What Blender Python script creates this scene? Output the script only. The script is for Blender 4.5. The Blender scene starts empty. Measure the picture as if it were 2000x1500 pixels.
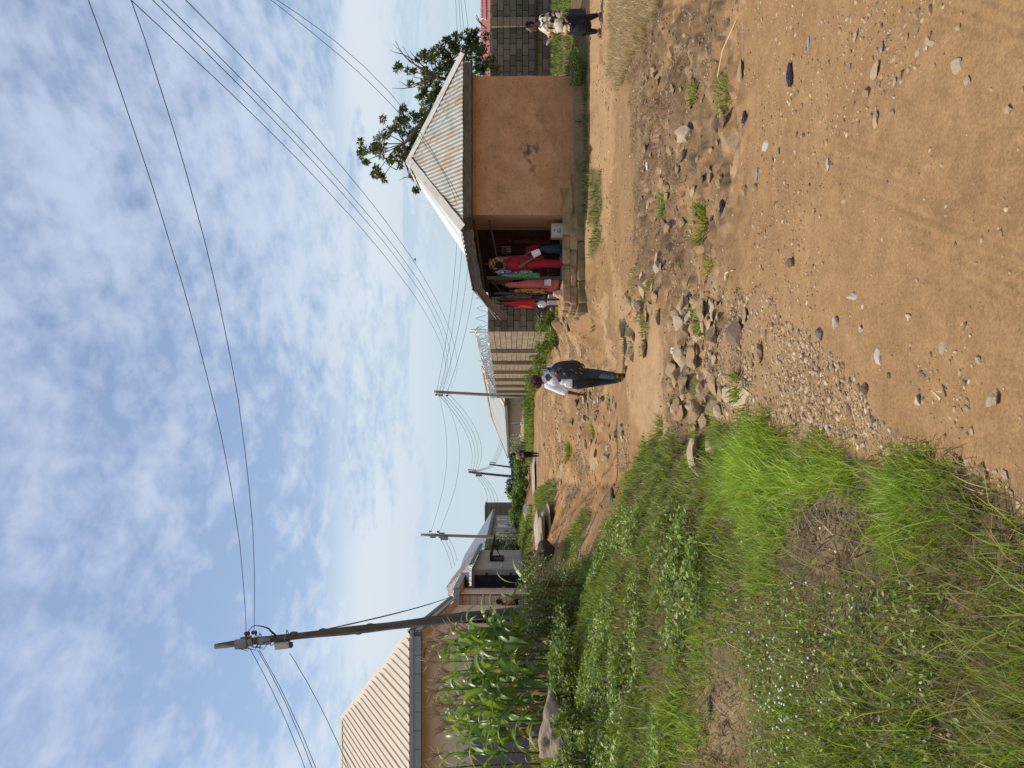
import bpy, bmesh, math, random
import numpy as np
from mathutils import Vector, Matrix

# ------------------------------------------------------------------ camera, sky, sun, exposure
scn = bpy.context.scene
EYE = 1.65
FPX = 1500.0           # focal length in pixels of the 2000 px long side
cam_d = bpy.data.cameras.new("camera")
cam_d.sensor_width = 36.0
cam_d.lens = 36.0 * FPX / 2000.0
cam_d.clip_start = 0.05
cam_d.clip_end = 4000.0
cam = bpy.data.objects.new("camera", cam_d)
scn.collection.objects.link(cam)
# the phone was turned on its side: world up points to the picture's left edge
cam.matrix_world = Matrix(((0, 1, 0, 0), (0, 0, -1, 0), (-1, 0, 0, EYE), (0, 0, 0, 1)))
scn.camera = cam

SUN_EL = math.radians(60)
SUN_DIR = Vector((-1.0, 0.13, 0)).normalized() * math.cos(SUN_EL) + Vector((0, 0, math.sin(SUN_EL)))
sun_d = bpy.data.lights.new("sun", 'SUN')
sun_d.energy = 4.2
sun_d.angle = math.radians(0.6)
sun_d.color = (1.0, 0.93, 0.82)
sun = bpy.data.objects.new("sun", sun_d)
scn.collection.objects.link(sun)
sun.rotation_euler = SUN_DIR.to_track_quat('Z', 'Y').to_euler()

world = bpy.data.worlds.new("World")
scn.world = world
world.use_nodes = True


def build_world():
    nt = world.node_tree
    nt.nodes.clear()
    N = nt.nodes.new
    L = nt.links.new
    out = N('ShaderNodeOutputWorld')
    sky = N('ShaderNodeTexSky')
    sky.sky_type = 'NISHITA'
    sky.sun_disc = False
    sky.sun_elevation = SUN_EL
    sky.sun_rotation = math.atan2(SUN_DIR.x, SUN_DIR.y)
    sky.air_density = 1.0
    sky.dust_density = 0.9
    sky.ozone_density = 3.5
    bg1 = N('ShaderNodeBackground')
    bg1.inputs['Strength'].default_value = 0.135
    L(sky.outputs[0], bg1.inputs['Color'])
    tc = N('ShaderNodeTexCoord')
    sep = N('ShaderNodeSeparateXYZ')
    L(tc.outputs['Generated'], sep.inputs[0])

    def math_n(op, a, b=None):
        m = N('ShaderNodeMath')
        m.operation = op
        for i, v in enumerate((a, b)):
            if v is None:
                continue
            if isinstance(v, (int, float)):
                m.inputs[i].default_value = v
            else:
                L(v, m.inputs[i])
        return m.outputs[0]
    zc = math_n('MAXIMUM', sep.outputs['Z'], 0.0)
    za = math_n('ADD', zc, 0.16)
    px = math_n('DIVIDE', sep.outputs['X'], za)
    py = math_n('DIVIDE', sep.outputs['Y'], za)
    comb = N('ShaderNodeCombineXYZ')
    L(px, comb.inputs[0])
    L(py, comb.inputs[1])

    def noise(scale, detail, rough, dist, offs, sx=1.0, sy=1.0):
        mp = N('ShaderNodeMapping')
        mp.inputs['Location'].default_value = offs
        mp.inputs['Scale'].default_value = (sx, sy, 1)
        mp.inputs['Rotation'].default_value = (0, 0, 0.5)
        L(comb.outputs[0], mp.inputs['Vector'])
        n = N('ShaderNodeTexNoise')
        n.inputs['Scale'].default_value = scale
        n.inputs['Detail'].default_value = detail
        n.inputs['Roughness'].default_value = rough
        n.inputs['Distortion'].default_value = dist
        L(mp.outputs[0], n.inputs['Vector'])
        return n.outputs['Fac']
    big = noise(1.25, 4, 0.5, 0.2, (3.1, 1.7, 0), 1.0, 0.8)
    mid = noise(6.0, 5, 0.55, 0.15, (1.3, 4.2, 0), 1.0, 0.75)
    fine = noise(16.0, 6, 0.6, 0.2, (7.3, 2.2, 0), 1.0, 0.75)
    s = math_n('ADD', math_n('MULTIPLY', big, 0.45), math_n('ADD', math_n('MULTIPLY', mid, 0.45), math_n('MULTIPLY', fine, 0.34)))
    ramp = N('ShaderNodeValToRGB')
    ramp.color_ramp.interpolation = 'EASE'
    ramp.color_ramp.elements[0].position = 0.42
    ramp.color_ramp.elements[0].color = (0, 0, 0, 1)
    ramp.color_ramp.elements[1].position = 0.76
    ramp.color_ramp.elements[1].color = (1, 1, 1, 1)
    L(s, ramp.inputs[0])
    cm = math_n('MULTIPLY', ramp.outputs['Color'], 0.88)
    # thin veil that thickens towards the horizon, seen all the way round
    hz = N('ShaderNodeMapRange')
    hz.interpolation_type = 'SMOOTHSTEP'
    hz.inputs['From Min'].default_value = 0.24
    hz.inputs['From Max'].default_value = 0.0
    hz.inputs['To Min'].default_value = 0.0
    hz.inputs['To Max'].default_value = 0.93
    L(zc, hz.inputs['Value'])
    # a broad soft bank of cloud low over the horizon
    bank = N('ShaderNodeMapRange')
    bank.interpolation_type = 'SMOOTHSTEP'
    bank.inputs['From Min'].default_value = 0.32
    bank.inputs['From Max'].default_value = 0.52
    L(math_n('ADD', noise(1.9, 5, 0.5, 0.3, (2.2, 8.1, 0), 0.55, 1.0), math_n('MULTIPLY', math_n('SUBTRACT', fine, 0.5), 0.25)), bank.inputs['Value'])
    lowm = N('ShaderNodeMapRange')
    lowm.interpolation_type = 'SMOOTHSTEP'
    lowm.inputs['From Min'].default_value = 0.28
    lowm.inputs['From Max'].default_value = 0.17
    L(zc, lowm.inputs['Value'])
    bk = math_n('MULTIPLY', math_n('MULTIPLY', bank.outputs[0], lowm.outputs[0]), 0.97)
    mask = math_n('MAXIMUM', math_n('MAXIMUM', cm, bk), math_n('ADD', math_n('MULTIPLY', hz.outputs[0], 0.72), 0.24))
    colr = N('ShaderNodeValToRGB')
    e = colr.color_ramp.elements
    e[0].position = 0.0
    e[0].color = (0.585, 0.705, 0.78, 1)
    e[1].position = 0.5
    e[1].color = (0.575, 0.66, 0.855, 1)
    for p_, c_ in ((0.08, (0.60, 0.715, 0.80, 1)), (0.19, (0.74, 0.815, 0.885, 1)), (0.30, (0.63, 0.715, 0.87, 1))):
        q_ = e.new(p_)
        q_.color = c_
    L(zc, colr.inputs[0])
    bg2 = N('ShaderNodeBackground')
    bg2.inputs['Strength'].default_value = 1.0
    L(colr.outputs[0], bg2.inputs['Color'])
    mx = N('ShaderNodeMixShader')
    L(mask, mx.inputs[0])
    L(bg1.outputs[0], mx.inputs[1])
    L(bg2.outputs[0], mx.inputs[2])
    L(mx.outputs[0], out.inputs['Surface'])


build_world()
vs = scn.view_settings
vs.view_transform = 'Standard'
vs.look = 'None'
vs.exposure = 0.0
vs.gamma = 1.0
vs.use_curve_mapping = False
scn.render.engine = 'CYCLES'
scn.cycles.max_bounces = 6
scn.cycles.diffuse_bounces = 3
scn.cycles.transparent_max_bounces = 8
scn.cycles.use_denoising = True
scn.cycles.use_adaptive_sampling = True
scn.cycles.adaptive_threshold = 0.015

# ------------------------------------------------------------------ helpers
rnd = random.Random(7)
NP = np.random.default_rng(11)
COL = scn.collection


def P(xi, yi, Y):
    """point at depth Y behind picture position (xi, yi) of the 2000x1500 photograph"""
    return Vector(((750 - yi) * Y / FPX, Y, EYE + (1000 - xi) * Y / FPX))


def _hash(ix, iy, seed):
    n = (ix.astype(np.int64) * 374761393 + iy.astype(np.int64) * 668265263 + seed * 974634541) & 0xffffffff
    n = ((n ^ (n >> 13)) * 1274126177) & 0xffffffff
    return ((n ^ (n >> 16)) & 0xffff) / 65535.0


def vnoise(x, y, seed=0):
    x = np.asarray(x, float)
    y = np.asarray(y, float)
    ix = np.floor(x)
    iy = np.floor(y)
    fx = x - ix
    fy = y - iy
    fx = fx * fx * (3 - 2 * fx)
    fy = fy * fy * (3 - 2 * fy)
    a = _hash(ix, iy, seed)
    b = _hash(ix + 1, iy, seed)
    c = _hash(ix, iy + 1, seed)
    d = _hash(ix + 1, iy + 1, seed)
    return (a + (b - a) * fx) * (1 - fy) + (c + (d - c) * fx) * fy


def fbm(x, y, seed=0, octv=4, gain=0.5):
    t = 0
    amp = 1.0
    tot = 0
    for o in range(octv):
        t = t + amp * (vnoise(x * 2 ** o, y * 2 ** o, seed + o) - 0.5)
        tot += amp
        amp *= gain
    return t / tot * 2.0     # about -1..1


def sstep(a, b, x):
    t = np.clip((x - a) / (b - a), 0, 1)
    return t * t * (3 - 2 * t)


def in_poly(x, y, poly):
    x = np.asarray(x, float)
    y = np.asarray(y, float)
    c = np.zeros(x.shape, bool)
    n = len(poly)
    for i in range(n):
        x1, y1 = poly[i]
        x2, y2 = poly[(i + 1) % n]
        if y1 == y2:
            continue
        cond = ((y1 > y) != (y2 > y)) & (x < (x2 - x1) * (y - y1) / (y2 - y1) + x1)
        c ^= cond
    return c


def left_edge(Y):
    return np.interp(Y, [0, 5, 9.6, 11.5, 14, 20, 30, 50, 80, 120], [-.38, -.45, -.7, -1.2, -1.75, -2.8, -3.6, -7.0, -10, -10])


def terr_smooth(X, Y):
    X = np.asarray(X, float)
    Y = np.asarray(Y, float)
    z = np.interp(Y, [-10, 5.2, 6.6, 9.5, 15.5, 19, 26, 34, 47, 65, 80, 140, 400],
                  [0, 0, -.1, -.33, -.34, -.25, -.12, -.05, 0, .12, 0, -.2, -.6])
    d = np.maximum(0, left_edge(Y) - X)
    A = np.interp(Y, [0, 2, 5, 8, 11, 17, 30, 50, 80, 150, 250], [.4, .5, .75, 1.15, 1.5, 1.65, 1.5, 1.3, 1.0, .4, 0])
    z = z + A * (1 - np.exp(-d / 2.6)) * np.exp(-np.maximum(0, d - 25) / 40)
    # rise towards the hut
    z = z + .2 * sstep(17.0, 18.2, Y) * sstep(.9, 2.2, X) * (1 - sstep(24, 34, Y))
    return z


def terr(X, Y):
    X = np.asarray(X, float)
    Y = np.asarray(Y, float)
    z = terr_smooth(X, Y)
    d = np.maximum(0, left_edge(Y) - X)
    far = np.clip(Y / 12, .6, 2.5)
    z = z + .035 * fbm(X / 1.7 + 5, Y / 1.7, 3, 4) * far
    gy = 10.0 + 2.2 * sstep(.8, 2.2, X)
    gully = sstep(5.0, 6.4, Y + .25 * fbm(X * .8, Y * .8, 19, 2)) * (1 - sstep(gy - .9, gy + .7, Y))
    z = z + (.018 + .095 * gully) * fbm(X * 1.7, Y * 1.7 + 9, 21, 4) + gully * .07 * (np.clip(fbm(X * 2.3 + .7 * Y, Y * 3.1, 23, 3) * 3, -.6, .6))
    # eroded rills in the middle distance
    er = sstep(13.5, 17, Y) * (1 - sstep(30, 45, Y)) * (1 - sstep(1.5, 3.0, X))
    z = z + gully * (.030 * fbm(X * 5.2, Y * 5.2, 25, 4, .6) - .05 * np.clip(.16 - np.abs(fbm(X * 1.4 + Y * .5, Y * 2.0, 27, 3)), 0, 1) / .16)
    z = z + er * .16 * fbm(X * .55 + Y * .1, Y * .45, 41, 4) + er * .09 * np.clip(fbm(X * 1.3, Y * 1.1, 45, 3) * 3, -.7, .7)
    z = z - er * .10 * np.abs(fbm(X * 1.1 - Y * .25, Y * .18, 47, 3))
    z = z + .009 * fbm(X * 7, Y * 7, 33, 3) * (Y < 30) + .005 * np.maximum(0, fbm(X * 16, Y * 16, 35, 2) - .1) * (Y < 9)
    # tyre and rake grooves in the road near the camera
    def groove(x0, y0, x1, y1, w, dep):
        L2 = (x1 - x0) ** 2 + (y1 - y0) ** 2
        t = np.clip(((X - x0) * (x1 - x0) + (Y - y0) * (y1 - y0)) / L2, 0, 1)
        dd = np.hypot(X - x0 - t * (x1 - x0), Y - y0 - t * (y1 - y0))
        return -dep * np.exp(-(dd / w) ** 2) * (.45 + .55 * vnoise(t * 60, dd * 0, 5)) * np.sin(np.pi * np.clip(t, .02, .98)) ** .4
    near = (Y < 6.5)
    if np.any(near):
        for k in range(5):
            o = k * .055 + .02 * (k % 2)
            z = z + near * groove(1.35 + o, 4.55, .62 + o, 2.95, .012, .006)
        for k in range(4):
            o = k * .06
            z = z + near * groove(1.62 + o, 3.25, .95 + o, 2.3, .011, .006)
            z = z + near * groove(.62 + o * .8, 3.3, .15 + o, 2.25, .010, .005)
    # cut bank of bare soil among the grass
    z = z + .10 * np.exp(-(((X + 1.62) / .35) ** 2 + ((Y - 5.0) / .4) ** 2)) - .10 * np.exp(-(((X + 2.2) / .4) ** 2 + ((Y - 4.55) / .28) ** 2))
    z = z + (.055 + .03 * fbm(X * 9, Y * 9, 71, 3)) * np.exp(-(((X + .74) / .20) ** 2 + ((Y - 3.85) / .30) ** 2))
    z = z + .07 * sstep(0, .35, d) * fbm(X * .9 + 3, Y * .9, 61, 3)
    return z


_YS = np.geomspace(1.6, 260, 5000)


def hit(xi, yi):
    """ground point seen at picture position (xi, yi)"""
    r = (750 - yi) / FPX
    zz = EYE + (1000 - xi) / FPX * _YS
    g = terr(r * _YS, _YS)
    k = np.argmax(zz <= g)
    if zz[k] > g[k]:
        k = len(_YS) - 1
    Y = float(_YS[k])
    return Vector((r * Y, Y, float(g[k])))


def ground(x, y):
    return float(terr(np.array([x]), np.array([y]))[0])


def to_img(X, Y, Z):
    Yc = np.maximum(Y, .05)
    return 1000 - (Z - EYE) * FPX / Yc, 750 - X * FPX / Yc


# ---- materials
MATS = {}


def mat(name, col, rough=.85, var=.18, scale=6.0, bump=.0, bscale=40.0, spec=.3, metal=0.0, col2=None, mixp=(.45, .65), det=6, stretch=(1, 1, 1), subs=0.0, coat=0.0, third=None, tscale=30.0, tp=(.62, .7)):
    m = bpy.data.materials.new(name)
    m.use_nodes = True
    nt = m.node_tree
    b = nt.nodes['Principled BSDF']
    N = nt.nodes.new
    L = nt.links.new
    tc = N('ShaderNodeTexCoord')
    mp = N('ShaderNodeMapping')
    mp.inputs['Scale'].default_value = stretch
    L(tc.outputs['Object'], mp.inputs['Vector'])
    n = N('ShaderNodeTexNoise')
    n.inputs['Scale'].default_value = scale
    n.inputs['Detail'].default_value = det
    n.inputs['Roughness'].default_value = .65
    L(mp.outputs[0], n.inputs['Vector'])
    r = N('ShaderNodeValToRGB')
    c1 = Vector(col)
    if col2 is None:
        a = c1 * (1 - var)
        c = c1 * (1 + var)
        r.color_ramp.elements[0].position = .3
        r.color_ramp.elements[1].position = .7
    else:
        a = c1
        c = Vector(col2)
        r.color_ramp.elements[0].position = mixp[0]
        r.color_ramp.elements[1].position = mixp[1]
    r.color_ramp.elements[0].color = (*[min(max(v, 0), 1) for v in a], 1)
    r.color_ramp.elements[1].color = (*[min(max(v, 0), 1) for v in c], 1)
    L(n.outputs['Fac'], r.inputs[0])
    res = r.outputs[0]
    if third is not None:
        n3 = N('ShaderNodeTexNoise')
        n3.inputs['Scale'].default_value = tscale
        n3.inputs['Detail'].default_value = 5
        L(mp.outputs[0], n3.inputs['Vector'])
        r3 = N('ShaderNodeValToRGB')
        r3.color_ramp.elements[0].position = tp[0]
        r3.color_ramp.elements[1].position = tp[1]
        L(n3.outputs['Fac'], r3.inputs[0])
        mx = N('ShaderNodeMix')
        mx.data_type = 'RGBA'
        L(r3.outputs[0], mx.inputs[0])
        L(res, mx.inputs[6])
        mx.inputs[7].default_value = (*third, 1)
        res = mx.outputs[2]
    L(res, b.inputs['Base Color'])
    b.inputs['Roughness'].default_value = rough
    b.inputs['Metallic'].default_value = metal
    b.inputs['Specular IOR Level'].default_value = spec
    if subs:
        b.inputs['Subsurface Weight'].default_value = subs
        b.inputs['Subsurface Radius'].default_value = (.01, .005, .003)
    if bump:
        bn = N('ShaderNodeTexNoise')
        bn.inputs['Scale'].default_value = bscale
        bn.inputs['Detail'].default_value = 6
        L(mp.outputs[0], bn.inputs['Vector'])
        bp = N('ShaderNodeBump')
        bp.inputs['Strength'].default_value = bump
        bp.inputs['Distance'].default_value = .02
        L(bn.outputs['Fac'], bp.inputs['Height'])
        L(bp.outputs[0], b.inputs['Normal'])
    MATS[name] = m
    return m


def mat_leaf(name, attr="Col", rough=.5, trans=.35, spec=.35):
    """per-blade colour read from the mesh, some light passing through the leaf"""
    m = bpy.data.materials.new(name)
    m.use_nodes = True
    nt = m.node_tree
    N = nt.nodes.new
    L = nt.links.new
    b = nt.nodes['Principled BSDF']
    at = N('ShaderNodeAttribute')
    at.attribute_name = attr
    L(at.outputs['Color'], b.inputs['Base Color'])
    b.inputs['Roughness'].default_value = rough
    b.inputs['Specular IOR Level'].default_value = spec
    tr = N('ShaderNodeBsdfTranslucent')
    hs = N('ShaderNodeHueSaturation')
    hs.inputs['Hue'].default_value = .485
    hs.inputs['Saturation'].default_value = 1.15
    hs.inputs['Value'].default_value = 1.35
    L(at.outputs['Color'], hs.inputs['Color'])
    L(hs.outputs[0], tr.inputs['Color'])
    mx = N('ShaderNodeMixShader')
    mx.inputs[0].default_value = trans
    L(b.outputs[0], mx.inputs[1])
    L(tr.outputs[0], mx.inputs[2])
    L(mx.outputs[0], nt.nodes['Material Output'].inputs['Surface'])
    MATS[name] = m
    return m


# ---- mesh building
class MB:
    def __init__(self):
        self.v = []
        self.f = []

    def add(self, vs, fs):
        o = len(self.v)
        self.v.extend([tuple(p) for p in vs])
        self.f.extend([tuple(i + o for i in f) for f in fs])
        return self

    def box(self, c, s, R=None, taper=1.0, jit=0.0):
        c = Vector(c)
        pts = []
        for z in (-1, 1):
            t = taper if z > 0 else 1.0
            for x, y in ((-1, -1), (1, -1), (1, 1), (-1, 1)):
                p = Vector((x * s[0] / 2 * t, y * s[1] / 2 * t, z * s[2] / 2))
                if jit:
                    p += Vector((rnd.uniform(-jit, jit), rnd.uniform(-jit, jit), rnd.uniform(-jit, jit)))
                if R is not None:
                    p = R @ p
                pts.append(c + p)
        return self.add(pts, [(3, 2, 1, 0), (4, 5, 6, 7), (0, 1, 5, 4), (1, 2, 6, 5), (2, 3, 7, 6), (3, 0, 4, 7)])

    def bar(self, a, b, w, h, up=(0, 0, 1)):
        """box beam from a to b, w sideways, h along up"""
        a = Vector(a)
        b = Vector(b)
        d = (b - a).normalized()
        s = d.cross(Vector(up)).normalized()
        u = s.cross(d).normalized()
        pts = []
        for q in (a, b):
            for i, j in ((-1, -1), (1, -1), (1, 1), (-1, 1)):
                pts.append(q + s * (i * w / 2) + u * (j * h / 2))
        return self.add(pts, [(0, 1, 2, 3), (7, 6, 5, 4), (0, 4, 5, 1), (1, 5, 6, 2), (2, 6, 7, 3), (3, 7, 4, 0)])

    def tube(self, pts, rad, n=8, cap=True):
        pts = [Vector(p) for p in pts]
        if isinstance(rad, (int, float)):
            rad = [rad] * len(pts)
        up = Vector((0.13, 0.21, 0.97)).normalized()
        ring = []
        o = len(self.v)
        prev = None
        for i, p in enumerate(pts):
            if i == 0:
                d = pts[1] - p
            elif i == len(pts) - 1:
                d = p - pts[i - 1]
            else:
                d = pts[i + 1] - pts[i - 1]
            d.normalize()
            ref = prev if prev is not None else (up if abs(d.dot(up)) < .95 else Vector((1, 0, 0)))
            s = ref - d * ref.dot(d)
            if s.length < 1e-6:
                s = d.orthogonal()
            s.normalize()
            prev = s
            t = d.cross(s)
            for k in range(n):
                a = 2 * math.pi * k / n
                self.v.append(tuple(p + (s * math.cos(a) + t * math.sin(a)) * rad[i]))
        for i in range(len(pts) - 1):
            for k in range(n):
                a = o + i * n + k
                b = o + i * n + (k + 1) % n
                self.f.append((a, b, b + n, a + n))
        if cap:
            self.f.append(tuple(o + k for k in range(n))[::-1])
            e = o + (len(pts) - 1) * n
            self.f.append(tuple(e + k for k in range(n)))
        return self

    def lathe(self, c, prof, n=16, axis=None):
        """prof: list of (radius, height)"""
        c = Vector(c)
        o = len(self.v)
        R = Matrix.Identity(3)
        if axis is not None:
            R = Vector((0, 0, 1)).rotation_difference(Vector(axis).normalized()).to_matrix()
        for r, h in prof:
            for k in range(n):
                a = 2 * math.pi * k / n
                self.v.append(tuple(c + R @ Vector((r * math.cos(a), r * math.sin(a), h))))
        for i in range(len(prof) - 1):
            for k in range(n):
                a = o + i * n + k
                b = o + i * n + (k + 1) % n
                self.f.append((a, b, b + n, a + n))
        self.f.append(tuple(o + k for k in range(n))[::-1])
        e = o + (len(prof) - 1) * n
        self.f.append(tuple(e + k for k in range(n)))
        return self

    def capsule(self, a, b, ra, rb, n=12):
        a = Vector(a)
        b = Vector(b)
        d = b - a
        Ln = max(d.length, 1e-5)
        prof = []
        for i in range(5):
            t = math.pi / 2 * (1 - i / 4)
            prof.append((max(ra * math.cos(t), 1e-4), -ra * math.sin(t)))
        for i in range(5):
            t = math.pi / 2 * i / 4
            prof.append((max(rb * math.cos(t), 1e-4), Ln + rb * math.sin(t)))
        return self.lathe(a, prof, n, d if d.length > 1e-5 else (0, 0, 1))

    def ell(self, c, r, R=None, nu=14, nv=9):
        c = Vector(c)
        o = len(self.v)
        for i in range(nv + 1):
            t = math.pi * i / nv
            for k in range(nu):
                a = 2 * math.pi * k / nu
                s = max(math.sin(t), 1e-3)
                p = Vector((r[0] * s * math.cos(a), r[1] * s * math.sin(a), -r[2] * math.cos(t)))
                if R is not None:
                    p = R @ p
                self.v.append(tuple(c + p))
        for i in range(nv):
            for k in range(nu):
                a = o + i * nu + k
                b = o + i * nu + (k + 1) % nu
                self.f.append((a, b, b + nu, a + nu))
        self.f.append(tuple(o + k for k in range(nu))[::-1])
        e = o + nv * nu
        self.f.append(tuple(e + k for k in range(nu)))
        return self

    def mesh(self, name, smooth=False):
        me = bpy.data.meshes.new(name)
        me.from_pydata(self.v, [], self.f)
        me.validate()
        if smooth:
            me.polygons.foreach_set('use_smooth', [True] * len(me.polygons))
        me.update()
        return me

    def build(self, name, m, parent=None, smooth=False):
        return link(name, self.mesh(name, smooth), m, parent)


def link(name, me, m=None, parent=None, loc=None):
    o = bpy.data.objects.new(name, me)
    COL.objects.link(o)
    if m is not None and not me.materials:
        me.materials.append(MATS[m] if isinstance(m, str) else m)
    if parent is not None:
        o.parent = parent
    if loc is not None:
        o.location = loc
    return o


def thing(name, label, cat, loc=(0, 0, 0), group=None, rotz=0.0):
    o = bpy.data.objects.new(name, None)
    o.empty_display_size = .1
    COL.objects.link(o)
    o.location = loc
    o.rotation_euler = (0, 0, rotz)
    return tag(o, label, cat, group)


def tag(o, label, cat=None, group=None, kind=None):
    o['label'] = label
    if cat:
        o['category'] = cat
    if group:
        o['group'] = group
    if kind:
        o['kind'] = kind
    return o


def np_mesh(name, verts, faces, cols=None, smooth=False):
    """faces: (n,3) or (n,4) int array; cols per vertex rgb"""
    me = bpy.data.meshes.new(name)
    nv = len(verts)
    nf, k = faces.shape
    me.vertices.add(nv)
    me.vertices.foreach_set('co', np.ascontiguousarray(verts, dtype=np.float32).ravel())
    me.loops.add(nf * k)
    me.loops.foreach_set('vertex_index', np.ascontiguousarray(faces, dtype=np.int32).ravel())
    me.polygons.add(nf)
    me.polygons.foreach_set('loop_start', np.arange(0, nf * k, k, dtype=np.int32))
    me.polygons.foreach_set('loop_total', np.full(nf, k, dtype=np.int32))
    if smooth:
        me.polygons.foreach_set('use_smooth', np.ones(nf, dtype=bool))
    if cols is not None:
        a = me.color_attributes.new('Col', 'FLOAT_COLOR', 'POINT')
        c4 = np.ones((nv, 4), np.float32)
        c4[:, :3] = cols
        a.data.foreach_set('color', c4.ravel())
    me.update()
    return me


def wallpt(o, ex, s, z, ez=Vector((0, 0, 1))):
    return o + ex * s + ez * z

# ------------------------------------------------------------------ materials
def mat_block(name, col, var=.25, moss=None):
    m = mat(name, col, rough=.95, var=.16, scale=7, bump=.5, bscale=28, spec=.1)
    nt = m.node_tree
    b = nt.nodes['Principled BSDF']
    src = b.inputs['Base Color'].links[0].from_socket
    oi = nt.nodes.new('ShaderNodeObjectInfo')
    mr = nt.nodes.new('ShaderNodeMapRange')
    mr.inputs['To Min'].default_value = 1 - var
    mr.inputs['To Max'].default_value = 1 + var
    nt.links.new(oi.outputs['Random'], mr.inputs['Value'])
    mx = nt.nodes.new('ShaderNodeMix')
    mx.data_type = 'RGBA'
    mx.blend_type = 'MULTIPLY'
    mx.inputs[0].default_value = 1
    nt.links.new(src, mx.inputs[6])
    nt.links.new(mr.outputs[0], mx.inputs[7])
    nt.links.new(mx.outputs[2], b.inputs['Base Color'])
    return m


mat('plaster_orange', (.58, .325, .175), rough=.93, col2=(.43, .225, .11), mixp=(.35, .68), scale=2.2, bump=1.0, bscale=24, spec=.15, third=(.30, .16, .085), tscale=13, tp=(.56, .74))


def cracks(m, scale, col, width=.03, amt=.75):
    """net of fine cracks and a few smoke-dark smudges"""
    nt = m.node_tree
    b = nt.nodes['Principled BSDF']
    src = b.inputs['Base Color'].links[0].from_socket
    N = nt.nodes.new
    L = nt.links.new
    tc = N('ShaderNodeTexCoord')
    n = N('ShaderNodeTexNoise')
    n.inputs['Scale'].default_value = 5
    n.inputs['Detail'].default_value = 5
    L(tc.outputs['Object'], n.inputs['Vector'])
    ml = N('ShaderNodeMix')
    ml.data_type = 'RGBA'
    ml.blend_type = 'LINEAR_LIGHT'
    ml.inputs[0].default_value = .22
    L(tc.outputs['Object'], ml.inputs[6])
    L(n.outputs['Color'], ml.inputs[7])
    v = N('ShaderNodeTexVoronoi')
    v.feature = 'DISTANCE_TO_EDGE'
    v.inputs['Scale'].default_value = scale
    L(ml.outputs[2], v.inputs['Vector'])
    mr = N('ShaderNodeMapRange')
    mr.inputs['From Min'].default_value = 0
    mr.inputs['From Max'].default_value = width
    mr.inputs['To Min'].default_value = amt
    mr.inputs['To Max'].default_value = 0
    L(v.outputs['Distance'], mr.inputs[0])
    n2 = N('ShaderNodeTexNoise')
    n2.inputs['Scale'].default_value = 1.6
    L(tc.outputs['Object'], n2.inputs['Vector'])
    mr2 = N('ShaderNodeMapRange')
    mr2.inputs['From Min'].default_value = .4
    mr2.inputs['From Max'].default_value = .6
    L(n2.outputs['Fac'], mr2.inputs[0])
    mu = N('ShaderNodeMath')
    mu.operation = 'MULTIPLY'
    L(mr.outputs[0], mu.inputs[0])
    L(mr2.outputs[0], mu.inputs[1])
    mx = N('ShaderNodeMix')
    mx.data_type = 'RGBA'
    L(mu.outputs[0], mx.inputs[0])
    L(src, mx.inputs[6])
    mx.inputs[7].default_value = (*col, 1)
    L(mx.outputs[2], b.inputs['Base Color'])


cracks(MATS['plaster_orange'], 6.5, (.20, .10, .055))


def mud_splash(m, z0, z1, col):
    """rain-splashed mud stain of ragged outline along the wall foot"""
    nt = m.node_tree
    b = nt.nodes['Principled BSDF']
    src = b.inputs['Base Color'].links[0].from_socket
    N = nt.nodes.new
    L = nt.links.new
    tc = N('ShaderNodeTexCoord')
    sp = N('ShaderNodeSeparateXYZ')
    L(tc.outputs['Object'], sp.inputs[0])
    n = N('ShaderNodeTexNoise')
    n.inputs['Scale'].default_value = 3.2
    n.inputs['Detail'].default_value = 7
    n.inputs['Roughness'].default_value = .7
    L(tc.outputs['Object'], n.inputs['Vector'])
    ad = N('ShaderNodeMath')
    ad.operation = 'MULTIPLY_ADD'
    L(n.outputs['Fac'], ad.inputs[0])
    ad.inputs[1].default_value = -1.5
    L(sp.outputs['Z'], ad.inputs[2])
    mr = N('ShaderNodeMapRange')
    mr.inputs['From Min'].default_value = z0
    mr.inputs['From Max'].default_value = z1
    mr.inputs['To Min'].default_value = .7
    mr.inputs['To Max'].default_value = 0
    L(ad.outputs[0], mr.inputs[0])
    mx = N('ShaderNodeMix')
    mx.data_type = 'RGBA'
    L(mr.outputs[0], mx.inputs[0])
    L(src, mx.inputs[6])
    mx.inputs[7].default_value = (*col, 1)
    L(mx.outputs[2], b.inputs['Base Color'])


mud_splash(MATS['plaster_orange'], -.55, .35, (.33, .185, .085))


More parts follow.
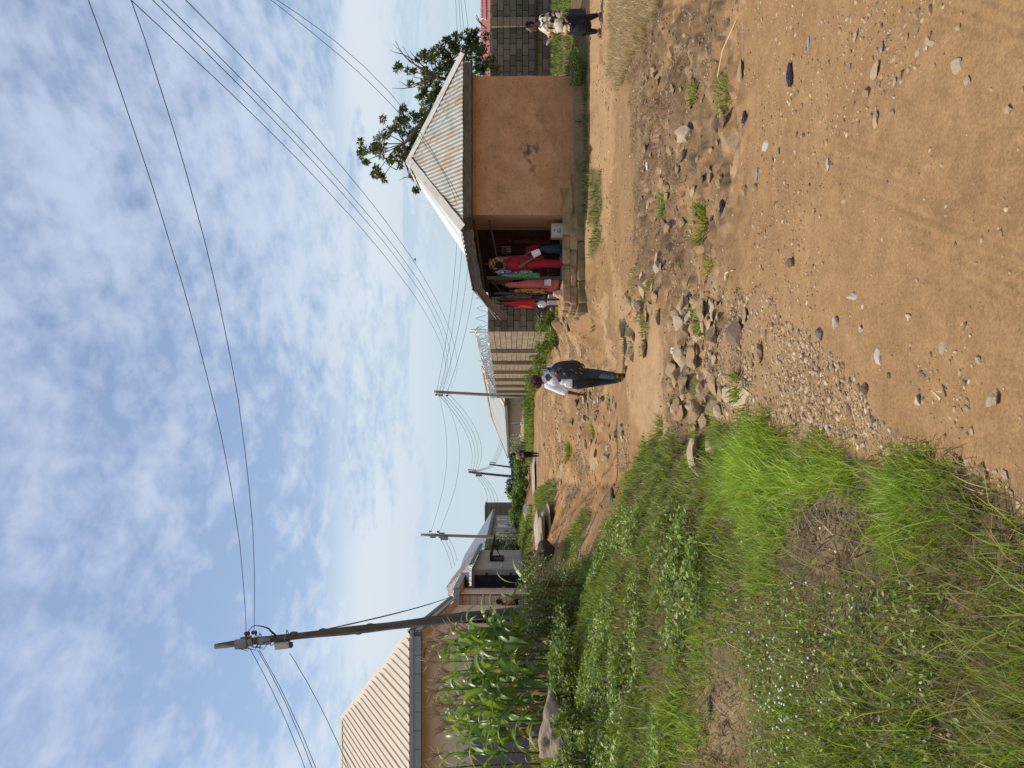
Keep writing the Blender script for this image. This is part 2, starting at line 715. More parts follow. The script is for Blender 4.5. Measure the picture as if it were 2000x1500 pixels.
def smudges(m, spots, col):
    """soot-dark hand-height smudges at fixed spots on the wall"""
    nt = m.node_tree
    b = nt.nodes['Principled BSDF']
    N = nt.nodes.new
    L = nt.links.new
    tc = N('ShaderNodeTexCoord')
    n = N('ShaderNodeTexNoise')
    n.inputs['Scale'].default_value = 9
    n.inputs['Detail'].default_value = 6
    L(tc.outputs['Object'], n.inputs['Vector'])
    for (x, y, z, r, a) in spots:
        src = b.inputs['Base Color'].links[0].from_socket
        mp = N('ShaderNodeMapping')
        mp.inputs['Location'].default_value = (-x / r, 0, -z / (r * .75))
        mp.inputs['Scale'].default_value = (1 / r, 0, 1 / (r * .75))
        L(tc.outputs['Object'], mp.inputs[0])
        ln = N('ShaderNodeVectorMath')
        ln.operation = 'LENGTH'
        L(mp.outputs[0], ln.inputs[0])
        ad = N('ShaderNodeMath')
        ad.operation = 'MULTIPLY_ADD'
        L(n.outputs['Fac'], ad.inputs[0])
        ad.inputs[1].default_value = 2.4
        L(ln.outputs['Value'], ad.inputs[2])
        mr = N('ShaderNodeMapRange')
        mr.inputs['From Min'].default_value = 1.3
        mr.inputs['From Max'].default_value = 1.9
        mr.inputs['To Min'].default_value = a
        mr.inputs['To Max'].default_value = 0
        L(ad.outputs[0], mr.inputs[0])
        mx = N('ShaderNodeMix')
        mx.data_type = 'RGBA'
        L(mr.outputs[0], mx.inputs[0])
        L(src, mx.inputs[6])
        mx.inputs[7].default_value = (*col, 1)
        L(mx.outputs[2], b.inputs['Base Color'])


smudges(MATS['plaster_orange'], [(5.55, 0, 1.26, .30, .8), (5.62, 0, 1.08, .2, .7), (5.12, 0, 1.18, .22, .55), (4.62, 0, 1.95, .3, .35), (6.3, 0, .9, .45, .3)], (.07, .052, .04))
mat('plaster_smooth', (.56, .34, .20), rough=.92, var=.1, scale=3, bump=.12, bscale=20)
mat('sandcrete', (.36, .25, .14), rough=.95, col2=(.27, .175, .09), scale=3, bump=.6, bscale=20, third=(.17, .13, .06), tscale=3.5, tp=(.55, .7))
mat('mossy_foundation', (.26, .195, .105), rough=.95, col2=(.13, .115, .05), scale=2.2, bump=.5, bscale=18)
mat_block('block_dark', (.175, .145, .105), var=.32)  # tan block colour darkened by the compound walls' shade; also the brown shed
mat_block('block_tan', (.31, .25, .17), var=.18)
mat('mortar_dark', (.07, .065, .05), rough=.95, var=.3, scale=4)  # mortar of the shaded walls, their shade put into the colour
mat('mortar_tan', (.22, .18, .125), rough=.95, var=.2, scale=6)
mat('tin_white', (.47, .47, .44), rough=.5, col2=(.38, .38, .35), scale=2.2, metal=.25, spec=.5)
mat('flashing_white', (.54, .50, .43), rough=.65, col2=(.40, .33, .25), mixp=(.55, .75), scale=3)
mat('wood_weathered', (.17, .145, .12), rough=.9, col2=(.06, .052, .045), mixp=(.35, .7), scale=5, stretch=(1, 6, 6), bump=.4, bscale=30)
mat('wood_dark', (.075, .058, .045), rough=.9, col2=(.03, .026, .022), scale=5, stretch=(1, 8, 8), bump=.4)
mat('wood_pole', (.15, .125, .10), rough=.9, col2=(.065, .055, .046), mixp=(.35, .65), scale=4, stretch=(8, 8, .8), bump=.5, bscale=25)
mat('wood_pole_pale', (.30, .255, .20), rough=.9, col2=(.17, .14, .11), scale=4, stretch=(8, 8, .8))
mat('rust_sheet', (.17, .105, .075), rough=.8, col2=(.09, .06, .045), scale=4, metal=.1)
mat('maroon_metal', (.085, .02, .018), rough=.55, var=.25, scale=3)
mat('interior_black', (.02, .018, .016), rough=.9, var=.3)  # near-black colour standing for unlit rooms behind openings
mat('steel_dark', (.05, .05, .05), rough=.6, var=.3, scale=8)
mat('steel_grey', (.22, .22, .21), rough=.5, var=.15, metal=.5, scale=8)
mat('galv', (.42, .44, .45), rough=.35, var=.1, metal=.6, scale=8)
mat('cable', (.018, .018, .02), rough=.6, var=.1)
mat('cable_grey', (.07, .07, .075), rough=.6, var=.1)
mat('porcelain', (.10, .06, .05), rough=.3, var=.1)
mat('box_grey', (.50, .50, .44), rough=.6, var=.08, scale=10)
mat('roof_cream', (.56, .46, .33), rough=.5, var=.06, scale=2, spec=.4, third=(.42, .26, .17), tscale=5, tp=(.74, .78), stretch=(1, .25, .25))
mat('roof_cap', (.47, .40, .31), rough=.5, var=.06, scale=3)
mat('fascia_grey', (.30, .30, .29), rough=.6, var=.08, scale=4)
mat('fascia_dark', (.12, .115, .11), rough=.6, var=.12, scale=4)
mat('plaster_beige', (.70, .54, .41), rough=.9, var=.06, scale=1.2, bump=.1, bscale=40, third=(.60, .44, .32), tscale=1.5, tp=(.5, .8))
mat('plaster_groove', (.36, .25, .18), rough=.95, var=.15)
mat('dado_grey', (.16, .145, .135), rough=.9, var=.15, scale=3)
mat('navy_metal', (.008, .011, .022), rough=.5, var=.25, scale=2)
mat('plaster_grey', (.37, .36, .32), rough=.92, col2=(.29, .285, .24), scale=1.5, bump=.1)
mat('plaster_pink', (.47, .43, .42), rough=.92, col2=(.42, .34, .31), scale=1.2, third=(.36, .22, .15), tscale=.8, tp=(.55, .75))
mat('white_trim', (.72, .72, .70), rough=.7, var=.05)
mat('glass_blue', (.03, .06, .16), rough=.15, var=.3, scale=2, spec=.6)
mat('glass_dark', (.03, .035, .04), rough=.2, var=.3, scale=2, spec=.6)
mat('tin_rusty', (.42, .40, .37), rough=.5, col2=(.33, .17, .085), mixp=(.47, .6), scale=3.2, stretch=(1, .3, 1), metal=.15)
mat('roof_greyblue', (.33, .345, .36), rough=.5, var=.08, scale=2, metal=.2)
mat('roof_pale', (.36, .365, .335), rough=.5, var=.06, scale=.6, metal=.1)
mat('cap_rust', (.60, .42, .26), rough=.8, var=.2)
mat('roof_red', (.30, .105, .085), rough=.75, var=.15, scale=2)
mat('bark', (.12, .095, .07), rough=.95, var=.3, scale=12, bump=.5, bscale=30)
mat('twig', (.14, .11, .09), rough=.95, var=.2)
mat('stone_tan', (.40, .275, .155), rough=.95, col2=(.29, .195, .105), scale=5, bump=.6, bscale=22, spec=.1)
mat('stone_pale', (.47, .36, .235), rough=.95, col2=(.36, .265, .165), scale=5, bump=.5, bscale=25, spec=.1)
mat('stone_brown', (.20, .135, .09), rough=.95, var=.25, scale=5, bump=.5, bscale=25, spec=.1)
mat('stone_grey', (.15, .135, .115), rough=.9, var=.2, scale=5, bump=.4, spec=.2)
mat('stone_white', (.45, .385, .30), rough=.85, var=.08, scale=6, bump=.3, spec=.2)
mat('slab_granite', (.43, .355, .27), rough=.95, col2=(.28, .23, .17), scale=2.6, bump=1.0, bscale=7, spec=.1, third=(.15, .13, .11), tscale=3, tp=(.6, .72))
mat('outcrop', (.34, .26, .18), rough=.95, col2=(.19, .145, .10), scale=3.0, bump=1.0, bscale=9, spec=.1)
mat('boulder_brown', (.085, .062, .045), rough=.95, col2=(.05, .038, .03), scale=5, bump=.7, bscale=20, spec=.1)
mat('plastic_black', (.022, .022, .026), rough=.35, var=.3, spec=.5)
mat('plastic_white', (.72, .72, .70), rough=.4, var=.05, spec=.4)
mat('plastic_blue', (.17, .19, .25), rough=.6, col2=(.34, .33, .32), mixp=(.5, .55), scale=20)
mat('plastic_green', (.09, .15, .09), rough=.5, var=.2)
mat('plastic_yellow', (.72, .70, .50), rough=.4, var=.05)
mat('plastic_red', (.45, .05, .05), rough=.4, var=.1)
mat('cardboard', (.62, .47, .27), rough=.9, var=.08)
mat('label_white', (.62, .60, .58), rough=.8, var=.05)
mat('label_ink', (.16, .16, .20), rough=.8, var=.2)
mat('label_gold', (.42, .26, .07), rough=.8, var=.2)
mat('skin', (.11, .055, .034), rough=.55, var=.08, scale=14, spec=.4)
mat('skin_mid', (.155, .08, .05), rough=.55, var=.08, scale=14, spec=.4)
mat('hair_black', (.012, .011, .011), rough=.75, var=.4, scale=60, bump=1, bscale=90)
mat('hair_red', (.085, .022, .018), rough=.7, col2=(.025, .012, .012), scale=40, bump=1.0, bscale=80)
mat('cloth_white', (.80, .80, .84), rough=.9, var=.03, scale=4, bump=.35, bscale=14)
mat('denim', (.026, .036, .05), rough=.9, col2=(.07, .092, .112), mixp=(.45, .75), scale=5, bump=.5, bscale=16)
mat('denim_shop', (.05, .085, .135), rough=.9, col2=(.03, .045, .07), scale=4, bump=.4)
mat('cloth_black', (.014, .014, .02), rough=.9, var=.3, scale=5, bump=.5, bscale=14)
mat('nylon_black', (.018, .018, .024), rough=.55, var=.35, scale=6, bump=.6, bscale=14, spec=.4)
mat('leather_brown', (.075, .045, .02), rough=.6, var=.25, scale=14)
mat('rubber_grey', (.30, .30, .30), rough=.7, var=.1)
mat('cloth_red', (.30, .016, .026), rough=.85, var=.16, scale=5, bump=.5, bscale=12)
mat('cloth_brightred', (.55, .02, .025), rough=.8, var=.2, scale=9, bump=.5, bscale=20)  # brighter, stronger red than the other red cloth
mat('cloth_coral', (.56, .135, .11), rough=.85, var=.12, scale=3, bump=.6, bscale=10, third=(.30, .05, .05), tscale=30, tp=(.63, .66))
mat('cloth_magenta', (.36, .015, .07), rough=.85, var=.15, scale=4)
mat('cloth_pinkish', (.62, .36, .28), rough=.85, var=.1, scale=4)
mat('cloth_teal', (.05, .24, .20), rough=.8, var=.2, scale=8)
mat('sandal', (.35, .28, .22), rough=.7, col2=(.10, .05, .04), scale=30)
mat('eye_white', (.6, .58, .55), rough=.3, var=.02)


def mat_print(name, cols, scale=12.0, kind='VORONOI', stretch=(1, 1, 1), rot=0.0, dist=0.0, rough=.88):
    """printed fabric: flat areas of a few colours"""
    m = bpy.data.materials.new(name)
    m.use_nodes = True
    nt = m.node_tree
    b = nt.nodes['Principled BSDF']
    N = nt.nodes.new
    L = nt.links.new
    tc = N('ShaderNodeTexCoord')
    mp = N('ShaderNodeMapping')
    mp.inputs['Scale'].default_value = stretch
    mp.inputs['Rotation'].default_value = (rot, rot * .7, rot * .3)
    L(tc.outputs['Object'], mp.inputs[0])
    nz = N('ShaderNodeTexNoise')
    nz.inputs['Scale'].default_value = scale * .5
    L(mp.outputs[0], nz.inputs['Vector'])
    add = N('ShaderNodeMix')
    add.data_type = 'RGBA'
    add.blend_type = 'LINEAR_LIGHT'
    add.inputs[0].default_value = .12 + dist
    L(mp.outputs[0], add.inputs[6])
    L(nz.outputs['Color'], add.inputs[7])
    r = N('ShaderNodeValToRGB')
    r.color_ramp.interpolation = 'CONSTANT'
    if kind == 'VORONOI':
        v = N('ShaderNodeTexVoronoi')
        v.inputs['Scale'].default_value = scale
        L(add.outputs[2], v.inputs['Vector'])
        s = N('ShaderNodeSeparateColor')
        L(v.outputs['Color'], s.inputs[0])
        L(s.outputs[0], r.inputs[0])
    else:
        v = N('ShaderNodeTexNoise')
        v.inputs['Scale'].default_value = scale
        v.inputs['Detail'].default_value = 1.5
        v.inputs['Distortion'].default_value = 1.2
        L(add.outputs[2], v.inputs['Vector'])
        mr = N('ShaderNodeMapRange')
        mr.inputs['From Min'].default_value = .28
        mr.inputs['From Max'].default_value = .72
        L(v.outputs['Fac'], mr.inputs[0])
        L(mr.outputs[0], r.inputs[0])
    els = r.color_ramp.elements
    n = len(cols)
    for i, c in enumerate(cols):
        e = els[i] if i < 2 else els.new(i / n)
        e.position = i / n
        e.color = (*c, 1)
    L(r.outputs[0], b.inputs['Base Color'])
    b.inputs['Roughness'].default_value = rough
    b.inputs['Specular IOR Level'].default_value = .15
    MATS[name] = m
    return m


mat_print('print_cream', [(.62, .55, .43), (.03, .03, .03), (.48, .36, .21), (.66, .62, .55), (.035, .035, .035), (.55, .43, .26), (.33, .25, .15)], 9.5, rot=.6, dist=.1)
mat_print('print_far', [(.45, .26, .15), (.04, .03, .03), (.55, .40, .22), (.10, .05, .04), (.30, .15, .12)], 13, rot=.4)
mat_print('print_blue', [(.03, .04, .32), (.75, .75, .78), (.03, .04, .32), (.025, .03, .28)], 9, kind='N', dist=.2)
mat_print('print_green', [(.015, .03, .02), (.10, .42, .12), (.015, .03, .02), (.22, .55, .22), (.02, .02, .02)], 10, kind='N', stretch=(1, 1, .5), dist=.3)
mat_print('print_orange', [(.62, .32, .10), (.04, .02, .015), (.55, .25, .06), (.22, .06, .03), (.03, .02, .02)], 9, kind='N', stretch=(1, 1, .4), dist=.2)
mat_print('print_tan', [(.03, .025, .02), (.45, .30, .17), (.03, .025, .02), (.55, .42, .28), (.20, .12, .06)], 10, kind='N', stretch=(1, 1, .5), dist=.3)
mat_print('print_ankara', [(.65, .33, .16), (.18, .03, .03), (.58, .28, .12), (.05, .02, .02), (.62, .36, .2)], 7, kind='N', stretch=(1, 1, .35), dist=.2)
mat_leaf('grass_mat', rough=.45, trans=.38)
mat_leaf('leaf_mat', rough=.42, trans=.30, spec=.4)
mat_leaf('maize_mat', rough=.38, trans=.32, spec=.45)


def mat_hut_roof(name):
    m = mat(name, (.37, .365, .31), rough=.55, col2=(.29, .28, .23), scale=2.0, metal=.2, spec=.5)
    nt = m.node_tree
    b = nt.nodes['Principled BSDF']
    src = b.inputs['Base Color'].links[0].from_socket
    N = nt.nodes.new
    L = nt.links.new
    tc = N('ShaderNodeTexCoord')
    mp = N('ShaderNodeMapping')
    mp.inputs['Scale'].default_value = (1.4, .55, .55)
    L(tc.outputs['Object'], mp.inputs[0])
    n = N('ShaderNodeTexNoise')
    n.inputs['Scale'].default_value = 2.4
    n.inputs['Detail'].default_value = 8
    n.inputs['Roughness'].default_value = .7
    L(mp.outputs[0], n.inputs['Vector'])
    r = N('ShaderNodeValToRGB')
    r.color_ramp.elements[0].position = .47
    r.color_ramp.elements[0].color = (0, 0, 0, 1)
    r.color_ramp.elements[1].position = .66
    r.color_ramp.elements[1].color = (.8, .8, .8, 1)
    L(n.outputs['Fac'], r.inputs[0])
    mx = N('ShaderNodeMix')
    mx.data_type = 'RGBA'
    L(r.outputs[0], mx.inputs[0])
    L(src, mx.inputs[6])
    mx.inputs[7].default_value = (.33, .165, .065, 1)
    L(mx.outputs[2], b.inputs['Base Color'])


mat_hut_roof('tin_hut')


def mat_ground():
    m = bpy.data.materials.new('ground_mat')
    m.use_nodes = True
    nt = m.node_tree
    b = nt.nodes['Principled BSDF']
    N = nt.nodes.new
    L = nt.links.new
    at = N('ShaderNodeAttribute')
    at.attribute_name = 'Col'
    tc = N('ShaderNodeTexCoord')

    def nz(scale, det, rough=.6):
        n = N('ShaderNodeTexNoise')
        n.inputs['Scale'].default_value = scale
        n.inputs['Detail'].default_value = det
        n.inputs['Roughness'].default_value = rough
        L(tc.outputs['Object'], n.inputs['Vector'])
        return n.outputs['Fac']

    def mulv(src, fac_src, lo, hi, a=.3, c=.7):
        mr = N('ShaderNodeMapRange')
        mr.inputs['From Min'].default_value = a
        mr.inputs['From Max'].default_value = c
        mr.inputs['To Min'].default_value = lo
        mr.inputs['To Max'].default_value = hi
        L(fac_src, mr.inputs[0])
        mx = N('ShaderNodeMix')
        mx.data_type = 'RGBA'
        mx.blend_type = 'MULTIPLY'
        mx.inputs[0].default_value = 1
        L(src, mx.inputs[6])
        L(mr.outputs[0], mx.inputs[7])
        return mx.outputs[2]
    f1 = nz(1.3, 5)
    f2 = nz(9, 6)
    f3 = nz(70, 4, .7)
    c = mulv(at.outputs['Color'], f1, .86, 1.12)
    c = mulv(c, f2, .84, 1.14)
    c = mulv(c, f3, .72, 1.22)
    L(c, b.inputs['Base Color'])
    b.inputs['Roughness'].default_value = .96
    b.inputs['Specular IOR Level'].default_value = .08
    bp = N('ShaderNodeBump')
    bp.inputs['Strength'].default_value = .55
    bp.inputs['Distance'].default_value = .02
    ad = N('ShaderNodeMath')
    ad.operation = 'MULTIPLY_ADD'
    L(f3, ad.inputs[0])
    ad.inputs[1].default_value = .45
    L(f2, ad.inputs[2])
    L(ad.outputs[0], bp.inputs['Height'])
    L(bp.outputs[0], b.inputs['Normal'])
    MATS['ground_mat'] = m


mat_ground()

# ------------------------------------------------------------------ ground
# regions read off the photograph (picture x, picture y), carried to the ground where they lie
G_MAIN = [(1262, 872), (1300, 845), (1350, 862), (1420, 826), (1500, 838), (1548, 862), (1590, 900), (1700, 908), (1850, 915), (1930, 962),
          (2010, 1015), (2700, 1250), (2700, 2400), (1000, 2400), (1062, 1160), (1095, 1120), (1140, 1105), (1180, 1062), (1212, 985), (1238, 905)]
G_SIDE = [[(1098, 1060), (1150, 985), (1152, 1010), (1140, 1060), (1115, 1100), (1098, 1090)],
          [(1046, 958), (1084, 934), (1086, 965), (1075, 1000), (1052, 1010)],
          [(1018, 900), (1022, 800), (1030, 730), (1052, 690), (1060, 655), (1088, 640), (1085, 672), (1068, 700), (1055, 740), (1044, 770), (1042, 880), (1038, 905)],
          [(1150, 330), (1156, 430), (1150, 490), (1160, 505), (1175, 480), (1176, 400), (1172, 330)],
          [(1140, 150), (1122, 190), (1138, 150), (1142, 420), (1150, 425), (1148, 150)],
          [(1080, -200), (1080, 148), (1150, 148), (1148, 90), (1138, 40), (1130, -200)],
          [(1228, 520), (1262, 480), (1282, 500), (1285, 560), (1270, 590), (1240, 580)],
          [(1218, 650), (1250, 585), (1265, 600), (1262, 690), (1228, 705)],
          [(1318, 740), (1395, 745), (1400, 830), (1330, 860)],
          [(1040, 985), (1040, 1100), (1020, 1140), (1000, 1010)]]
G_DRY = [(1196, -250), (1196, 120), (1205, 172), (1222, 150), (1240, 100), (1262, 60), (1285, 20), (1285, -250)]
BARE = [[(1335, 1330), (1420, 1305), (1475, 1350), (1450, 1420), (1440, 1500), (1430, 1800), (1365, 1800), (1365, 1500), (1350, 1420)],
        [(1548, 965), (1600, 960), (1650, 985), (1690, 1050), (1660, 1105), (1575, 1095)],
        [(1905, 1012), (1990, 1030), (2080, 1080), (1965, 1075)]]
TRASH = [(1205, 60), (1230, 190), (1240, 330), (1232, 470), (1250, 560), (1330, 560), (1330, 380), (1345, 200), (1400, 130), (1420, 20), (1300, 20)]
SILT = [(1200, 175), (1205, 380), (1238, 385), (1262, 300), (1262, 190), (1240, 150)]
GRAVEL = [(1310, 560), (1450, 560), (1560, 620), (1640, 690), (1700, 800), (1800, 900), (2000, 960), (2000, 1010), (1700, 900), (1545, 850), (1420, 825), (1300, 850)]


TRACK = [(1172, -100), (1196, -100), (1200, 300), (1185, 480), (1200, 560), (1215, 700), (1235, 800), (1255, 880), (1300, 840), (1300, 760), (1290, 650), (1275, 600), (1225, 610), (1200, 520), (1180, 470), (1150, 520), (1120, 600), (1090, 660), (1100, 640), (1140, 500), (1150, 300), (1150, -100)]


def jit_img(X, Y, amt):
    a = fbm(X * 2.6, Y * 2.6, 77, 4, .7) * amt * 1.7
    b = fbm(X * 2.6 + 40, Y * 2.6, 79, 4, .7) * amt * 1.7
    return a, b


def region_masks(X, Y, Z):
    xi, yi = to_img(X, Y, Z)
    ja, jb = jit_img(X, Y, 16)
    sc = np.clip(9 / np.maximum(Y, 1), .15, 2.2)
    xi = xi + ja * sc
    yi = yi + jb * sc
    ok = Y > 1.0
    g = in_poly(xi, yi, G_MAIN) & ok
    for q in G_SIDE:
        g |= in_poly(xi, yi, q) & ok
    # left terrace beyond the grass bank stays green
    bare = np.zeros(X.shape, bool)
    for q in BARE:
        bare |= in_poly(xi, yi, q) & ok
    dry = in_poly(xi, yi, G_DRY) & ok
    return xi, yi, g & ~bare, bare, dry


def soft(mask2d, it=2):
    m = mask2d.astype(float)
    for _ in range(it):
        m = (m + np.roll(m, 1, 0) + np.roll(m, -1, 0) + np.roll(m, 1, 1) + np.roll(m, -1, 1)) / 5
    return m


def build_ground():
    rr = np.concatenate([[.02, .5, 1.0, 1.4], np.geomspace(1.7, 70, 560), np.geomspace(72, 1500, 30)])
    dense = np.linspace(-.72, .60, 620)
    rest = np.linspace(.60, 2 * math.pi - .72, 90)[1:-1]
    aa = np.concatenate([dense, rest])
    R, A = np.meshgrid(rr, aa, indexing='ij')
    X = R * np.sin(A)
    Y = R * np.cos(A)
    Z = terr(X, Y)
    xi, yi, g, bare, dry = region_masks(X, Y, Z)
    sand = np.array((.302, .176, .082))
    col = np.zeros(X.shape + (3,)) + sand
    # overall variation in soil tone
    t = fbm(X * .5, Y * .5, 91, 4)[..., None]
    col = col * (1 + .10 * t)

    def mixc(mask, c, k=1.0):
        nonlocal col
        m = (mask * k)[..., None]
        col = col * (1 - m) + np.array(c) * m
    er = sstep(13, 17, Y) * (1 - sstep(32, 45, Y)) * sstep(.5, -1.0, X + .06 * Y) * (fbm(X * .6, Y * .4, 43, 3) > -.25)
    mixc(er, (.40, .215, .085), .6)
    gz = in_poly(xi, yi, GRAVEL)
    mixc(soft(gz), (.285, .185, .10), .55)
    trk = soft(in_poly(xi, yi, TRACK), 3) * (fbm(X * .7, Y * .7, 59, 3) > -.5)
    mixc(trk, (.43, .275, .145), .75)
    mixc(soft(in_poly(xi, yi, TRASH)) * (.45 + .55 * (fbm(X * 2.4, Y * 2.4, 51, 4) > -.1)), (.20, .125, .065), .8)
    mixc(soft(in_poly(xi, yi, SILT), 3), (.29, .20, .115), .3)
    # cracked rubble patches
    gyc = 10.0 + 2.2 * sstep(.8, 2.2, X)
    band = sstep(5.0, 6.2, Y + .3 * fbm(X * .8, Y * .8, 19, 2)) * (1 - sstep(gyc - .8, gyc + .6, Y)) * (1 - trk)
    b1 = fbm(X * 4.5, Y * 4.5, 63, 4, .65)
    mixc(band * (b1 > .12), (.15, .098, .055), .7)
    mixc(band * (b1 < -.28), (.40, .285, .175), .6)
    mixc(band * (fbm(X * 11, Y * 11, 65, 2) > .38), (.085, .062, .042), .75)
    near = (Y < 6.5) * sstep(.1, -.25, fbm(X * .9 + 2, Y * .9, 67, 3))
    mixc(near, (.275, .165, .078), .45)
    gul = sstep(5.4, 6.4, Y) * (1 - sstep(9.4, 10.4, Y)) * (fbm(X * 1.6, Y * 1.6, 53, 4) > .12)
    mixc(gul, (.20, .13, .07), .55)
    mid = sstep(14, 18, Y) * (1 - sstep(40, 60, Y)) * (fbm(X * .9, Y * .5, 57, 4) > .2) * (X < 2.5)
    mixc(mid, (.17, .11, .058), .6)
    mid2 = sstep(13, 16, Y) * (1 - sstep(45, 60, Y)) * (fbm(X * 1.7 + 9, Y * .9, 58, 4) > .22) * (X < 2.5)
    mixc(mid2, (.44, .30, .165), .6)
    verge = g & (xi > 1200) & ~in_poly(xi, yi, G_MAIN)
    g = g & ~(verge & (fbm(X * 1.9, Y * 1.9, 351, 4, .65) < .08))
    gs = soft(g, 2) * np.where(verge, .55, 1.0)
    mixc(gs, (.115, .095, .048), .9)
    mixc(soft(dry, 2), (.26, .20, .11), .8)
    mixc(soft(bare, 2), (.25, .175, .10), .9)
    mixc(soft(bare, 1) * (fbm(X * 8, Y * 8, 73, 3) > .1), (.14, .10, .06), .7)
    # far country: scrub green
    farm = sstep(60, 90, Y) * sstep(-2, 6, np.abs(X + .06 * Y) - 3)
    mixc(farm, (.10, .13, .05), .8)
    mixc((Y < -1) * 1.0, (.30, .22, .12), .3)
    nr, na = X.shape
    v = np.stack([X, Y, Z], -1).reshape(-1, 3)
    i, j = np.meshgrid(np.arange(nr - 1), np.arange(na), indexing='ij')
    j2 = (j + 1) % na
    f = np.stack([i * na + j, (i + 1) * na + j, (i + 1) * na + j2, i * na + j2], -1).reshape(-1, 4)
    f = f[:, ::-1]
    me = np_mesh('ground', v, f, col.reshape(-1, 3), smooth=True)
    o = link('ground', me, 'ground_mat')
    tag(o, 'bare sandy earth road and rough open ground with patches of soil', kind='structure')


build_ground()


# ------------------------------------------------------------------ walls of blocks
def block_mesh(name, sx, sy, sz, j=.004, bev=.012):
    bm = bmesh.new()
    bmesh.ops.create_cube(bm, size=1)
    for v in bm.verts:
        v.co = Vector((v.co.x * sx, v.co.y * sy, v.co.z * sz)) + Vector((rnd.uniform(-j, j), rnd.uniform(-j, j), rnd.uniform(-j, j)))
    bmesh.ops.bevel(bm, geom=bm.edges[:], offset=bev, segments=1, affect='EDGES')
    me = bpy.data.meshes.new(name)
    bm.to_mesh(me)
    bm.free()
    return me


def block_courses(parent, o, ex, L, z0, z1, bl, bh, th, m, face_n, s0=0.0, limit=None, broken=0.0, pfx='block'):
    """individual blocks laid in courses on the plane through o along ex; joints recessed in the core behind"""
    full = [block_mesh(pfx, bl - .022, th, bh - .02) for _ in range(4)]
    half = [block_mesh(pfx, bl / 2 - .022, th, bh - .02) for _ in range(2)]
    for me in full + half:
        me.materials.append(MATS[m])
    rows = int(round((z1 - z0) / bh))
    bh2 = (z1 - z0) / rows
    ang = math.atan2(ex.y, ex.x)
    n = 0
    for r in range(rows):
        s = s0
        first = True
        while s < L - .05:
            if first and r % 2:
                w, me = bl / 2, rnd.choice(half)
            elif s + bl > L + .02:
                w, me = bl / 2, rnd.choice(half)
            else:
                w, me = bl, rnd.choice(full)
            first = False
            b = bpy.data.objects.new('block', me)
            COL.objects.link(b)
            b.parent = parent
            c = o + ex * (s + w / 2) + face_n * rnd.uniform(-.004, .007)
            b.location = (c.x, c.y, z0 + bh2 * (r + .5))
            b.rotation_euler = (rnd.gauss(0, .006), rnd.gauss(0, .004), ang + rnd.gauss(0, .004))
            n += 1
            s += w
            if limit and n >= limit:
                return n
    return n


Z3 = Vector((0, 0, 1))
# --- compound wall with the lit road side, seven pilasters
FC = Vector((2.12, 31.0, 0))
FD = Vector((-3.17, 33.0, 0)).normalized()
FN = Vector((-FD.y, FD.x, 0)) * 1.0     # towards the road
if FN.x > 0:
    FN = -FN
fence = thing('compound_wall', 'long tan block wall with seven pilasters and razor wire running beside the road', 'wall', (0, 0, 0))
FL = 33.2


def fz0(s):
    return -.12 + .30 * s / FL


def ftop(s):
    return 2.62 + .30 * s / FL


mb = MB()
a = FC - FN * .13
e = FC + FD * FL - FN * .13
mb.add([a + Z3 * (fz0(0) - .4) + FN * .12, e + Z3 * (fz0(FL) - .4) + FN * .12, e + Z3 * ftop(FL) + FN * .12, a + Z3 * ftop(0) + FN * .12,
        a + Z3 * (fz0(0) - .4) - FN * .1, e + Z3 * (fz0(FL) - .4) - FN * .1, e + Z3 * ftop(FL) - FN * .1, a + Z3 * ftop(0) - FN * .1],
       [(0, 1, 2, 3), (5, 4, 7, 6), (3, 2, 6, 7), (4, 0, 3, 7), (1, 5, 6, 2)])
core = mb.build('wall_core', 'mortar_tan', fence)
# near bays, block by block
block_courses(fence, FC - FN * .0, FD, 9.6, .0, 2.62, .45, .2375, .035, 'block_tan', FN, limit=250)
# the far bays: blocks too small to pick apart, joined
fm = MB()
rows = 11
for r in range(rows):
    s = 9.6 + (.0 if r % 2 else .225)
    while s < FL - .5:
        z0 = .0 + .30 * s / FL
        bhh = .2375
        c = FC + FD * (s + .225) + Z3 * (z0 + bhh * (r + .5))
        fm.box(c, (.43, .03, bhh - .02), Matrix.Rotation(math.atan2(FD.y, FD.x), 3, 'Z'), jit=.003)
        s += .45
fo = fm.build('far_blocks', 'block_tan', fence)
fo['kind'] = 'stuff'
pil_s = [5.1, 9.5, 14.0, 18.4, 22.7, 27.2, 31.6]
for s in pil_s:
    pm = MB()
    c = FC + FD * s
    z0, z1 = fz0(s) - .3, ftop(s) - .02
    hh = (z1 - z0) / 11
    for k in range(11):
        pm.box(c + FN * .11 + Z3 * (z0 + hh * (k + .5)), (.44 if k % 2 else .43, .22, hh - .018), Matrix.Rotation(math.atan2(FD.y, FD.x), 3, 'Z'), jit=.004)
    pm.box(c + FN * .09 + Z3 * (z0 + (z1 - z0) / 2), (.40, .19, z1 - z0 - .02), Matrix.Rotation(math.atan2(FD.y, FD.x), 3, 'Z'))
    pm.build('pilaster', 'block_tan', fence)

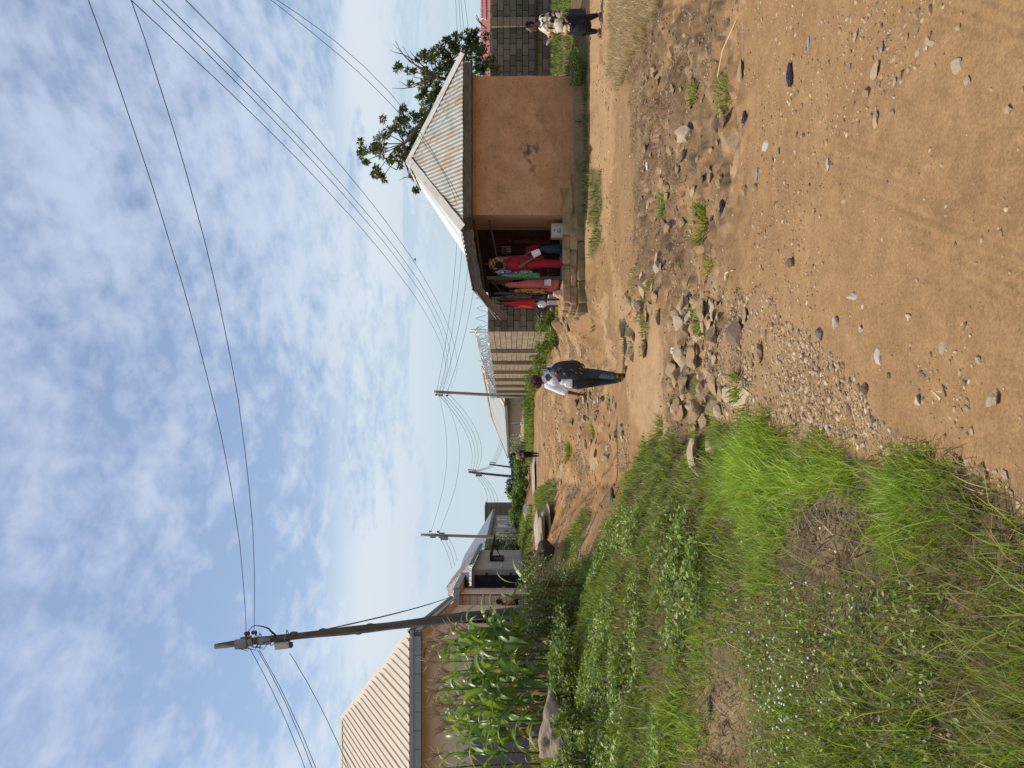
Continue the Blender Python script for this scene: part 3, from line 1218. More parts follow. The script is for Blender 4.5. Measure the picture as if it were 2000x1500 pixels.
# --- dark return of the compound wall, facing the camera, its shade put into the block colour
ret = thing('shaded_wall', 'dark shaded block wall closing the compound beside the kiosk', 'wall', (0, 0, 0))
RX = Vector((1, .0, 0)).normalized()
RO = Vector((2.10, 30.98, 0))
mb = MB()
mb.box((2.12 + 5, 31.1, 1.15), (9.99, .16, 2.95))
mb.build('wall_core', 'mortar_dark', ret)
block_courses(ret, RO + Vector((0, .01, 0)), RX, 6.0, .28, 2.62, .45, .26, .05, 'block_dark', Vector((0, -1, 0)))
mb = MB()
mb.box((2.12 + 2.6, 30.93, .20), (5.2, .24, .10))
mb.build('ledge', 'mortar_dark', ret)
mb = MB()
mb.box((2.12 + 2.6, 31.0, -.1), (5.1, .12, .5), jit=.01)
mb.build('foundation', 'sandcrete', ret)

# --- block wall behind the woman at the frame edge
bw = thing('back_wall', 'dark grey block wall with a ledge and pilaster behind the patterned-shirt woman', 'wall', (0, 0, 0))
mb = MB()
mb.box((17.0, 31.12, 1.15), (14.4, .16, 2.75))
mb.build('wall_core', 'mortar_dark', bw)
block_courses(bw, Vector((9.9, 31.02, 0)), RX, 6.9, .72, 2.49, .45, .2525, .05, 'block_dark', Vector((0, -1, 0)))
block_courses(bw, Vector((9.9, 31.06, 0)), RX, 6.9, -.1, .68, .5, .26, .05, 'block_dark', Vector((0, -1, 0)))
mb = MB()
for k in range(7):
    mb.box((14.55, 30.93, .85 + .2525 * k), (.36, .2, .235), jit=.004)
mb.build('pilaster', 'block_tan', bw)
mb = MB()
mb.box((13.4, 30.95, .70), (7.0, .22, .06))
mb.build('ledge', 'mortar_dark', bw)


# ------------------------------------------------------------------ roofs
def clip_col(poly, x):
    ts = []
    n = len(poly)
    for i in range(n):
        (x1, t1), (x2, t2) = poly[i], poly[(i + 1) % n]
        if abs(x1 - x2) < 1e-9:
            if abs(x - x1) < 1e-6:
                ts += [t1, t2]
            continue
        k = (x - x1) / (x2 - x1)
        if -1e-9 <= k <= 1 + 1e-9:
            ts.append(t1 + (t2 - t1) * k)
    if len(ts) < 2:
        return None
    return min(ts), max(ts)


def corr(lam, amp):
    return lambda x: amp * math.sin(2 * math.pi * x / lam)


def ribs(pitch, h, w=.05):
    def f(x):
        k = (x / pitch) % 1.0
        d = min(k, 1 - k) * pitch
        return h * max(0.0, min(1.0, (w - d) / (w * .45)))
    return f


def roof_plane(parent, m, pts, prof=None, step=.02, sheet=.85, lift=.0, name='roof_sheet', flip=False, seg=1):
    """pts: planar convex polygon, first two points the eave; built sheet by sheet with its real profile"""
    pts = [Vector(p) for p in pts]
    A, B = pts[0], pts[1]
    ex = (B - A).normalized()
    q = pts[2] - A
    eu = (q - ex * q.dot(ex)).normalized()
    en = ex.cross(eu)
    if en.z < 0:
        en = -en
    poly = [((p - A).dot(ex), (p - A).dot(eu)) for p in pts]
    x0 = min(p[0] for p in poly)
    x1 = max(p[0] for p in poly)
    corners = sorted(set(round(p[0], 6) for p in poly))
    ns = max(1, int(round((x1 - x0) / sheet)))
    for i in range(ns):
        a = x0 + (x1 - x0) * i / ns
        b = x0 + (x1 - x0) * (i + 1) / ns
        b2 = min(b + .03, x1)
        xs = list(np.arange(a, b2, step)) + [b2] + [c for c in corners if a < c < b2]
        xs = sorted(xs)
        V = []
        F = []
        for x in xs:
            r = clip_col(poly, min(max(x, x0 + 1e-5), x1 - 1e-5))
            if r is None:
                continue
            o = (prof(x) if prof else 0) + lift + (.009 if i % 2 else 0)
            for k in range(seg + 1):
                t = r[0] + (r[1] - r[0]) * k / seg
                V.append(A + ex * x + eu * t + en * o)
        nc = len(V) // (seg + 1)
        for c in range(nc - 1):
            for k in range(seg):
                q0 = c * (seg + 1) + k
                F.append((q0, q0 + seg + 1, q0 + seg + 2, q0 + 1))
        if F:
            MB().add(V, F).build(name, m, parent)


def cap_strip(parent, a, b, w, m, n1, name='ridge_cap', th=.02, lift=.03):
    a = Vector(a)
    b = Vector(b)
    MB().bar(a + Z3 * lift, b + Z3 * lift, w, th, up=n1).build(name, m, parent)


# ------------------------------------------------------------------ the kiosk hut
hut = thing('kiosk_hut', 'orange plastered kiosk with rusty white corrugated hip roof and open shop porch', 'kiosk', (0, 0, 0))


def relief_wall(x0, x1, z0, z1, y, nx, nz):
    xs = np.linspace(x0, x1, nx)
    zs = np.linspace(z0, z1, nz)
    Xg, Zg = np.meshgrid(xs, zs, indexing='ij')
    rough = sstep(z1 - .25, z1 - .75, Zg)
    cr = fbm(Xg * 4.2, Zg * 4.2, 201, 4)
    d = rough * (.022 * np.clip(cr, -.25, .6) - .012 * np.exp(-(np.abs(fbm(Xg * 2.6, Zg * 2.6, 207, 3)) / .035) ** 2))
    left = sstep(x0 + .9, x0 + .1, Xg) * sstep(z0 + 1.5, z0 + .5, Zg)
    d = d + left * .022 * fbm(Xg * 7 + Zg * 3, Zg * 9, 211, 3)
    # plaster fallen off at the low corner beside the porch, and along the foot
    u = fbm(Xg * 3, Zg * 3, 219, 2)
    patch = ((Xg - x0 < .62 + .12 * u) & (Xg - x0 > .02) & (Zg - z0 < .36 + .06 * u) & (Zg - z0 > .13)) | ((Xg - x0 < .95 + .1 * u) & (Zg - z0 < .1 + .05 * u))
    d = np.where(patch, -.035 + .004 * cr, d)
    # ragged right-hand edge
    Xg = Xg + np.where(np.abs(Xg - x1) < 1e-6, .012 * fbm(Xg * 0 + 3, Zg * 4, 223, 3), 0)
    V = np.stack([Xg, y - d, Zg], -1).reshape(-1, 3)
    i, j = np.meshgrid(np.arange(nx - 1), np.arange(nz - 1), indexing='ij')
    F = np.stack([i * nz + j, (i + 1) * nz + j, (i + 1) * nz + j + 1, i * nz + j + 1], -1).reshape(-1, 4)
    return V, F, patch


V, F, patch = relief_wall(4.03, 7.34, .12, 2.68, 18.30, 190, 150)
me = np_mesh('front_wall', V, F, smooth=True)
me.materials.append(MATS['plaster_orange'])
me.materials.append(MATS['sandcrete'])
pf = patch.reshape(-1)[F].all(axis=1)
me.polygons.foreach_set('material_index', pf.astype(np.int32))
fw = link('front_wall', me, None, hut)
MB().box((4.13, 19.25, 1.4), (.18, 1.82, 2.56)).build('side_wall', 'plaster_smooth', hut)
mb = MB()
mb.box((7.22, 21.2, 1.4), (.2, 5.6, 2.56))
mb.box((5.7, 23.95, 1.4), (3.2, .2, 2.56))
mb.box((5.7, 18.44, 1.4), (2.84, .2, 2.5))
mb.build('rear_walls', 'plaster_smooth', hut)
mb = MB()
x = 3.98
while x < 7.4:
    w = rnd.uniform(.55, .8)
    w = min(w, 7.42 - x)
    mb.box((x + w / 2, 18.32, -.07), (w - .006, .24, .46), jit=.012)
    x += w
mb.build('foundation', 'mossy_foundation', hut)
# a row of worn render along the wall foot
mb = MB()
mb.box((5.68, 18.3, .14), (3.36, .1, .05), jit=.012)
mb.build('render_foot', 'sandcrete', hut)

EA = Vector((3.60, 17.95, 2.80))
EB = Vector((7.74, 17.95, 2.80))
AP = Vector((5.80, 20.02, 4.37))
AP2 = Vector((5.80, 22.3, 4.37))
EC = Vector((7.74, 24.3, 2.80))
ED = Vector((3.60, 24.3, 2.80))
roof_plane(hut, 'tin_hut', [EA, EB, AP], corr(.098, .0085), .0163, .83)
roof_plane(hut, 'tin_white', [ED, EA, AP, AP2], corr(.098, .013), .0163, 1.6)
roof_plane(hut, 'tin_white', [EB, EC, AP2, AP], corr(.098, .013), .0163, 1.6)
roof_plane(hut, 'tin_white', [EC, ED, AP2], corr(.098, .013), .0163, 2.2)
nf = Vector((0, -1.57, 2.07)).normalized()


def hip_cap(p, q, w, m):
    """bent metal flashing over a hip, slightly wavy along its length"""
    p = Vector(p)
    q = Vector(q)
    d = (q - p).normalized()
    s = d.cross(Z3).normalized()
    V = []
    F = []
    n = 14
    for i in range(n + 1):
        c = p + (q - p) * (i / n) + Z3 * (.045 + rnd.uniform(-.006, .006))
        j = rnd.uniform(-.012, .012)
        V += [c - s * (w + j) - Z3 * (.62 * w), c + Z3 * .015, c + s * (w + j) - Z3 * (.62 * w)]
    for i in range(n):
        for k in range(2):
            F.append((i * 3 + k, i * 3 + k + 1, i * 3 + k + 4, i * 3 + k + 3))
    return MB().add(V, F)


hip_cap(EA + Vector((-.02, -.02, 0)), AP, .17, 0).build('hip_flashing', 'flashing_white', hut)
hip_cap(EB + Vector((.02, -.02, 0)), AP, .14, 0).build('hip_flashing', 'flashing_white', hut)
hip_cap(AP, AP2, .16, 0).build('ridge_cap', 'flashing_white', hut)
mb = MB()
mb.box((5.72, 17.99, 2.685), (3.62, .035, .175))
mb.build('fascia_board', 'wood_weathered', hut)
mb = MB()
mb.bar((3.9, 17.985, 2.69), (3.62, 17.985, 2.67), .04, .19)
mb.build('fascia_board', 'wood_dark', hut)
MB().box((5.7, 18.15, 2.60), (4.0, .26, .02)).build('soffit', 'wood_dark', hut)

# porch roof, sagging away from the hut
f1a, f1b, f1c = Vector((3.62, 18.0, 2.70)), Vector((2.24, 18.22, 2.455)), Vector((1.60, 18.42, 1.83))
mb = MB()
n = 12
for (p, q, h, nm, mt) in ((f1a, f1b, .235, 'fascia_board', 'wood_weathered'), (f1b + Vector((.02, .012, 0)), f1c, .25, 'fascia_sheet', 'rust_sheet')):
    mb = MB()
    V = []
    F = []
    for i in range(n + 1):
        c = p + (q - p) * (i / n) + Z3 * (rnd.uniform(-.010, .010))
        if nm == 'fascia_sheet':
            c = c + Z3 * (.05 * math.sin(math.pi * i / n))
        hh = h / 2 + rnd.uniform(-.008, .008)
        V += [c - Z3 * hh, c + Z3 * hh, c + Z3 * hh + Vector((0, .03, 0)), c - Z3 * hh + Vector((0, .03, 0))]
    for i in range(n):
        for k in range(4):
            F.append((i * 4 + k, i * 4 + (k + 1) % 4, i * 4 + 4 + (k + 1) % 4, i * 4 + 4 + k))
    F += [(3, 2, 1, 0), (n * 4, n * 4 + 1, n * 4 + 2, n * 4 + 3)]
    mb.add(V, F).build(nm, mt, hut)
for (p, q) in ((f1a, f1b), (f1b, f1c)):
    up = Z3 * .13
    back = Vector((.12, 2.35, -.03))
    roof_plane(hut, 'rust_sheet', [p + up, q + up, q + up + back, p + up + back], corr(.1, .012), .025, .8)
# pale torn edge sheet lying over the porch roof and the twisted end strip
mb = MB()
mb.bar(f1a + Vector((-.1, -.02, .135)), f1b + Vector((.05, -.02, .14)), .10, .012)
mb.build('roof_edge_strip', 'tin_white', hut)
mb = MB()
mb.bar(f1b + Vector((-.05, -.03, .05)), f1c + Vector((-.03, .1, .20)), .05, .014)
mb.build('roof_edge_strip', 'tin_white', hut)
# rafters and battens seen under the porch
for (a, b, r) in (((3.9, 18.2, 2.55), (2.3, 18.5, 2.33), .035), ((3.9, 19.2, 2.6), (2.0, 19.3, 2.15), .03), ((3.2, 18.1, 2.56), (3.25, 20.2, 2.72), .03), ((2.5, 18.3, 2.42), (2.55, 20.2, 2.6), .03),
                  ((3.95, 18.5, 2.2), (2.9, 18.7, 1.98), .022), ((2.6, 18.6, 2.2), (2.0, 18.7, 1.75), .025)):
    MB().tube([a, b], r, 6).build('rafter', 'wood_dark', hut)
for (yi, top, bot, dY, r) in ((543, 951, 1101, 18.5, .038), (573, 965, 1096, 18.6, .026), (585, 970, 1092, 18.7, .022), (598, 985, 1090, 18.75, .022)):
    a = P(bot, yi, dY)
    b = P(top, yi, dY)
    MB().bar(a, b, r * 2, r * 2, up=(0, 1, 0)).build('porch_post', 'steel_dark', hut)
# porch floor on courses of worn sandcrete blocks
mb = MB()
mb.add([(4.05, 18.28, .40), (2.12, 18.60, .36), (2.02, 20.3, .36), (4.05, 20.3, .40), (4.05, 18.28, -.2), (2.12, 18.60, -.2), (2.02, 20.3, -.2), (4.05, 20.3, -.2)],
       [(0, 3, 2, 1), (4, 5, 6, 7), (0, 1, 5, 4), (1, 2, 6, 5), (2, 3, 7, 6), (3, 0, 4, 7)])
mb.build('porch_floor', 'sandcrete', hut)
for r in range(3):
    x = 4.06
    while x > 2.0:
        w = rnd.uniform(.5, .95)
        w = min(w, x - 1.93)
        t = (4.05 - (x - w / 2)) / 2.07
        y = 18.24 + .31 * t
        bm_ = block_mesh('plinth_block', w + .004, .26 + rnd.uniform(0, .06), (.20 if r else .26) + rnd.uniform(-.012, .012), .022, .035)
        bm_.materials.append(MATS['sandcrete' if r else 'mossy_foundation'])
        o = link('plinth_block', bm_, None, hut, (x - w / 2, y + .06 - .02 * (2 - r), [-.03, .175, .345][r]))
        o.rotation_euler = (rnd.gauss(0, .03), rnd.gauss(0, .02), -.15 + rnd.gauss(0, .03))
        x -= w
for i in range(4):
    for r in range(3):
        bm_ = block_mesh('plinth_block', .3 + rnd.uniform(-.06, .06), .42, .19 if r else .25, .02, .035)
        bm_.materials.append(MATS['sandcrete' if r else 'mossy_foundation'])
        o = link('plinth_block', bm_, None, hut, (2.02 - .03 * i - .05 * (2 - r) + rnd.uniform(-.03, .03), 18.72 + .43 * i, [-.05, .155, .315][r]))
        o.rotation_euler = (rnd.gauss(0, .04), rnd.gauss(0, .04), -.1 + rnd.gauss(0, .08))
# shop front under the porch
MB().box((3.27, 20.42, 1.50), (1.66, .1, 2.32)).build('shop_wall', 'wood_dark', hut)  # dark colour puts the shade under the porch into this wall
for k in range(2):
    V = []
    F = []
    xa = 3.98 - k * .56
    n = 45
    for i in range(n + 1):
        x = xa - .54 * i / n
        y = 20.33 - .012 * math.sin(i * 2 * math.pi / 5) - .02 * k
        V += [(x, y, .42), (x, y, 2.28)]
    for i in range(n):
        F.append((i * 2, i * 2 + 1, i * 2 + 3, i * 2 + 2))
    MB().add(V, F).build('shutter', 'maroon_metal', hut)
MB().box((2.58, 20.36, 1.32), (.54, .03, 1.85)).build('doorway', 'interior_black', hut)  # flat black panel painted as the unlit inside of the shop
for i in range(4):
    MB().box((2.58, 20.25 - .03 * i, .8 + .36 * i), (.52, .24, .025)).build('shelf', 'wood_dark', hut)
mb = MB()
mb.box((3.55, 20.34, 1.80), (.18, .012, .24))
po = mb.build('notice', 'label_white', hut)
MB().box((3.55, 20.331, 1.84), (.12, .004, .10)).build('notice_print', 'cloth_teal', hut)


# ------------------------------------------------------------------ goods in the shop
def garment(name, label, cat, m, x, y, ztop, zbot, prof, waves=5, amp=.12, group=None, rot=0.0, n=40, nz=14):
    """cloth hanging in folds: prof gives (fraction from top, half width, half depth)"""
    t = thing(name, label, cat, (x, y, zbot), group, rot)
    V = []
    F = []
    ph = rnd.uniform(0, 6.28)
    fr = [p[0] for p in prof]
    for i in range(nz + 1):
        f = i / nz
        wx = np.interp(f, fr, [p[1] for p in prof])
        wy = np.interp(f, fr, [p[2] for p in prof])
        for k in range(n):
            a = 2 * math.pi * k / n
            w = 1 + amp * math.sin(waves * a + f * 1.3 + ph) * min(1, f * 2 + .2) + .10 * math.sin((waves * 2 + 3) * a + f * 5 + ph * 2) * min(1, f * 2.5 + .1) + .05 * math.sin(3 * a + f * 11 + ph)
            V.append((wx * w * math.cos(a), wy * w * math.sin(a), (ztop - zbot) * (1 - f) + (.03 * math.sin(a * 2 + ph) + .012 * math.sin(a * 5)) * f * f))
    for i in range(nz):
        for k in range(n):
            a = i * n + k
            b = i * n + (k + 1) % n
            F.append((a, a + n, b + n, b))
    F.append(tuple(range(n)))
    F.append(tuple(range(nz * n, nz * n + n))[::-1])
    MB().add(V, F).build('cloth', m, t, smooth=True)
    return t


def hang(name, label, cat, m, xt, xb, ya, yb, Y, flare=1.15, waves=5, dep=.05, group='clothes hanging in the shop', hook=True, amp=.14, top=.6):
    a = P(xt, (ya + yb) / 2, Y)
    b = P(xb, (ya + yb) / 2, Y)
    w = abs(ya - yb) * Y / FPX / 2
    t = garment(name, label, cat, m, a.x, Y, a.z, b.z, [(0, w * top * .3, dep * .4), (.05, w * top * 1.05, dep * .8), (.22, w * top * .95, dep), (.45, w * .85, dep), (1, w * flare, dep * 1.2)], waves, amp, group)
    if hook:
        h = a.z - b.z
        MB().tube([(0, 0, h - .02), (0, 0, h + .06), (.02, 0, h + .085), (.03, 0, h + .06)], .005, 5).build('hanger_hook', 'steel_grey', t)
    return t


hang('hanging_cloth', 'orange and maroon wax-print cloth bundled under the porch roof', 'cloth', 'print_ankara', 954, 990, 500, 532, 18.75, .7, 7, .12)
hang('hanging_cloth', 'blue and white printed cloth hanging beside the porch post', 'cloth', 'print_blue', 968, 1037, 526, 538, 18.62, 1.0, 4, .05)
hang('hanging_cloth', 'green and black printed cloth hanging in front of the blue one', 'cloth', 'print_green', 978, 1053, 533, 544, 18.5, 1.0, 4, .05)
hang('hanging_dress', 'long coral red dress hanging outside the shop', 'dress', 'cloth_coral', 987, 1092, 544, 569, 18.62, 1.15, 6, .10, top=.45)
hang('hanging_cloth', 'narrow orange and black cloth hanging next to the coral dress', 'cloth', 'print_orange', 1002, 1066, 563, 573, 18.55, .9, 4, .05)
hang('hanging_cloth', 'tan and black patterned cloth hanging between two thin posts', 'cloth', 'print_tan', 975, 1036, 575, 587, 18.8, 1.0, 5, .06)
hang('hanging_dress', 'bright red dress hanging on the outermost porch post', 'dress', 'cloth_brightred', 976, 1043, 587, 599, 18.66, 1.25, 5, .07, top=.3)
hang('hanging_cloth', 'magenta cloth hanging inside the dark shop', 'cloth', 'cloth_magenta', 1026, 1056, 478, 501, 19.5, 1.0, 5, .06)
jn = hang('hanging_jeans', 'faded blue jeans hanging low inside the shop', 'jeans', 'denim_shop', 1052, 1097, 477, 496, 19.2, .85, 2, .07, amp=.25)
hang('hanging_cloth', 'pale pink cloth trailing to the porch floor', 'cloth', 'cloth_pinkish', 1080, 1099, 566, 582, 18.5, 1.0, 5, .06, hook=False)

for (lab, m_, xt, xb, ya, yb, Y_, fl) in (
        ('white blouse hanging behind the coral dress', 'cloth_white', 985, 1030, 550, 562, 19.3, 1.0),
        ('dark printed cloth hanging behind the red clothes', 'print_tan', 978, 1040, 520, 530, 19.2, 1.0),
        ('white and blue cloth hanging next to the tan print', 'print_blue', 1000, 1045, 570, 576, 19.0, 1.0),
        ('black cloth hanging behind the bright red dress', 'cloth_black', 972, 1050, 581, 592, 19.1, 1.0),
        ('small orange print hanging high behind the porch post', 'print_orange', 960, 1000, 545, 556, 19.4, 1.0),
        ('red and pink cloth hanging behind the person in red', 'cloth_coral', 985, 1060, 498, 507, 19.7, 1.0),
        ('tan print folded cloth low behind the coral dress', 'print_ankara', 1048, 1090, 556, 566, 19.0, 1.0),
        ('dark maroon cloth hanging by the shutter', 'maroon_metal', 1000, 1075, 466, 477, 19.9, 1.0)):
    hang('hanging_cloth', lab, 'cloth', m_, xt, xb, ya, yb, Y_, fl, 5, .05)


def carton(name, label, xt, xb, ya, yb, Y, dep, m, lab=True, group=None, cat='box'):
    a = P(xt, ya, Y)
    b = P(xb, yb, Y)
    w, h = abs(a.x - b.x), abs(a.z - b.z)
    t = thing(name, label, cat, ((a.x + b.x) / 2, Y + dep / 2, min(a.z, b.z)), group)
    bm_ = block_mesh('carton_body', w, dep, h, .003, .005)
    bm_.materials.append(MATS[m])
    link('carton_body', bm_, None, t, (0, 0, h / 2))
    if lab:
        MB().box((0, -dep / 2 - .003, h * .47), (w * .62, .004, h * .92)).build('label', 'label_white', t)
        mb = MB()
        for i in range(3):
            mb.box((-.01 * i, -dep / 2 - .007, h * (.22 + .12 * i)), (w * (.4 - .05 * i), .003, h * .05))
        mb.build('print_lines', 'label_ink', t)
        MB().box((0, -dep / 2 - .007, h * .72), (w * .16, .003, h * .16), Matrix.Rotation(.78, 3, 'Y')).build('emblem', 'label_gold', t)
        MB().box((0, 0, h + .002), (w * .96, dep * .16, .003)).build('tape', 'cardboard', t)
    return t


carton('carton', 'cardboard carton with white printed label on the porch floor', 1077, 1100, 436, 464, 18.75, .3, 'cardboard')
carton('carton', 'small white carton among the goods by the outer post', 1071, 1090, 575, 585, 18.75, .16, 'label_white', False)
carton('carton', 'white and grey packet on the porch edge under the red dress', 1070, 1087, 587, 598, 18.8, .12, 'plastic_white', False)
carton('red_box', 'small red box under the coral dress', 1078, 1088, 542, 553, 18.75, .1, 'plastic_red', False)
# white shopping bag hung by the red dress
t = thing('plastic_bag', 'crumpled white plastic bag hanging below the red dress', 'bag', P(1069, 594, 18.7))
mb = MB()
mb.ell((0, 0, .13), (.085, .05, .12), None, 14, 9)
mb.v = [(x * (1 + .18 * math.sin(9 * z * 10 + x * 40)), y, z + .012 * math.sin(x * 90)) for x, y, z in mb.v]
mb.build('bag_body', 'plastic_white', t)
MB().tube([(-.03, 0, .22), (-.02, 0, .30), (.02, 0, .30), (.03, 0, .22)], .006, 5).build('bag_handle', 'plastic_white', t)
t = thing('handbag', 'small white handbag with tan ring handle against the coral dress', 'bag', P(1076, 552, 18.42))
MB().box((0, 0, .08), (.15, .06, .15), None, .85, .006).build('bag_body', 'label_white', t)
MB().tube([Vector((.05 * math.cos(a), -.035, .10 + .055 * math.sin(a))) for a in np.linspace(0, 6.28, 13)], .008, 6).build('ring_handle', 'cardboard', t)
t = thing('wooden_bench', 'low dark wooden bench at the back of the porch', 'bench', P(1100, 533, 19.0))
for s in (-.22, .22):
    for d in (-.08, .08):
        MB().box((s, d, .18), (.04, .04, .36)).build('leg', 'wood_dark', t)
MB().box((0, 0, .375), (.56, .24, .03)).build('seat', 'wood_weathered', t)
MB().box((0, .0, .14), (.5, .03, .03)).build('stretcher', 'wood_dark', t)


# ------------------------------------------------------------------ beige house beside the maize
h1 = thing('beige_house', 'beige house with cream ribbed hip roof and grey gutter behind the maize', 'house', (0, 0, 0))
E0, E1, E2 = Vector((-19, 17.5, 3.98)), Vector((-5.62, 17.5, 3.98)), Vector((-8.05, 29.0, 3.98))
R1, R0 = Vector((-10.0, 23.0, 6.76)), Vector((-19, 23.0, 6.76))
roof_plane(h1, 'roof_cream', [E0 + Vector((6.5, 0, 0)), E1, R1, R0 + Vector((6.5, 0, 0))], ribs(.215, .028, .026), .012, .86, seg=2)
roof_plane(h1, 'roof_cream', [E0, E0 + Vector((6.5, 0, 0)), R0 + Vector((6.5, 0, 0)), R0], ribs(.215, .028, .026), .02, 3.2)
roof_plane(h1, 'roof_cream', [E1, E2, R1], ribs(.215, .028, .026), .02, .86)
roof_plane(h1, 'roof_cream', [E2, E2 + Vector((-11, 0, 0)), R0, R1], None, .2, 5)
hip_cap(E1, R1, .16, 0).build('hip_cap', 'roof_cap', h1)
hip_cap(R1, R0, .16, 0).build('ridge_cap', 'roof_cap', h1)
MB().box((-12.3, 17.46, 3.93), (13.4, .05, .085)).build('gutter', 'fascia_grey', h1)
mb = MB()
for i in range(30):
    x = -5.75 - i * .43
    MB().box((x - .2, 17.475, 3.805), (.418, .03, .17)).build('fascia_panel', 'fascia_grey', h1)
mb = MB()
MB().box((-12.3, 17.5, 3.84), (13.3, .02, .30)).build('fascia_back', 'fascia_dark', h1)
d12 = (E2 - E1).normalized()
MB().bar(E1 + Vector((.02, 0, -.05)), E2 + Vector((.02, 0, -.05)), .05, .10).build('gutter', 'fascia_dark', h1)
for i in range(14):
    a = E1 + d12 * (.05 + .82 * i) - Z3 * .175
    MB().bar(a, a + d12 * .805, .03, .15).build('fascia_panel', 'fascia_grey' if i % 2 else 'fascia_grey', h1)
# soffits
MB().add([(-19, 17.52, 3.72), (-5.64, 17.52, 3.72), (-5.64, 18.1, 3.72), (-19, 18.1, 3.72)], [(0, 1, 2, 3)]).build('soffit', 'plaster_beige', h1)
sA, sB = E1 + Vector((-.03, .02, -.265)), E2 + Vector((-.03, 0, -.265))
MB().add([sA, sB, sB + Vector((-.75, .1, 0)), sA + Vector((-.75, .1, 0))], [(0, 1, 2, 3)]).build('soffit', 'plaster_beige', h1)
W1, W2 = Vector((-5.98, 18.05, 0)), Vector((-8.35, 29.0, 0))
MB().box(((-19 - 5.98) / 2, 18.15, 1.95), (13.02, .2, 3.56)).build('front_wall', 'plaster_beige', h1)
mb = MB()
nn = Vector((d12.y, -d12.x, 0))
mb.add([W1 + Z3 * .2, W2 + Z3 * .2, W2 + Z3 * 3.73, W1 + Z3 * 3.73] + [p - nn * .2 for p in (W1 + Z3 * .2, W2 + Z3 * .2, W2 + Z3 * 3.73, W1 + Z3 * 3.73)],
       [(0, 1, 2, 3), (7, 6, 5, 4), (0, 3, 7, 4), (1, 5, 6, 2), (3, 2, 6, 7)])
mb.build('side_wall', 'plaster_beige', h1)
MB().box((-12.6, 18.03, 1.6), (12.4, .05, 1.95)).build('dado', 'dado_grey', h1)
# corner quoins
z = 2.62
k = 0
while z < 3.70:
    hgt = min(.25, 3.71 - z)
    if k % 2:
        MB().box((-6.22, 18.045, z + hgt / 2), (.36, .03, hgt - .022)).build('quoin', 'plaster_beige', h1)
    else:
        for s in (-.0925, .0925):
            MB().box((-6.22 + s, 18.045, z + hgt / 2), (.168, .03, hgt - .022)).build('quoin', 'plaster_beige', h1)
    z += hgt
    k += 1
MB().box((-6.22, 18.046, 3.16), (.38, .016, 1.1)).build('quoin_joint', 'plaster_groove', h1)
# steel door in the side wall
ds = W1 + d12 * 3.9
MB().add([ds + nn * .03 + Z3 * .9, ds + d12 * 2.6 + nn * .03 + Z3 * .9, ds + d12 * 2.6 + nn * .03 + Z3 * 3.25, ds + nn * .03 + Z3 * 3.25],
         [(0, 1, 2, 3)]).build('steel_door', 'navy_metal', h1)
mb = MB()
for q in (0, 1.28, 2.56):
    mb.bar(ds + d12 * q + nn * .06 + Z3 * .9, ds + d12 * q + nn * .06 + Z3 * 3.25, .05, .05, up=(0, 1, 0))
mb.build('door_frame', 'navy_metal', h1)
MB().box((-6.35, 17.85, 3.62), (.09, .07, .09)).build('lamp_holder', 'white_trim', h1)

# ------------------------------------------------------------------ second beige house with the steel gate leaf
h2 = thing('gate_house', 'beige house with quoined corner and grey fascia behind the wooden pole', 'house', (0, 0, 0))
MB().box((-12.2, 30.6, 2.3), (7.7, .2, 2.9)).build('front_wall', 'plaster_beige', h2)
MB().add([(-8.35, 30.5, .8), (-9.0, 34.2, .8), (-9.0, 34.2, 3.72), (-8.35, 30.5, 3.72), (-8.55, 30.5, .8), (-9.2, 34.2, .8), (-9.2, 34.2, 3.72), (-8.55, 30.5, 3.72)],
         [(0, 1, 2, 3), (7, 6, 5, 4), (0, 3, 7, 4), (1, 5, 6, 2)]).build('side_wall', 'plaster_beige', h2)
q0, q1, q2 = Vector((-16, 30, 3.92)), Vector((-8.0, 30, 3.92)), Vector((-8.8, 36.5, 3.92))
qa = Vector((-11.8, 34.0, 5.3))
roof_plane(h2, 'roof_cream', [q0, q1, qa, Vector((-16, 34, 5.3))], ribs(.25, .035, .05), .025, .9)
roof_plane(h2, 'roof_cream', [q1, q2, qa], ribs(.25, .035, .05), .025, .9)
MB().bar(q0 - Z3 * .1, q1 - Z3 * .1, .05, .22).build('fascia', 'fascia_grey', h2)
MB().bar(q1 + Vector((.02, .03, -.1)), q2 + Vector((.02, 0, -.1)), .05, .22).build('fascia', 'fascia_grey', h2)
MB().add([(-16, 30.02, 3.72), (-8.02, 30.02, 3.72), (-8.6, 34.5, 3.72), (-16, 31, 3.72)], [(0, 1, 2, 3)]).build('soffit', 'plaster_beige', h2)
z = 1.0
k = 0
while z < 3.7:
    hgt = .29
    if k % 2:
        MB().box((-8.62, 30.485, z + hgt / 2), (.44, .035, hgt - .03)).build('quoin', 'plaster_beige', h2)
    else:
        for s in (-.113, .113):
            MB().box((-8.62 + s, 30.485, z + hgt / 2), (.205, .035, hgt - .03)).build('quoin', 'plaster_beige', h2)
    z += hgt
    k += 1
MB().box((-8.62, 30.492, 2.3), (.46, .018, 2.75)).build('quoin_joint', 'plaster_groove', h2)
MB().box((-10.0, 30.48, 1.55), (2.2, .035, 1.7)).build('dado', 'dado_grey', h2)
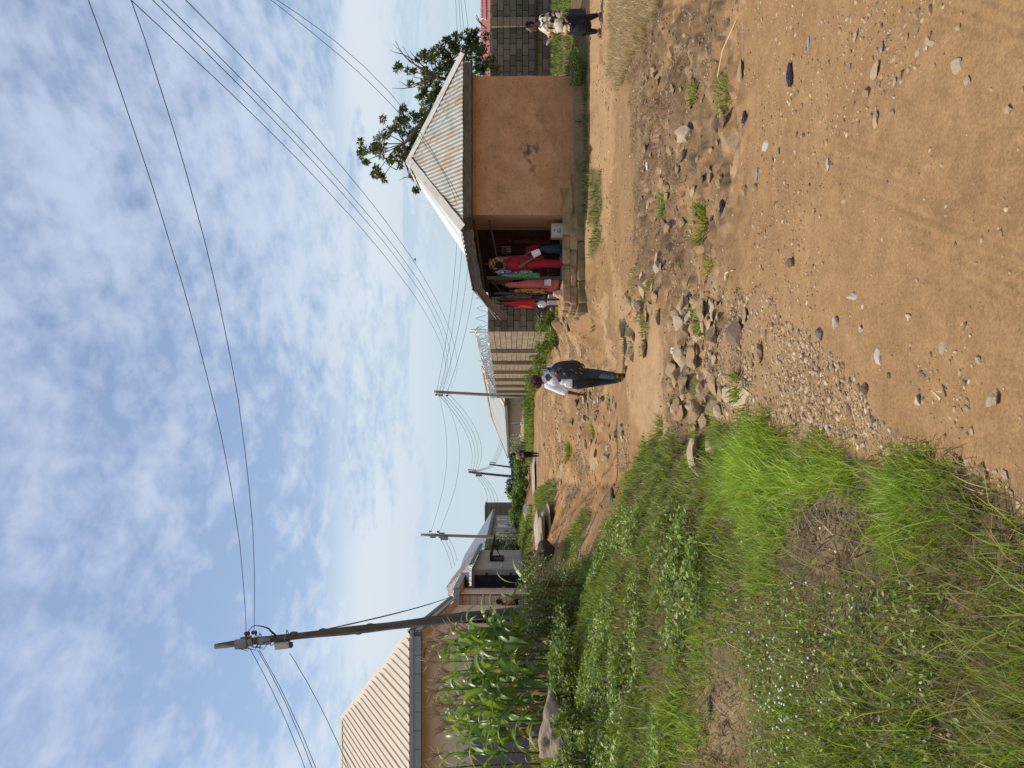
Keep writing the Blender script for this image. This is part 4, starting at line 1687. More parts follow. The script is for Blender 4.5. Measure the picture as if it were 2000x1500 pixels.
# open gate leaf, turned to face the camera
t = h2
gz0, gz1 = 1.05, 3.28
gx0, gx1 = -8.92, -8.28
V = []
F = []
for i in range(33):
    x = gx0 + (gx1 - gx0) * i / 32
    y = 33.3 - (.015 if (i // 2) % 2 else 0)
    V += [(x, y, gz0), (x, y, gz1)]
for i in range(32):
    F.append((i * 2, i * 2 + 2, i * 2 + 3, i * 2 + 1))
gl = MB().add(V, F).build('gate_leaf', 'navy_metal', h2)
mb = MB()
for z in (gz0 + .03, (gz0 + gz1) / 2, gz1 - .03):
    mb.box(((gx0 + gx1) / 2, 33.32, z), (gx1 - gx0, .05, .06))
mb.build('gate_rail', 'navy_metal', gl)
for z in (1.7, 2.75):
    MB().box((gx1 + .05, 33.31, z), (.10, .06, .10)).build('hinge', 'navy_metal', gl)

# ------------------------------------------------------------------ grey house with rusty tin roof and open shutter
h3 = thing('tin_roof_house', 'low grey plastered house with rust-streaked tin roof and open shutter', 'house', (0, 0, 0))
g0, g1 = Vector((-8.1, 33.6, 0)), Vector((-9.3, 43.0, 0))
gd = (g1 - g0).normalized()
gn = Vector((gd.y, -gd.x, 0))
mb = MB()
mb.add([g0 + Z3 * .6, g1 + Z3 * .6, g1 + Z3 * 3.42, g0 + Z3 * 3.42] + [p - gn * 3 for p in (g0 + Z3 * .6, g1 + Z3 * .6, g1 + Z3 * 3.42, g0 + Z3 * 3.42)],
       [(0, 1, 2, 3), (7, 6, 5, 4), (0, 3, 7, 4), (1, 5, 6, 2)])
mb.build('wall', 'plaster_grey', h3)
r0, r1 = Vector((-7.75, 33.0, 3.48)), Vector((-9.15, 44.0, 3.48))
ra, rb = Vector((-10.25, 38.6, 4.95)), Vector((-10.75, 42.6, 4.95))
roof_plane(h3, 'tin_rusty', [r0, r1, rb, ra], corr(.16, .018), .04, .8)
roof_plane(h3, 'tin_rusty', [Vector((-12.4, 33.0, 3.48)), r0, ra], corr(.16, .018), .04, .8)
MB().bar(r0 + Vector((0, .02, -.09)), r1 + Vector((0, 0, -.09)), .04, .14).build('fascia', 'cloth_teal', h3)


def wall_rect(parent, o, d, n, s0, s1, z0, z1, off, m, name, th=.04):
    a = o + d * s0 + n * off
    b = o + d * s1 + n * off
    return MB().bar((a + b) / 2 - d * (abs(s1 - s0) / 2) + Z3 * ((z0 + z1) / 2), (a + b) / 2 + d * (abs(s1 - s0) / 2) + Z3 * ((z0 + z1) / 2), th, z1 - z0).build(name, m, parent)


def window(parent, o, d, n, s0, s1, z0, z1, fm, gm, fw_=.07):
    w = wall_rect(parent, o, d, n, s0 + fw_, s1 - fw_, z0 + fw_, z1 - fw_, .0, gm, 'window')
    wall_rect(w, o, d, n, s0, s1, z1 - fw_, z1, .03, fm, 'frame', .08)
    wall_rect(w, o, d, n, s0, s1, z0, z0 + fw_, .03, fm, 'sill', .10)
    wall_rect(w, o, d, n, s0, s0 + fw_, z0 + fw_ + .002, z1 - fw_ - .002, .03, fm, 'frame', .08)
    wall_rect(w, o, d, n, s1 - fw_, s1, z0 + fw_ + .002, z1 - fw_ - .002, .03, fm, 'frame', .08)
    return w


window(h3, g0, gd, gn, 3.2, 5.6, 2.05, 2.7, 'interior_black', 'interior_black')
window(h3, g0, gd, gn, .5, 1.05, 2.1, 2.65, 'label_white', 'glass_dark', .05)
ow = g0 + gd * 3.4 + gn * .03
MB().bar(ow + Z3 * 2.72 + gd * .4, ow + Z3 * 2.5 + gd * 1.1 + gn * .95, .9, .03).build('shutter', 'steel_dark', h3)
MB().tube([ow + gd * .2 + Z3 * 2.1, ow + gd * .9 + gn * .7 + Z3 * 2.55], .025, 6).build('shutter_prop', 'steel_dark', h3)
MB().bar(g0 + gn * .25 + Z3 * 1.02, g1 + gn * .25 + Z3 * .98, .5, .14).build('step', 'sandcrete', h3)

# ------------------------------------------------------------------ pink-grey house with blue windows
h4 = thing('blue_window_house', 'pale grey-pink house with white framed blue windows and grey roof', 'house', (0, 0, 0))
b0, b1 = Vector((-13.0, 60.0, 0)), Vector((-13.0, 76.0, 0))
bd = Vector((0, 1, 0))
bn = Vector((1, 0, 0))
MB().box((-16.5, 68, 2.1), (7, 16, 3.1)).build('wall', 'plaster_pink', h4)
c0, c1, c2, c3 = Vector((-12.5, 59.3, 3.75)), Vector((-12.5, 76.6, 3.55)), Vector((-20.5, 76.6, 3.55)), Vector((-20.5, 59.3, 3.75))
k0, k1 = Vector((-16.4, 62.8, 6.25)), Vector((-16.4, 73.2, 6.2))
roof_plane(h4, 'roof_greyblue', [c0, c1, k1, k0], ribs(.4, .03, .06), .1, 1.6)
roof_plane(h4, 'roof_greyblue', [c3, c0, k0], ribs(.4, .03, .06), .1, 1.6)
roof_plane(h4, 'roof_greyblue', [c1, c2, k1], None, .5, 4)
roof_plane(h4, 'roof_greyblue', [c2, c3, k0, k1], None, .5, 8)
MB().bar(c0 - Z3 * .14, c1 - Z3 * .14, .05, .26).build('fascia', 'fascia_dark', h4)
for (s0, s1, z0, z1, gm) in ((13.0, 14.6, 1.75, 3.1, 'glass_blue'), (9.4, 11.4, 1.6, 2.95, 'glass_blue'), (5.6, 6.9, 1.6, 3.0, 'glass_dark')):
    window(h4, b0, bd, bn, s0, s1, z0, z1, 'white_trim', gm, .22)
# unplastered block building behind it
h5 = thing('block_shed', 'unplastered brown block building behind the blue-window house', 'building', (0, 0, 0))
MB().box((-15.3, 85.0, 2.2), (4.0, 2.6, 4.6)).build('wall', 'block_dark', h5)
MB().box((-15.3, 85.0, 4.56), (4.2, 2.9, .12)).build('roof_slab', 'fascia_dark', h5)
mb = MB()
for z in np.arange(.4, 4.3, .5):
    mb.box((-13.29, 85.0, z), (.02, 2.5, .04))
    mb.box((-15.3, 83.69, z), (4.0, .02, .04))
mb.build('mortar_joints', 'mortar_dark', h5)

# ------------------------------------------------------------------ far tan house by the road with three windows
h6 = thing('roadside_house', 'tan house with pale grey hip roof and three small windows beyond the compound wall', 'house', (0, 0, 0))
w0 = Vector((-1.35, 68.0, 0))
wd = Vector((-.181, .983, 0)).normalized()
wn = Vector((-wd.y, wd.x, 0))
wi = -wn
LW = 50.0
zb, ze = -.9, 2.28
pts = [w0, w0 + wd * LW, w0 + wd * LW + wi * 8, w0 + wi * 8]
mb = MB()
mb.add([p + Z3 * zb for p in pts] + [p + Z3 * (ze + .05) for p in pts], [(0, 1, 5, 4), (1, 2, 6, 5), (2, 3, 7, 6), (3, 0, 4, 7)])
mat('plaster_tan', (.56, .42, .26), rough=.93, col2=(.47, .335, .20), scale=.8, bump=.2, bscale=5)
mb.build('wall', 'plaster_tan', h6)
oh = .75
ev = [w0 + wn * oh - wd * 1.2, w0 + wd * (LW + 1.2) + wn * oh, w0 + wd * (LW + 1.2) + wi * (8 + oh), w0 + wi * (8 + oh) - wd * 1.2]
ev = [p + Z3 * ze for p in ev]
rg0, rg1 = w0 + wd * 6 + wi * 4 + Z3 * 4.5, w0 + wd * (LW - 11) + wi * 4 + Z3 * 4.5
roof_plane(h6, 'roof_pale', [ev[0], ev[1], rg1, rg0], ribs(.9, .03, .1), .3, 6)
roof_plane(h6, 'roof_pale', [ev[3], ev[0], rg0], None, .5, 5)
roof_plane(h6, 'roof_pale', [ev[1], ev[2], rg1], None, .5, 5)
roof_plane(h6, 'roof_pale', [ev[2], ev[3], rg0, rg1], None, .5, 12)
MB().bar(rg0 + Z3 * .05, rg1 + Z3 * .05, .5, .12).build('ridge_cap', 'cap_rust', h6)
MB().bar(rg1 + Z3 * .04, ev[1] + Z3 * .04, .3, .06).build('hip_cap', 'cap_rust', h6)
MB().bar(rg0 + Z3 * .04, ev[0] + Z3 * .04, .35, .06).build('hip_cap', 'cap_rust', h6)
MB().bar(ev[0] - Z3 * .12, ev[1] - Z3 * .12, .05, .22).build('fascia', 'fascia_dark', h6)
MB().bar(ev[3] - Z3 * .12, ev[0] - Z3 * .12, .05, .22).build('fascia', 'fascia_dark', h6)
for yi in (826, 849, 870):
    r = (750 - yi) / FPX
    s = (r * w0.y - w0.x) / (wd.x - r * wd.y)
    window(h6, w0, wd, wn, s - 1.2, s + 1.2, .62, 1.72, 'label_white', 'glass_dark', .12)

# ------------------------------------------------------------------ red-roofed house behind the back wall
h7 = thing('red_roof_house', 'house with faded red corrugated roof showing over the dark block wall', 'house', (0, 0, 0))
MB().box((23.5, 44, 1.2), (9, 7, 3.0)).build('wall', 'plaster_orange', h7)
roof_plane(h7, 'roof_red', [(16.9, 39.4, 2.55), (30, 39.4, 2.55), (30, 43.5, 3.42), (18.4, 43.5, 3.42)], corr(.16, .02), .04, 1.6)
roof_plane(h7, 'roof_red', [(16.9, 48, 2.55), (16.9, 39.4, 2.55), (18.4, 43.5, 3.42)], corr(.16, .02), .04, 1.6)
MB().bar((17, 39.5, 2.48), (30, 39.5, 2.48), .05, .14).build('fascia', 'wood_dark', h7)
MB().bar((19.6, 41.5, 3.22), (30, 43.2, 3.55), .35, .02).build('loose_sheet', 'wood_dark', h7)


# ------------------------------------------------------------------ poles
def pole(label, base, top, rb, rt, m, bend=.0, wob=.0, group='wooden utility poles', knots=0, n=14):
    t = thing('utility_pole', label, 'utility pole', (base.x, base.y, base.z), group)
    d = top - base
    pts = []
    rad = []
    N_ = 16
    for i in range(N_ + 1):
        f = i / N_
        p = d * f + Vector((bend * math.sin(math.pi * f) + wob * math.sin(7 * f + 1), wob * math.cos(5 * f), 0))
        pts.append(p)
        rad.append(rb + (rt - rb) * f + (wob * .25 * math.sin(23 * f)))
    MB().tube([pts[0] - d.normalized() * .5] + pts, [rad[0]] + rad, n).build('shaft', m, t, smooth=True)
    return t


P1b = Vector((-4.42, 15.0, ground(-4.42, 15)))
P1t = P(420, 1266, 15.0)
p1 = pole('dark crooked wooden pole with fuse boxes rising behind the maize', P1b, P1t, .102, .058, 'wood_pole', .10, .03)
dp = P1t - P1b


def at1(x):    # point on the near pole's axis at picture column x, in the pole's own space
    z = EYE + (1000 - x) * 15.0 / FPX
    f = (z - P1b.z) / dp.z
    return dp * f + Vector((.10 * math.sin(math.pi * f) + .03 * math.sin(7 * f + 1), 0, 0))


for x, w, h, yo in ((474, .18, .22, -.09), (491, .13, .10, -.08), (519, .15, .24, -.09), (478, .16, .2, .10)):
    c = at1(x)
    MB().box(c + Vector((0, yo, 0)), (w, .07, h), Matrix.Rotation(-.1, 3, 'Y'), .96, .008).build('fuse_bracket', 'steel_grey', p1)
c = at1(553)
bx = MB().box(c + Vector((-.13, -.05, 0)), (.13, .12, .28), Matrix.Rotation(-.12, 3, 'Y'), .97, .004).build('fuse_box', 'box_grey', p1)
MB().box(c + Vector((-.13, -.115, .0)), (.10, .012, .23), Matrix.Rotation(-.12, 3, 'Y')).build('box_lid', 'box_grey', bx)
MB().box(c + Vector((-.13, -.05, -.17)), (.09, .09, .05), Matrix.Rotation(-.12, 3, 'Y')).build('box_base', 'steel_dark', bx)
for x in (480, 499, 507, 532, 560):
    c = at1(x)
    MB().tube([c + Vector((.13 * math.cos(a), .13 * math.sin(a), .015 * math.sin(2 * a))) for a in np.linspace(0, 6.28, 11)], .010, 5).build('strap', 'steel_grey', p1)
for x in (484, 498):
    c = at1(x)
    i_ = MB().lathe(c + Vector((.17, -.03, -.05)), [(.02, 0), (.045, .02), (.03, .05), (.045, .08), (.02, .11)], 10).build('insulator', 'porcelain', p1)
mb = MB()
c0_, c1_ = at1(484), at1(540)
lp = []
for i in range(17):
    f = i / 16
    lp.append(c0_ * (1 - f) + c1_ * f + Vector((.20 + .10 * math.sin(math.pi * min(1, f * 1.15)) - .13 * max(0, f - .8) / .2, -.05, .10 * math.sin(math.pi * f) ** 2)))
mb.tube(lp, [.008 + .012 * (max(0, i - 8) / 8) for i in range(17)], 7)
mb.build('cable_loop', 'cable', p1)
mb = MB()
for k in range(7):
    a_ = at1(470 + k * 9)
    mb.tube([a_ + Vector((rnd.uniform(-.12, .12), -.13, rnd.uniform(-.05, .05))), a_ + Vector((rnd.uniform(-.15, .18), -.17, rnd.uniform(-.2, .1))), a_ + Vector((rnd.uniform(-.1, .1), -.13, -.2))], .007, 5)
o = mb.build('binding_wires', 'cable_grey', p1)
o['kind'] = 'stuff'
for x, s in ((575, 1), (632, 1), (700, -1), (724, 1)):
    c = at1(x)
    MB().ell(c + Vector((.055 * s, -.03, 0)), (.045, .05, .09)).build('knot', 'wood_pole', p1)

# pole by the far end of the compound wall
P2t = P(848, 765, 62.0)
P2b = Vector((P2t.x - .55, 62.0, .1))
P2b.x = P(1030, 776, 62).x
p2 = pole('straight wooden pole with four insulators at the far end of the compound wall', P2b, P2t, .135, .11, 'wood_pole_pale', 0, .0)
ins2 = []
for x in (853, 859, 864, 874):
    f = (EYE + (1000 - x) * 62 / FPX - P2b.z) / (P2t.z - P2b.z)
    c = (P2t - P2b) * f
    MB().lathe(c + Vector((-.25, -.1, -.08)), [(.03, 0), (.09, .03), (.05, .1), (.09, .16), (.03, .2)], 8).build('insulator', 'porcelain', p2)
    MB().bar(c + Vector((-.26, -.1, 0)), c + Vector((.1, -.1, 0)), .04, .05).build('bracket', 'steel_grey', p2)
# pole in front of the grey-pink house
P3t = P(822, 1045, 58.0)
P3b = P(1026, 1051, 58.0)
p3 = pole('tall grey wooden pole with fuse boxes in front of the blue-window house', P3b, P3t, .13, .10, 'wood_pole_pale', .03, .015)
for x, w, h, xo in ((846, .36, .42, 0), (863, .4, .45, .05), (868, .28, .55, -.16)):
    f = (EYE + (1000 - x) * 58 / FPX - P3b.z) / (P3t.z - P3b.z)
    MB().box((P3t - P3b) * f + Vector((xo, -.16, 0)), (w, .12, h), None, .95, .02).build('fuse_bracket', 'steel_grey', p3)
for x in (841, 856):
    f = (EYE + (1000 - x) * 58 / FPX - P3b.z) / (P3t.z - P3b.z)
    MB().lathe((P3t - P3b) * f + Vector((.3, -.1, -.1)), [(.03, 0), (.10, .04), (.05, .1), (.10, .17), (.03, .2)], 8).build('insulator', 'porcelain', p3)
P4t = P(915, 922, 90.0)
P4b = P(1035, 934, 90.0)
p4 = pole('brown pole with pale box standing in the green shrubs down the road', P4b, P4t, .16, .13, 'wood_pole', 0, .01)
MB().box((P4t - P4b) * .83 + Vector((-.1, -.25, 0)), (.5, .25, .7)).build('fuse_box', 'steel_grey', p4)
for f in (.99, .955, .92, .885):
    MB().lathe((P4t - P4b) * f + Vector((.3, -.1, -.1)), [(.04, 0), (.12, .04), (.06, .1), (.12, .17), (.04, .2)], 8).build('insulator', 'porcelain', p4)
P5t = P(956, 907, 140.0)
P5b = P(1028, 916, 140.0)
p5 = pole('most distant thin pole leaning above the shrubs', P5b, P5t, .18, .14, 'wood_pole', 0, .01)
for f in (.98, .93, .88, .84):
    MB().lathe((P5t - P5b) * f + Vector((.4, -.1, -.15)), [(.05, 0), (.15, .05), (.08, .12), (.15, .2), (.05, .25)], 8).build('insulator', 'porcelain', p5)


# ------------------------------------------------------------------ wires
def wire_obj(label, pts, r, group, m='cable', n=5):
    base = Vector(pts[0])
    o = MB().tube([Vector(p) - base for p in pts], r, n).build('overhead_wire', m)
    o.location = base
    return tag(o, label, 'wire', group)


def wire_img(label, A, B, img, r, group, deg=3, ext=None, kink=.0, m='cable', npt=40):
    """wire in the vertical plane through plan points A, B; heights fitted to picture positions"""
    A = Vector(A)
    B = Vector(B)
    ts, zs, ws = [], [], []
    dx, dy = B.x - A.x, B.y - A.y
    for (xi, yi) in img:
        rr_ = (750 - yi) / FPX
        t = (rr_ * A.y - A.x) / (dx - rr_ * dy)
        Y = A.y + t * dy
        ts.append(t)
        zs.append(EYE + (1000 - xi) * Y / FPX)
        ws.append(1.0)
    for e, t in ((A, 0.0), (B, 1.0)):
        if len(e) > 2 and e.z > -50:
            ts.append(t)
            zs.append(e.z)
            ws.append(3.0)
    c = np.polyfit(ts, zs, deg, w=ws)
    T = np.linspace(0, 1, npt)
    Zs = np.polyval(c, T)
    pts = [Vector((A.x + dx * t, A.y + dy * t, z + kink * rnd.uniform(-1, 1))) for t, z in zip(T, Zs)]
    return wire_obj(label, pts, r, group, m)


def sagw(label, a, b, sag, r, group, m='cable', n=22, kink=0.0):
    a = Vector(a)
    b = Vector(b)
    pts = [a + (b - a) * (i / n) - Z3 * (4 * sag * (i / n) * (1 - i / n)) + Z3 * kink * rnd.uniform(-1, 1) for i in range(n + 1)]
    return wire_obj(label, pts, r, group, m)


NO = -99
ga = 'pair of wires crossing overhead to the near pole'
wire_img('upper of the two thin wires crossing the sky to the near crooked pole', P1b + at1(484) + Vector((.2, -.03, .02)), (14.0, 4.2, NO),
         [(175, 0), (214, 121), (252, 234), (288, 337), (324, 445), (355, 540), (391, 675), (425, 825), (450, 955), (468, 1063), (479, 1171)], .006, ga, 3, kink=.006)
wire_img('lower of the two thin wires crossing the sky to the near crooked pole', P1b + at1(499) + Vector((.2, -.03, .02)), (13.0, 4.6, NO),
         [(257, 0), (310, 167), (346, 275), (382, 400), (414, 531), (448, 675), (470, 820), (484, 942), (493, 1032), (499, 1140)], .006, ga, 3, kink=.006)
gb = 'four-wire line from over the road to the pole by the compound wall'
B1 = [(259, 2), (396, 130), (500, 234), (608, 333), (702, 445), (788, 547), (855, 657), (866, 690)]
B2 = [(298, 0), (420, 120), (520, 222), (625, 330), (715, 430), (800, 540), (862, 650)]
B3 = [(315, 0), (440, 122), (540, 222), (640, 330), (727, 430), (805, 530), (866, 640)]
B4 = [(365, 0), (450, 90), (560, 205), (665, 320), (752, 430), (820, 530), (880, 650), (892, 700)]
for k, (L_, x) in enumerate(zip((B1, B2, B3, B4), (853, 859, 864, 874))):
    e = P(x, 764, 62.0)
    wire_img(['outermost wire of the four sweeping down to the pole by the compound wall', 'second of the four wires sweeping down to the pole by the compound wall',
              'third of the four wires sweeping down to the pole by the compound wall', 'innermost wire of the four sweeping down to the pole by the compound wall'][k],
             e, (7.3 - .05 * k, 2.7, NO), L_, .0075, gb, 4, kink=.008)
gc = 'service drop to the kiosk'
wire_img('upper of the two slack wires dropping to the kiosk eave', (4.15, 17.85, 2.92), (10.2, 9.5, NO), [(529, 0), (594, 50), (664, 108), (720, 162), (774, 214), (850, 310)], .0055, gc, 3, kink=.008)
wire_img('lower, more crooked wire of the two dropping to the kiosk eave', (4.3, 17.86, 2.88), (10.2, 9.8, NO), [(542, 0), (604, 45), (680, 100), (712, 128), (764, 182), (800, 240), (865, 320)], .0055, gc, 3, kink=.012)
gd_ = 'distant line running behind the kiosk'
for k, (x, xr, xs_) in enumerate(((853, 890, 893), (859, 897, 902), (864, 903, 914), (874, 912, 928))):
    e = P(x, 764, 62.0)
    wire_img('faint distant wire running from the compound-wall pole behind the kiosk', e, (62, 60, e.z), [(xr, 20), (xr + 6, 100), (xs_, 490 + 30 * k), (xs_ - 18, 620)], .014, gd_, 3, m='cable_grey')
ge = 'two wires between the compound-wall pole and the blue-window house pole'
wire_img('upper of two sagging wires to the pole by the blue-window house', P(856, 766, 62), P(841, 1041, 58), [(871, 850), (874, 888), (868, 934), (856, 994)], .011, ge, 4, m='cable_grey')
wire_img('lower of two sagging wires to the pole by the blue-window house', P(862, 767, 62), P(857, 1041, 58), [(894, 850), (897, 896), (890, 948), (872, 1004)], .011, ge, 4, m='cable_grey')
gf = 'four wires going on to the pole in the shrubs'
for k, x in enumerate((854, 860, 866, 875)):
    sagw('thin wire of four going on to the pole in the shrubs', P(x, 768, 62), P(918 + 4 * k, 921, 90), 1.2 + .1 * k, .016, gf, 'cable_grey')
gg = 'wires between the two poles in the shrubs'
for k in range(4):
    sagw('thin wire between the two distant poles in the shrubs', P(918 + 4 * k, 922, 90), P(958 + 3 * k, 907, 140), .5, .018, gg, 'cable_grey')
    sagw('faint wire sloping from the pole in the shrubs to the block shed', P(926 + 4 * k, 925, 90), P(952 + 7 * k, 985, 92), .5, .016, 'faint wires to the block shed', 'cable_grey')
    sagw('faint wire from the most distant pole to behind the roadside house', P(958 + 3 * k, 906, 140), P(978 + 3 * k, 850, 150), .3, .02, 'faint wires behind the roadside house', 'cable_grey')
for k, (x, y) in enumerate(((882, 1110), (888, 1105), (893, 1096))):
    sagw('faint wire sloping from the blue-window house pole to the roofs', P(860 + 8 * k, 1051, 58), P(x, y, 62), .1, .014, 'faint wires to the roofs', 'cable_grey')
gh = 'wires leaving the near pole over the beige house'
c = P1b
for (lab, x0, y0, pts_) in (('highest wire leaving the near pole over the cream roof', 489, 1268, (575, 1500)), ('one of a close pair of wires leaving the near pole over the cream roof', 503, 1269, (590, 1500)),
                            ('one of a close pair of wires leaving the near pole over the cream roof', 506, 1269, (597, 1500)), ('lowest slack wire leaving the near pole box over the cream roof', 566, 1276, (661, 1500))):
    a = P(x0, y0, 14.9)
    b = P(pts_[0], pts_[1], 12.6)
    e = a + (b - a) * 2.0
    sagw(lab, a, e + Z3 * .1, .22, .006, gh, kink=.004)
gi = 'twin cable from the near pole to the beige house'
for k in range(2):
    sagw('twin black cable from the near pole to the beige house eave', P(556 + 3 * k, 1246, 14.95), Vector((-7.95, 28.6, 4.0 + .02 * k)), .28 + .06 * k, .009, gi, kink=.01)

# ------------------------------------------------------------------ razor wire
def coil(parent, pth, rad, pitch, r, name, m='galv', seg=11):
    Ltot = sum((pth[i + 1] - pth[i]).length for i in range(len(pth) - 1))
    mb = MB()
    turns = int(Ltot / pitch)
    pts = []
    acc = 0
    for i in range(len(pth) - 1):
        a, b = pth[i], pth[i + 1]
        Ls = (b - a).length
        d = (b - a).normalized()
        s = d.cross(Z3).normalized()
        n_ = max(2, int(Ls / pitch * seg))
        for k in range(n_):
            q = a + d * (Ls * k / n_)
            an = 2 * math.pi * (acc + k / seg)
            rr_ = rad * (1 + .12 * math.sin(an * .37) + .07 * math.sin(an * .11))
            pts.append(q + s * (rr_ * math.cos(an)) + Z3 * (rr_ * math.sin(an)) + d * rnd.uniform(-.03, .03))
        acc += n_ / seg
    mb.tube(pts, r, 4, False)
    return mb.build(name, m, parent)


rz = thing('razor_wire', 'coils of shiny razor wire along the top of the long tan wall', 'razor wire', (0, 0, 0))
top0 = FC + Z3 * (ftop(0) + .26)
top1 = FC + FD * FL + Z3 * (ftop(FL) + .26)
coil(rz, [top0, top0 + (top1 - top0) * .5, top1], .25, .40, .007, 'wire_coil')
coil(rz, [top0 + Z3 * .04, top1 + Z3 * .03], .19, .65, .006, 'wire_coil')
for s in (.2, 9.5, 18.4, 27.2):
    c = FC + FD * s + Z3 * ftop(s)
    MB().tube([c - Z3 * .2, c + Z3 * .75], .016, 5).build('support_post', 'galv', rz)
rz2 = thing('razor_wire', 'loose open coil of razor wire on the dark shaded wall', 'razor wire', (0, 0, 0))
coil(rz2, [Vector((2.1, 30.95, 2.85)), Vector((5.6, 30.95, 2.82))], .24, .42, .010, 'wire_coil')
MB().tube([(2.2, 30.95, 2.5), (2.2, 30.95, 3.3)], .016, 5).build('support_post', 'galv', rz2)
rz3 = thing('razor_wire', 'tangled razor wire on the wall behind the patterned-shirt woman', 'razor wire', (0, 0, 0))
coil(rz3, [Vector((12.6, 31.0, 2.72)), Vector((15.2, 31.0, 2.70))], .22, .40, .010, 'wire_coil')


# ------------------------------------------------------------------ grass and weeds
def blade_mesh(name, p, h, w, lean, az, cols, curl=.5):
    """two-piece tapering grass blades; all inputs arrays"""
    n = len(p)
    d = np.stack([np.cos(az), np.sin(az), np.zeros(n)], -1)
    fa = NP.uniform(0, 2 * np.pi, n)
    s = np.stack([np.cos(fa), np.sin(fa), np.zeros(n)], -1)
    up = np.array([0, 0, 1.0])
    m = p + up * (h * .55)[:, None] + d * (h * lean * .4)[:, None]
    t = p + up * (h * (1 - .35 * lean * curl))[:, None] + d * (h * lean)[:, None]
    sw = s * (w / 2)[:, None]
    V = np.stack([p - sw, p + sw, m - sw * .8, m + sw * .8, t], 1).reshape(-1, 3)
    b = np.arange(n) * 5
    F = np.concatenate([np.stack([b, b + 1, b + 3], -1), np.stack([b, b + 3, b + 2], -1), np.stack([b + 2, b + 3, b + 4], -1)])
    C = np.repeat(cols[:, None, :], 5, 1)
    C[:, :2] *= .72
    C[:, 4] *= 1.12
    return np_mesh(name, V, F, C.reshape(-1, 3))


def leaf_verts(p, ln, w, az, el, cols, fold=.25):
    """pointed leaves folded on the midrib"""
    n = len(p)
    d = np.stack([np.cos(az) * np.cos(el), np.sin(az) * np.cos(el), np.sin(el)], -1)
    s = np.stack([-np.sin(az), np.cos(az), np.zeros(n)], -1)
    u = np.cross(d, s)
    roll = NP.uniform(-.9, .9, n)[:, None]
    s2 = s * np.cos(roll) + u * np.sin(roll)
    u2 = np.cross(d, s2)
    L = ln[:, None]
    W = (w / 2)[:, None]
    mid = p + d * L * .42
    V = np.stack([p, mid + s2 * W + u2 * W * fold, mid - s2 * W + u2 * W * fold, p + d * L - np.array([0, 0, 1.0]) * L * .12], 1).reshape(-1, 3)
    b = np.arange(n) * 4
    F = np.concatenate([np.stack([b, b + 1, b + 3], -1), np.stack([b, b + 3, b + 2], -1)])
    C = np.repeat(cols[:, None, :], 4, 1).reshape(-1, 3)
    return V, F, C


def pick(cols, wts, n):
    cols = np.array(cols)
    k = NP.choice(len(cols), n, p=np.array(wts) / np.sum(wts))
    c = cols[k] * NP.uniform(.78, 1.22, (n, 1))
    return c


GREENS = [(.23, .315, .052), (.155, .235, .043), (.34, .39, .10), (.06, .105, .02)]
LUSH = [(.255, .36, .030), (.195, .30, .026), (.34, .42, .065)]
DRY = [(.40, .32, .15), (.30, .225, .105), (.21, .155, .075)]


def sample_ground(n, rmin, rmax, a0, a1, pw):
    u = NP.random(n)
    k = 2 - pw
    r = (rmin ** k + u * (rmax ** k - rmin ** k)) ** (1 / k)
    a = NP.uniform(a0, a1, n)
    X, Y = r * np.sin(a), r * np.cos(a)
    Z = terr(X, Y)
    return X, Y, Z, r


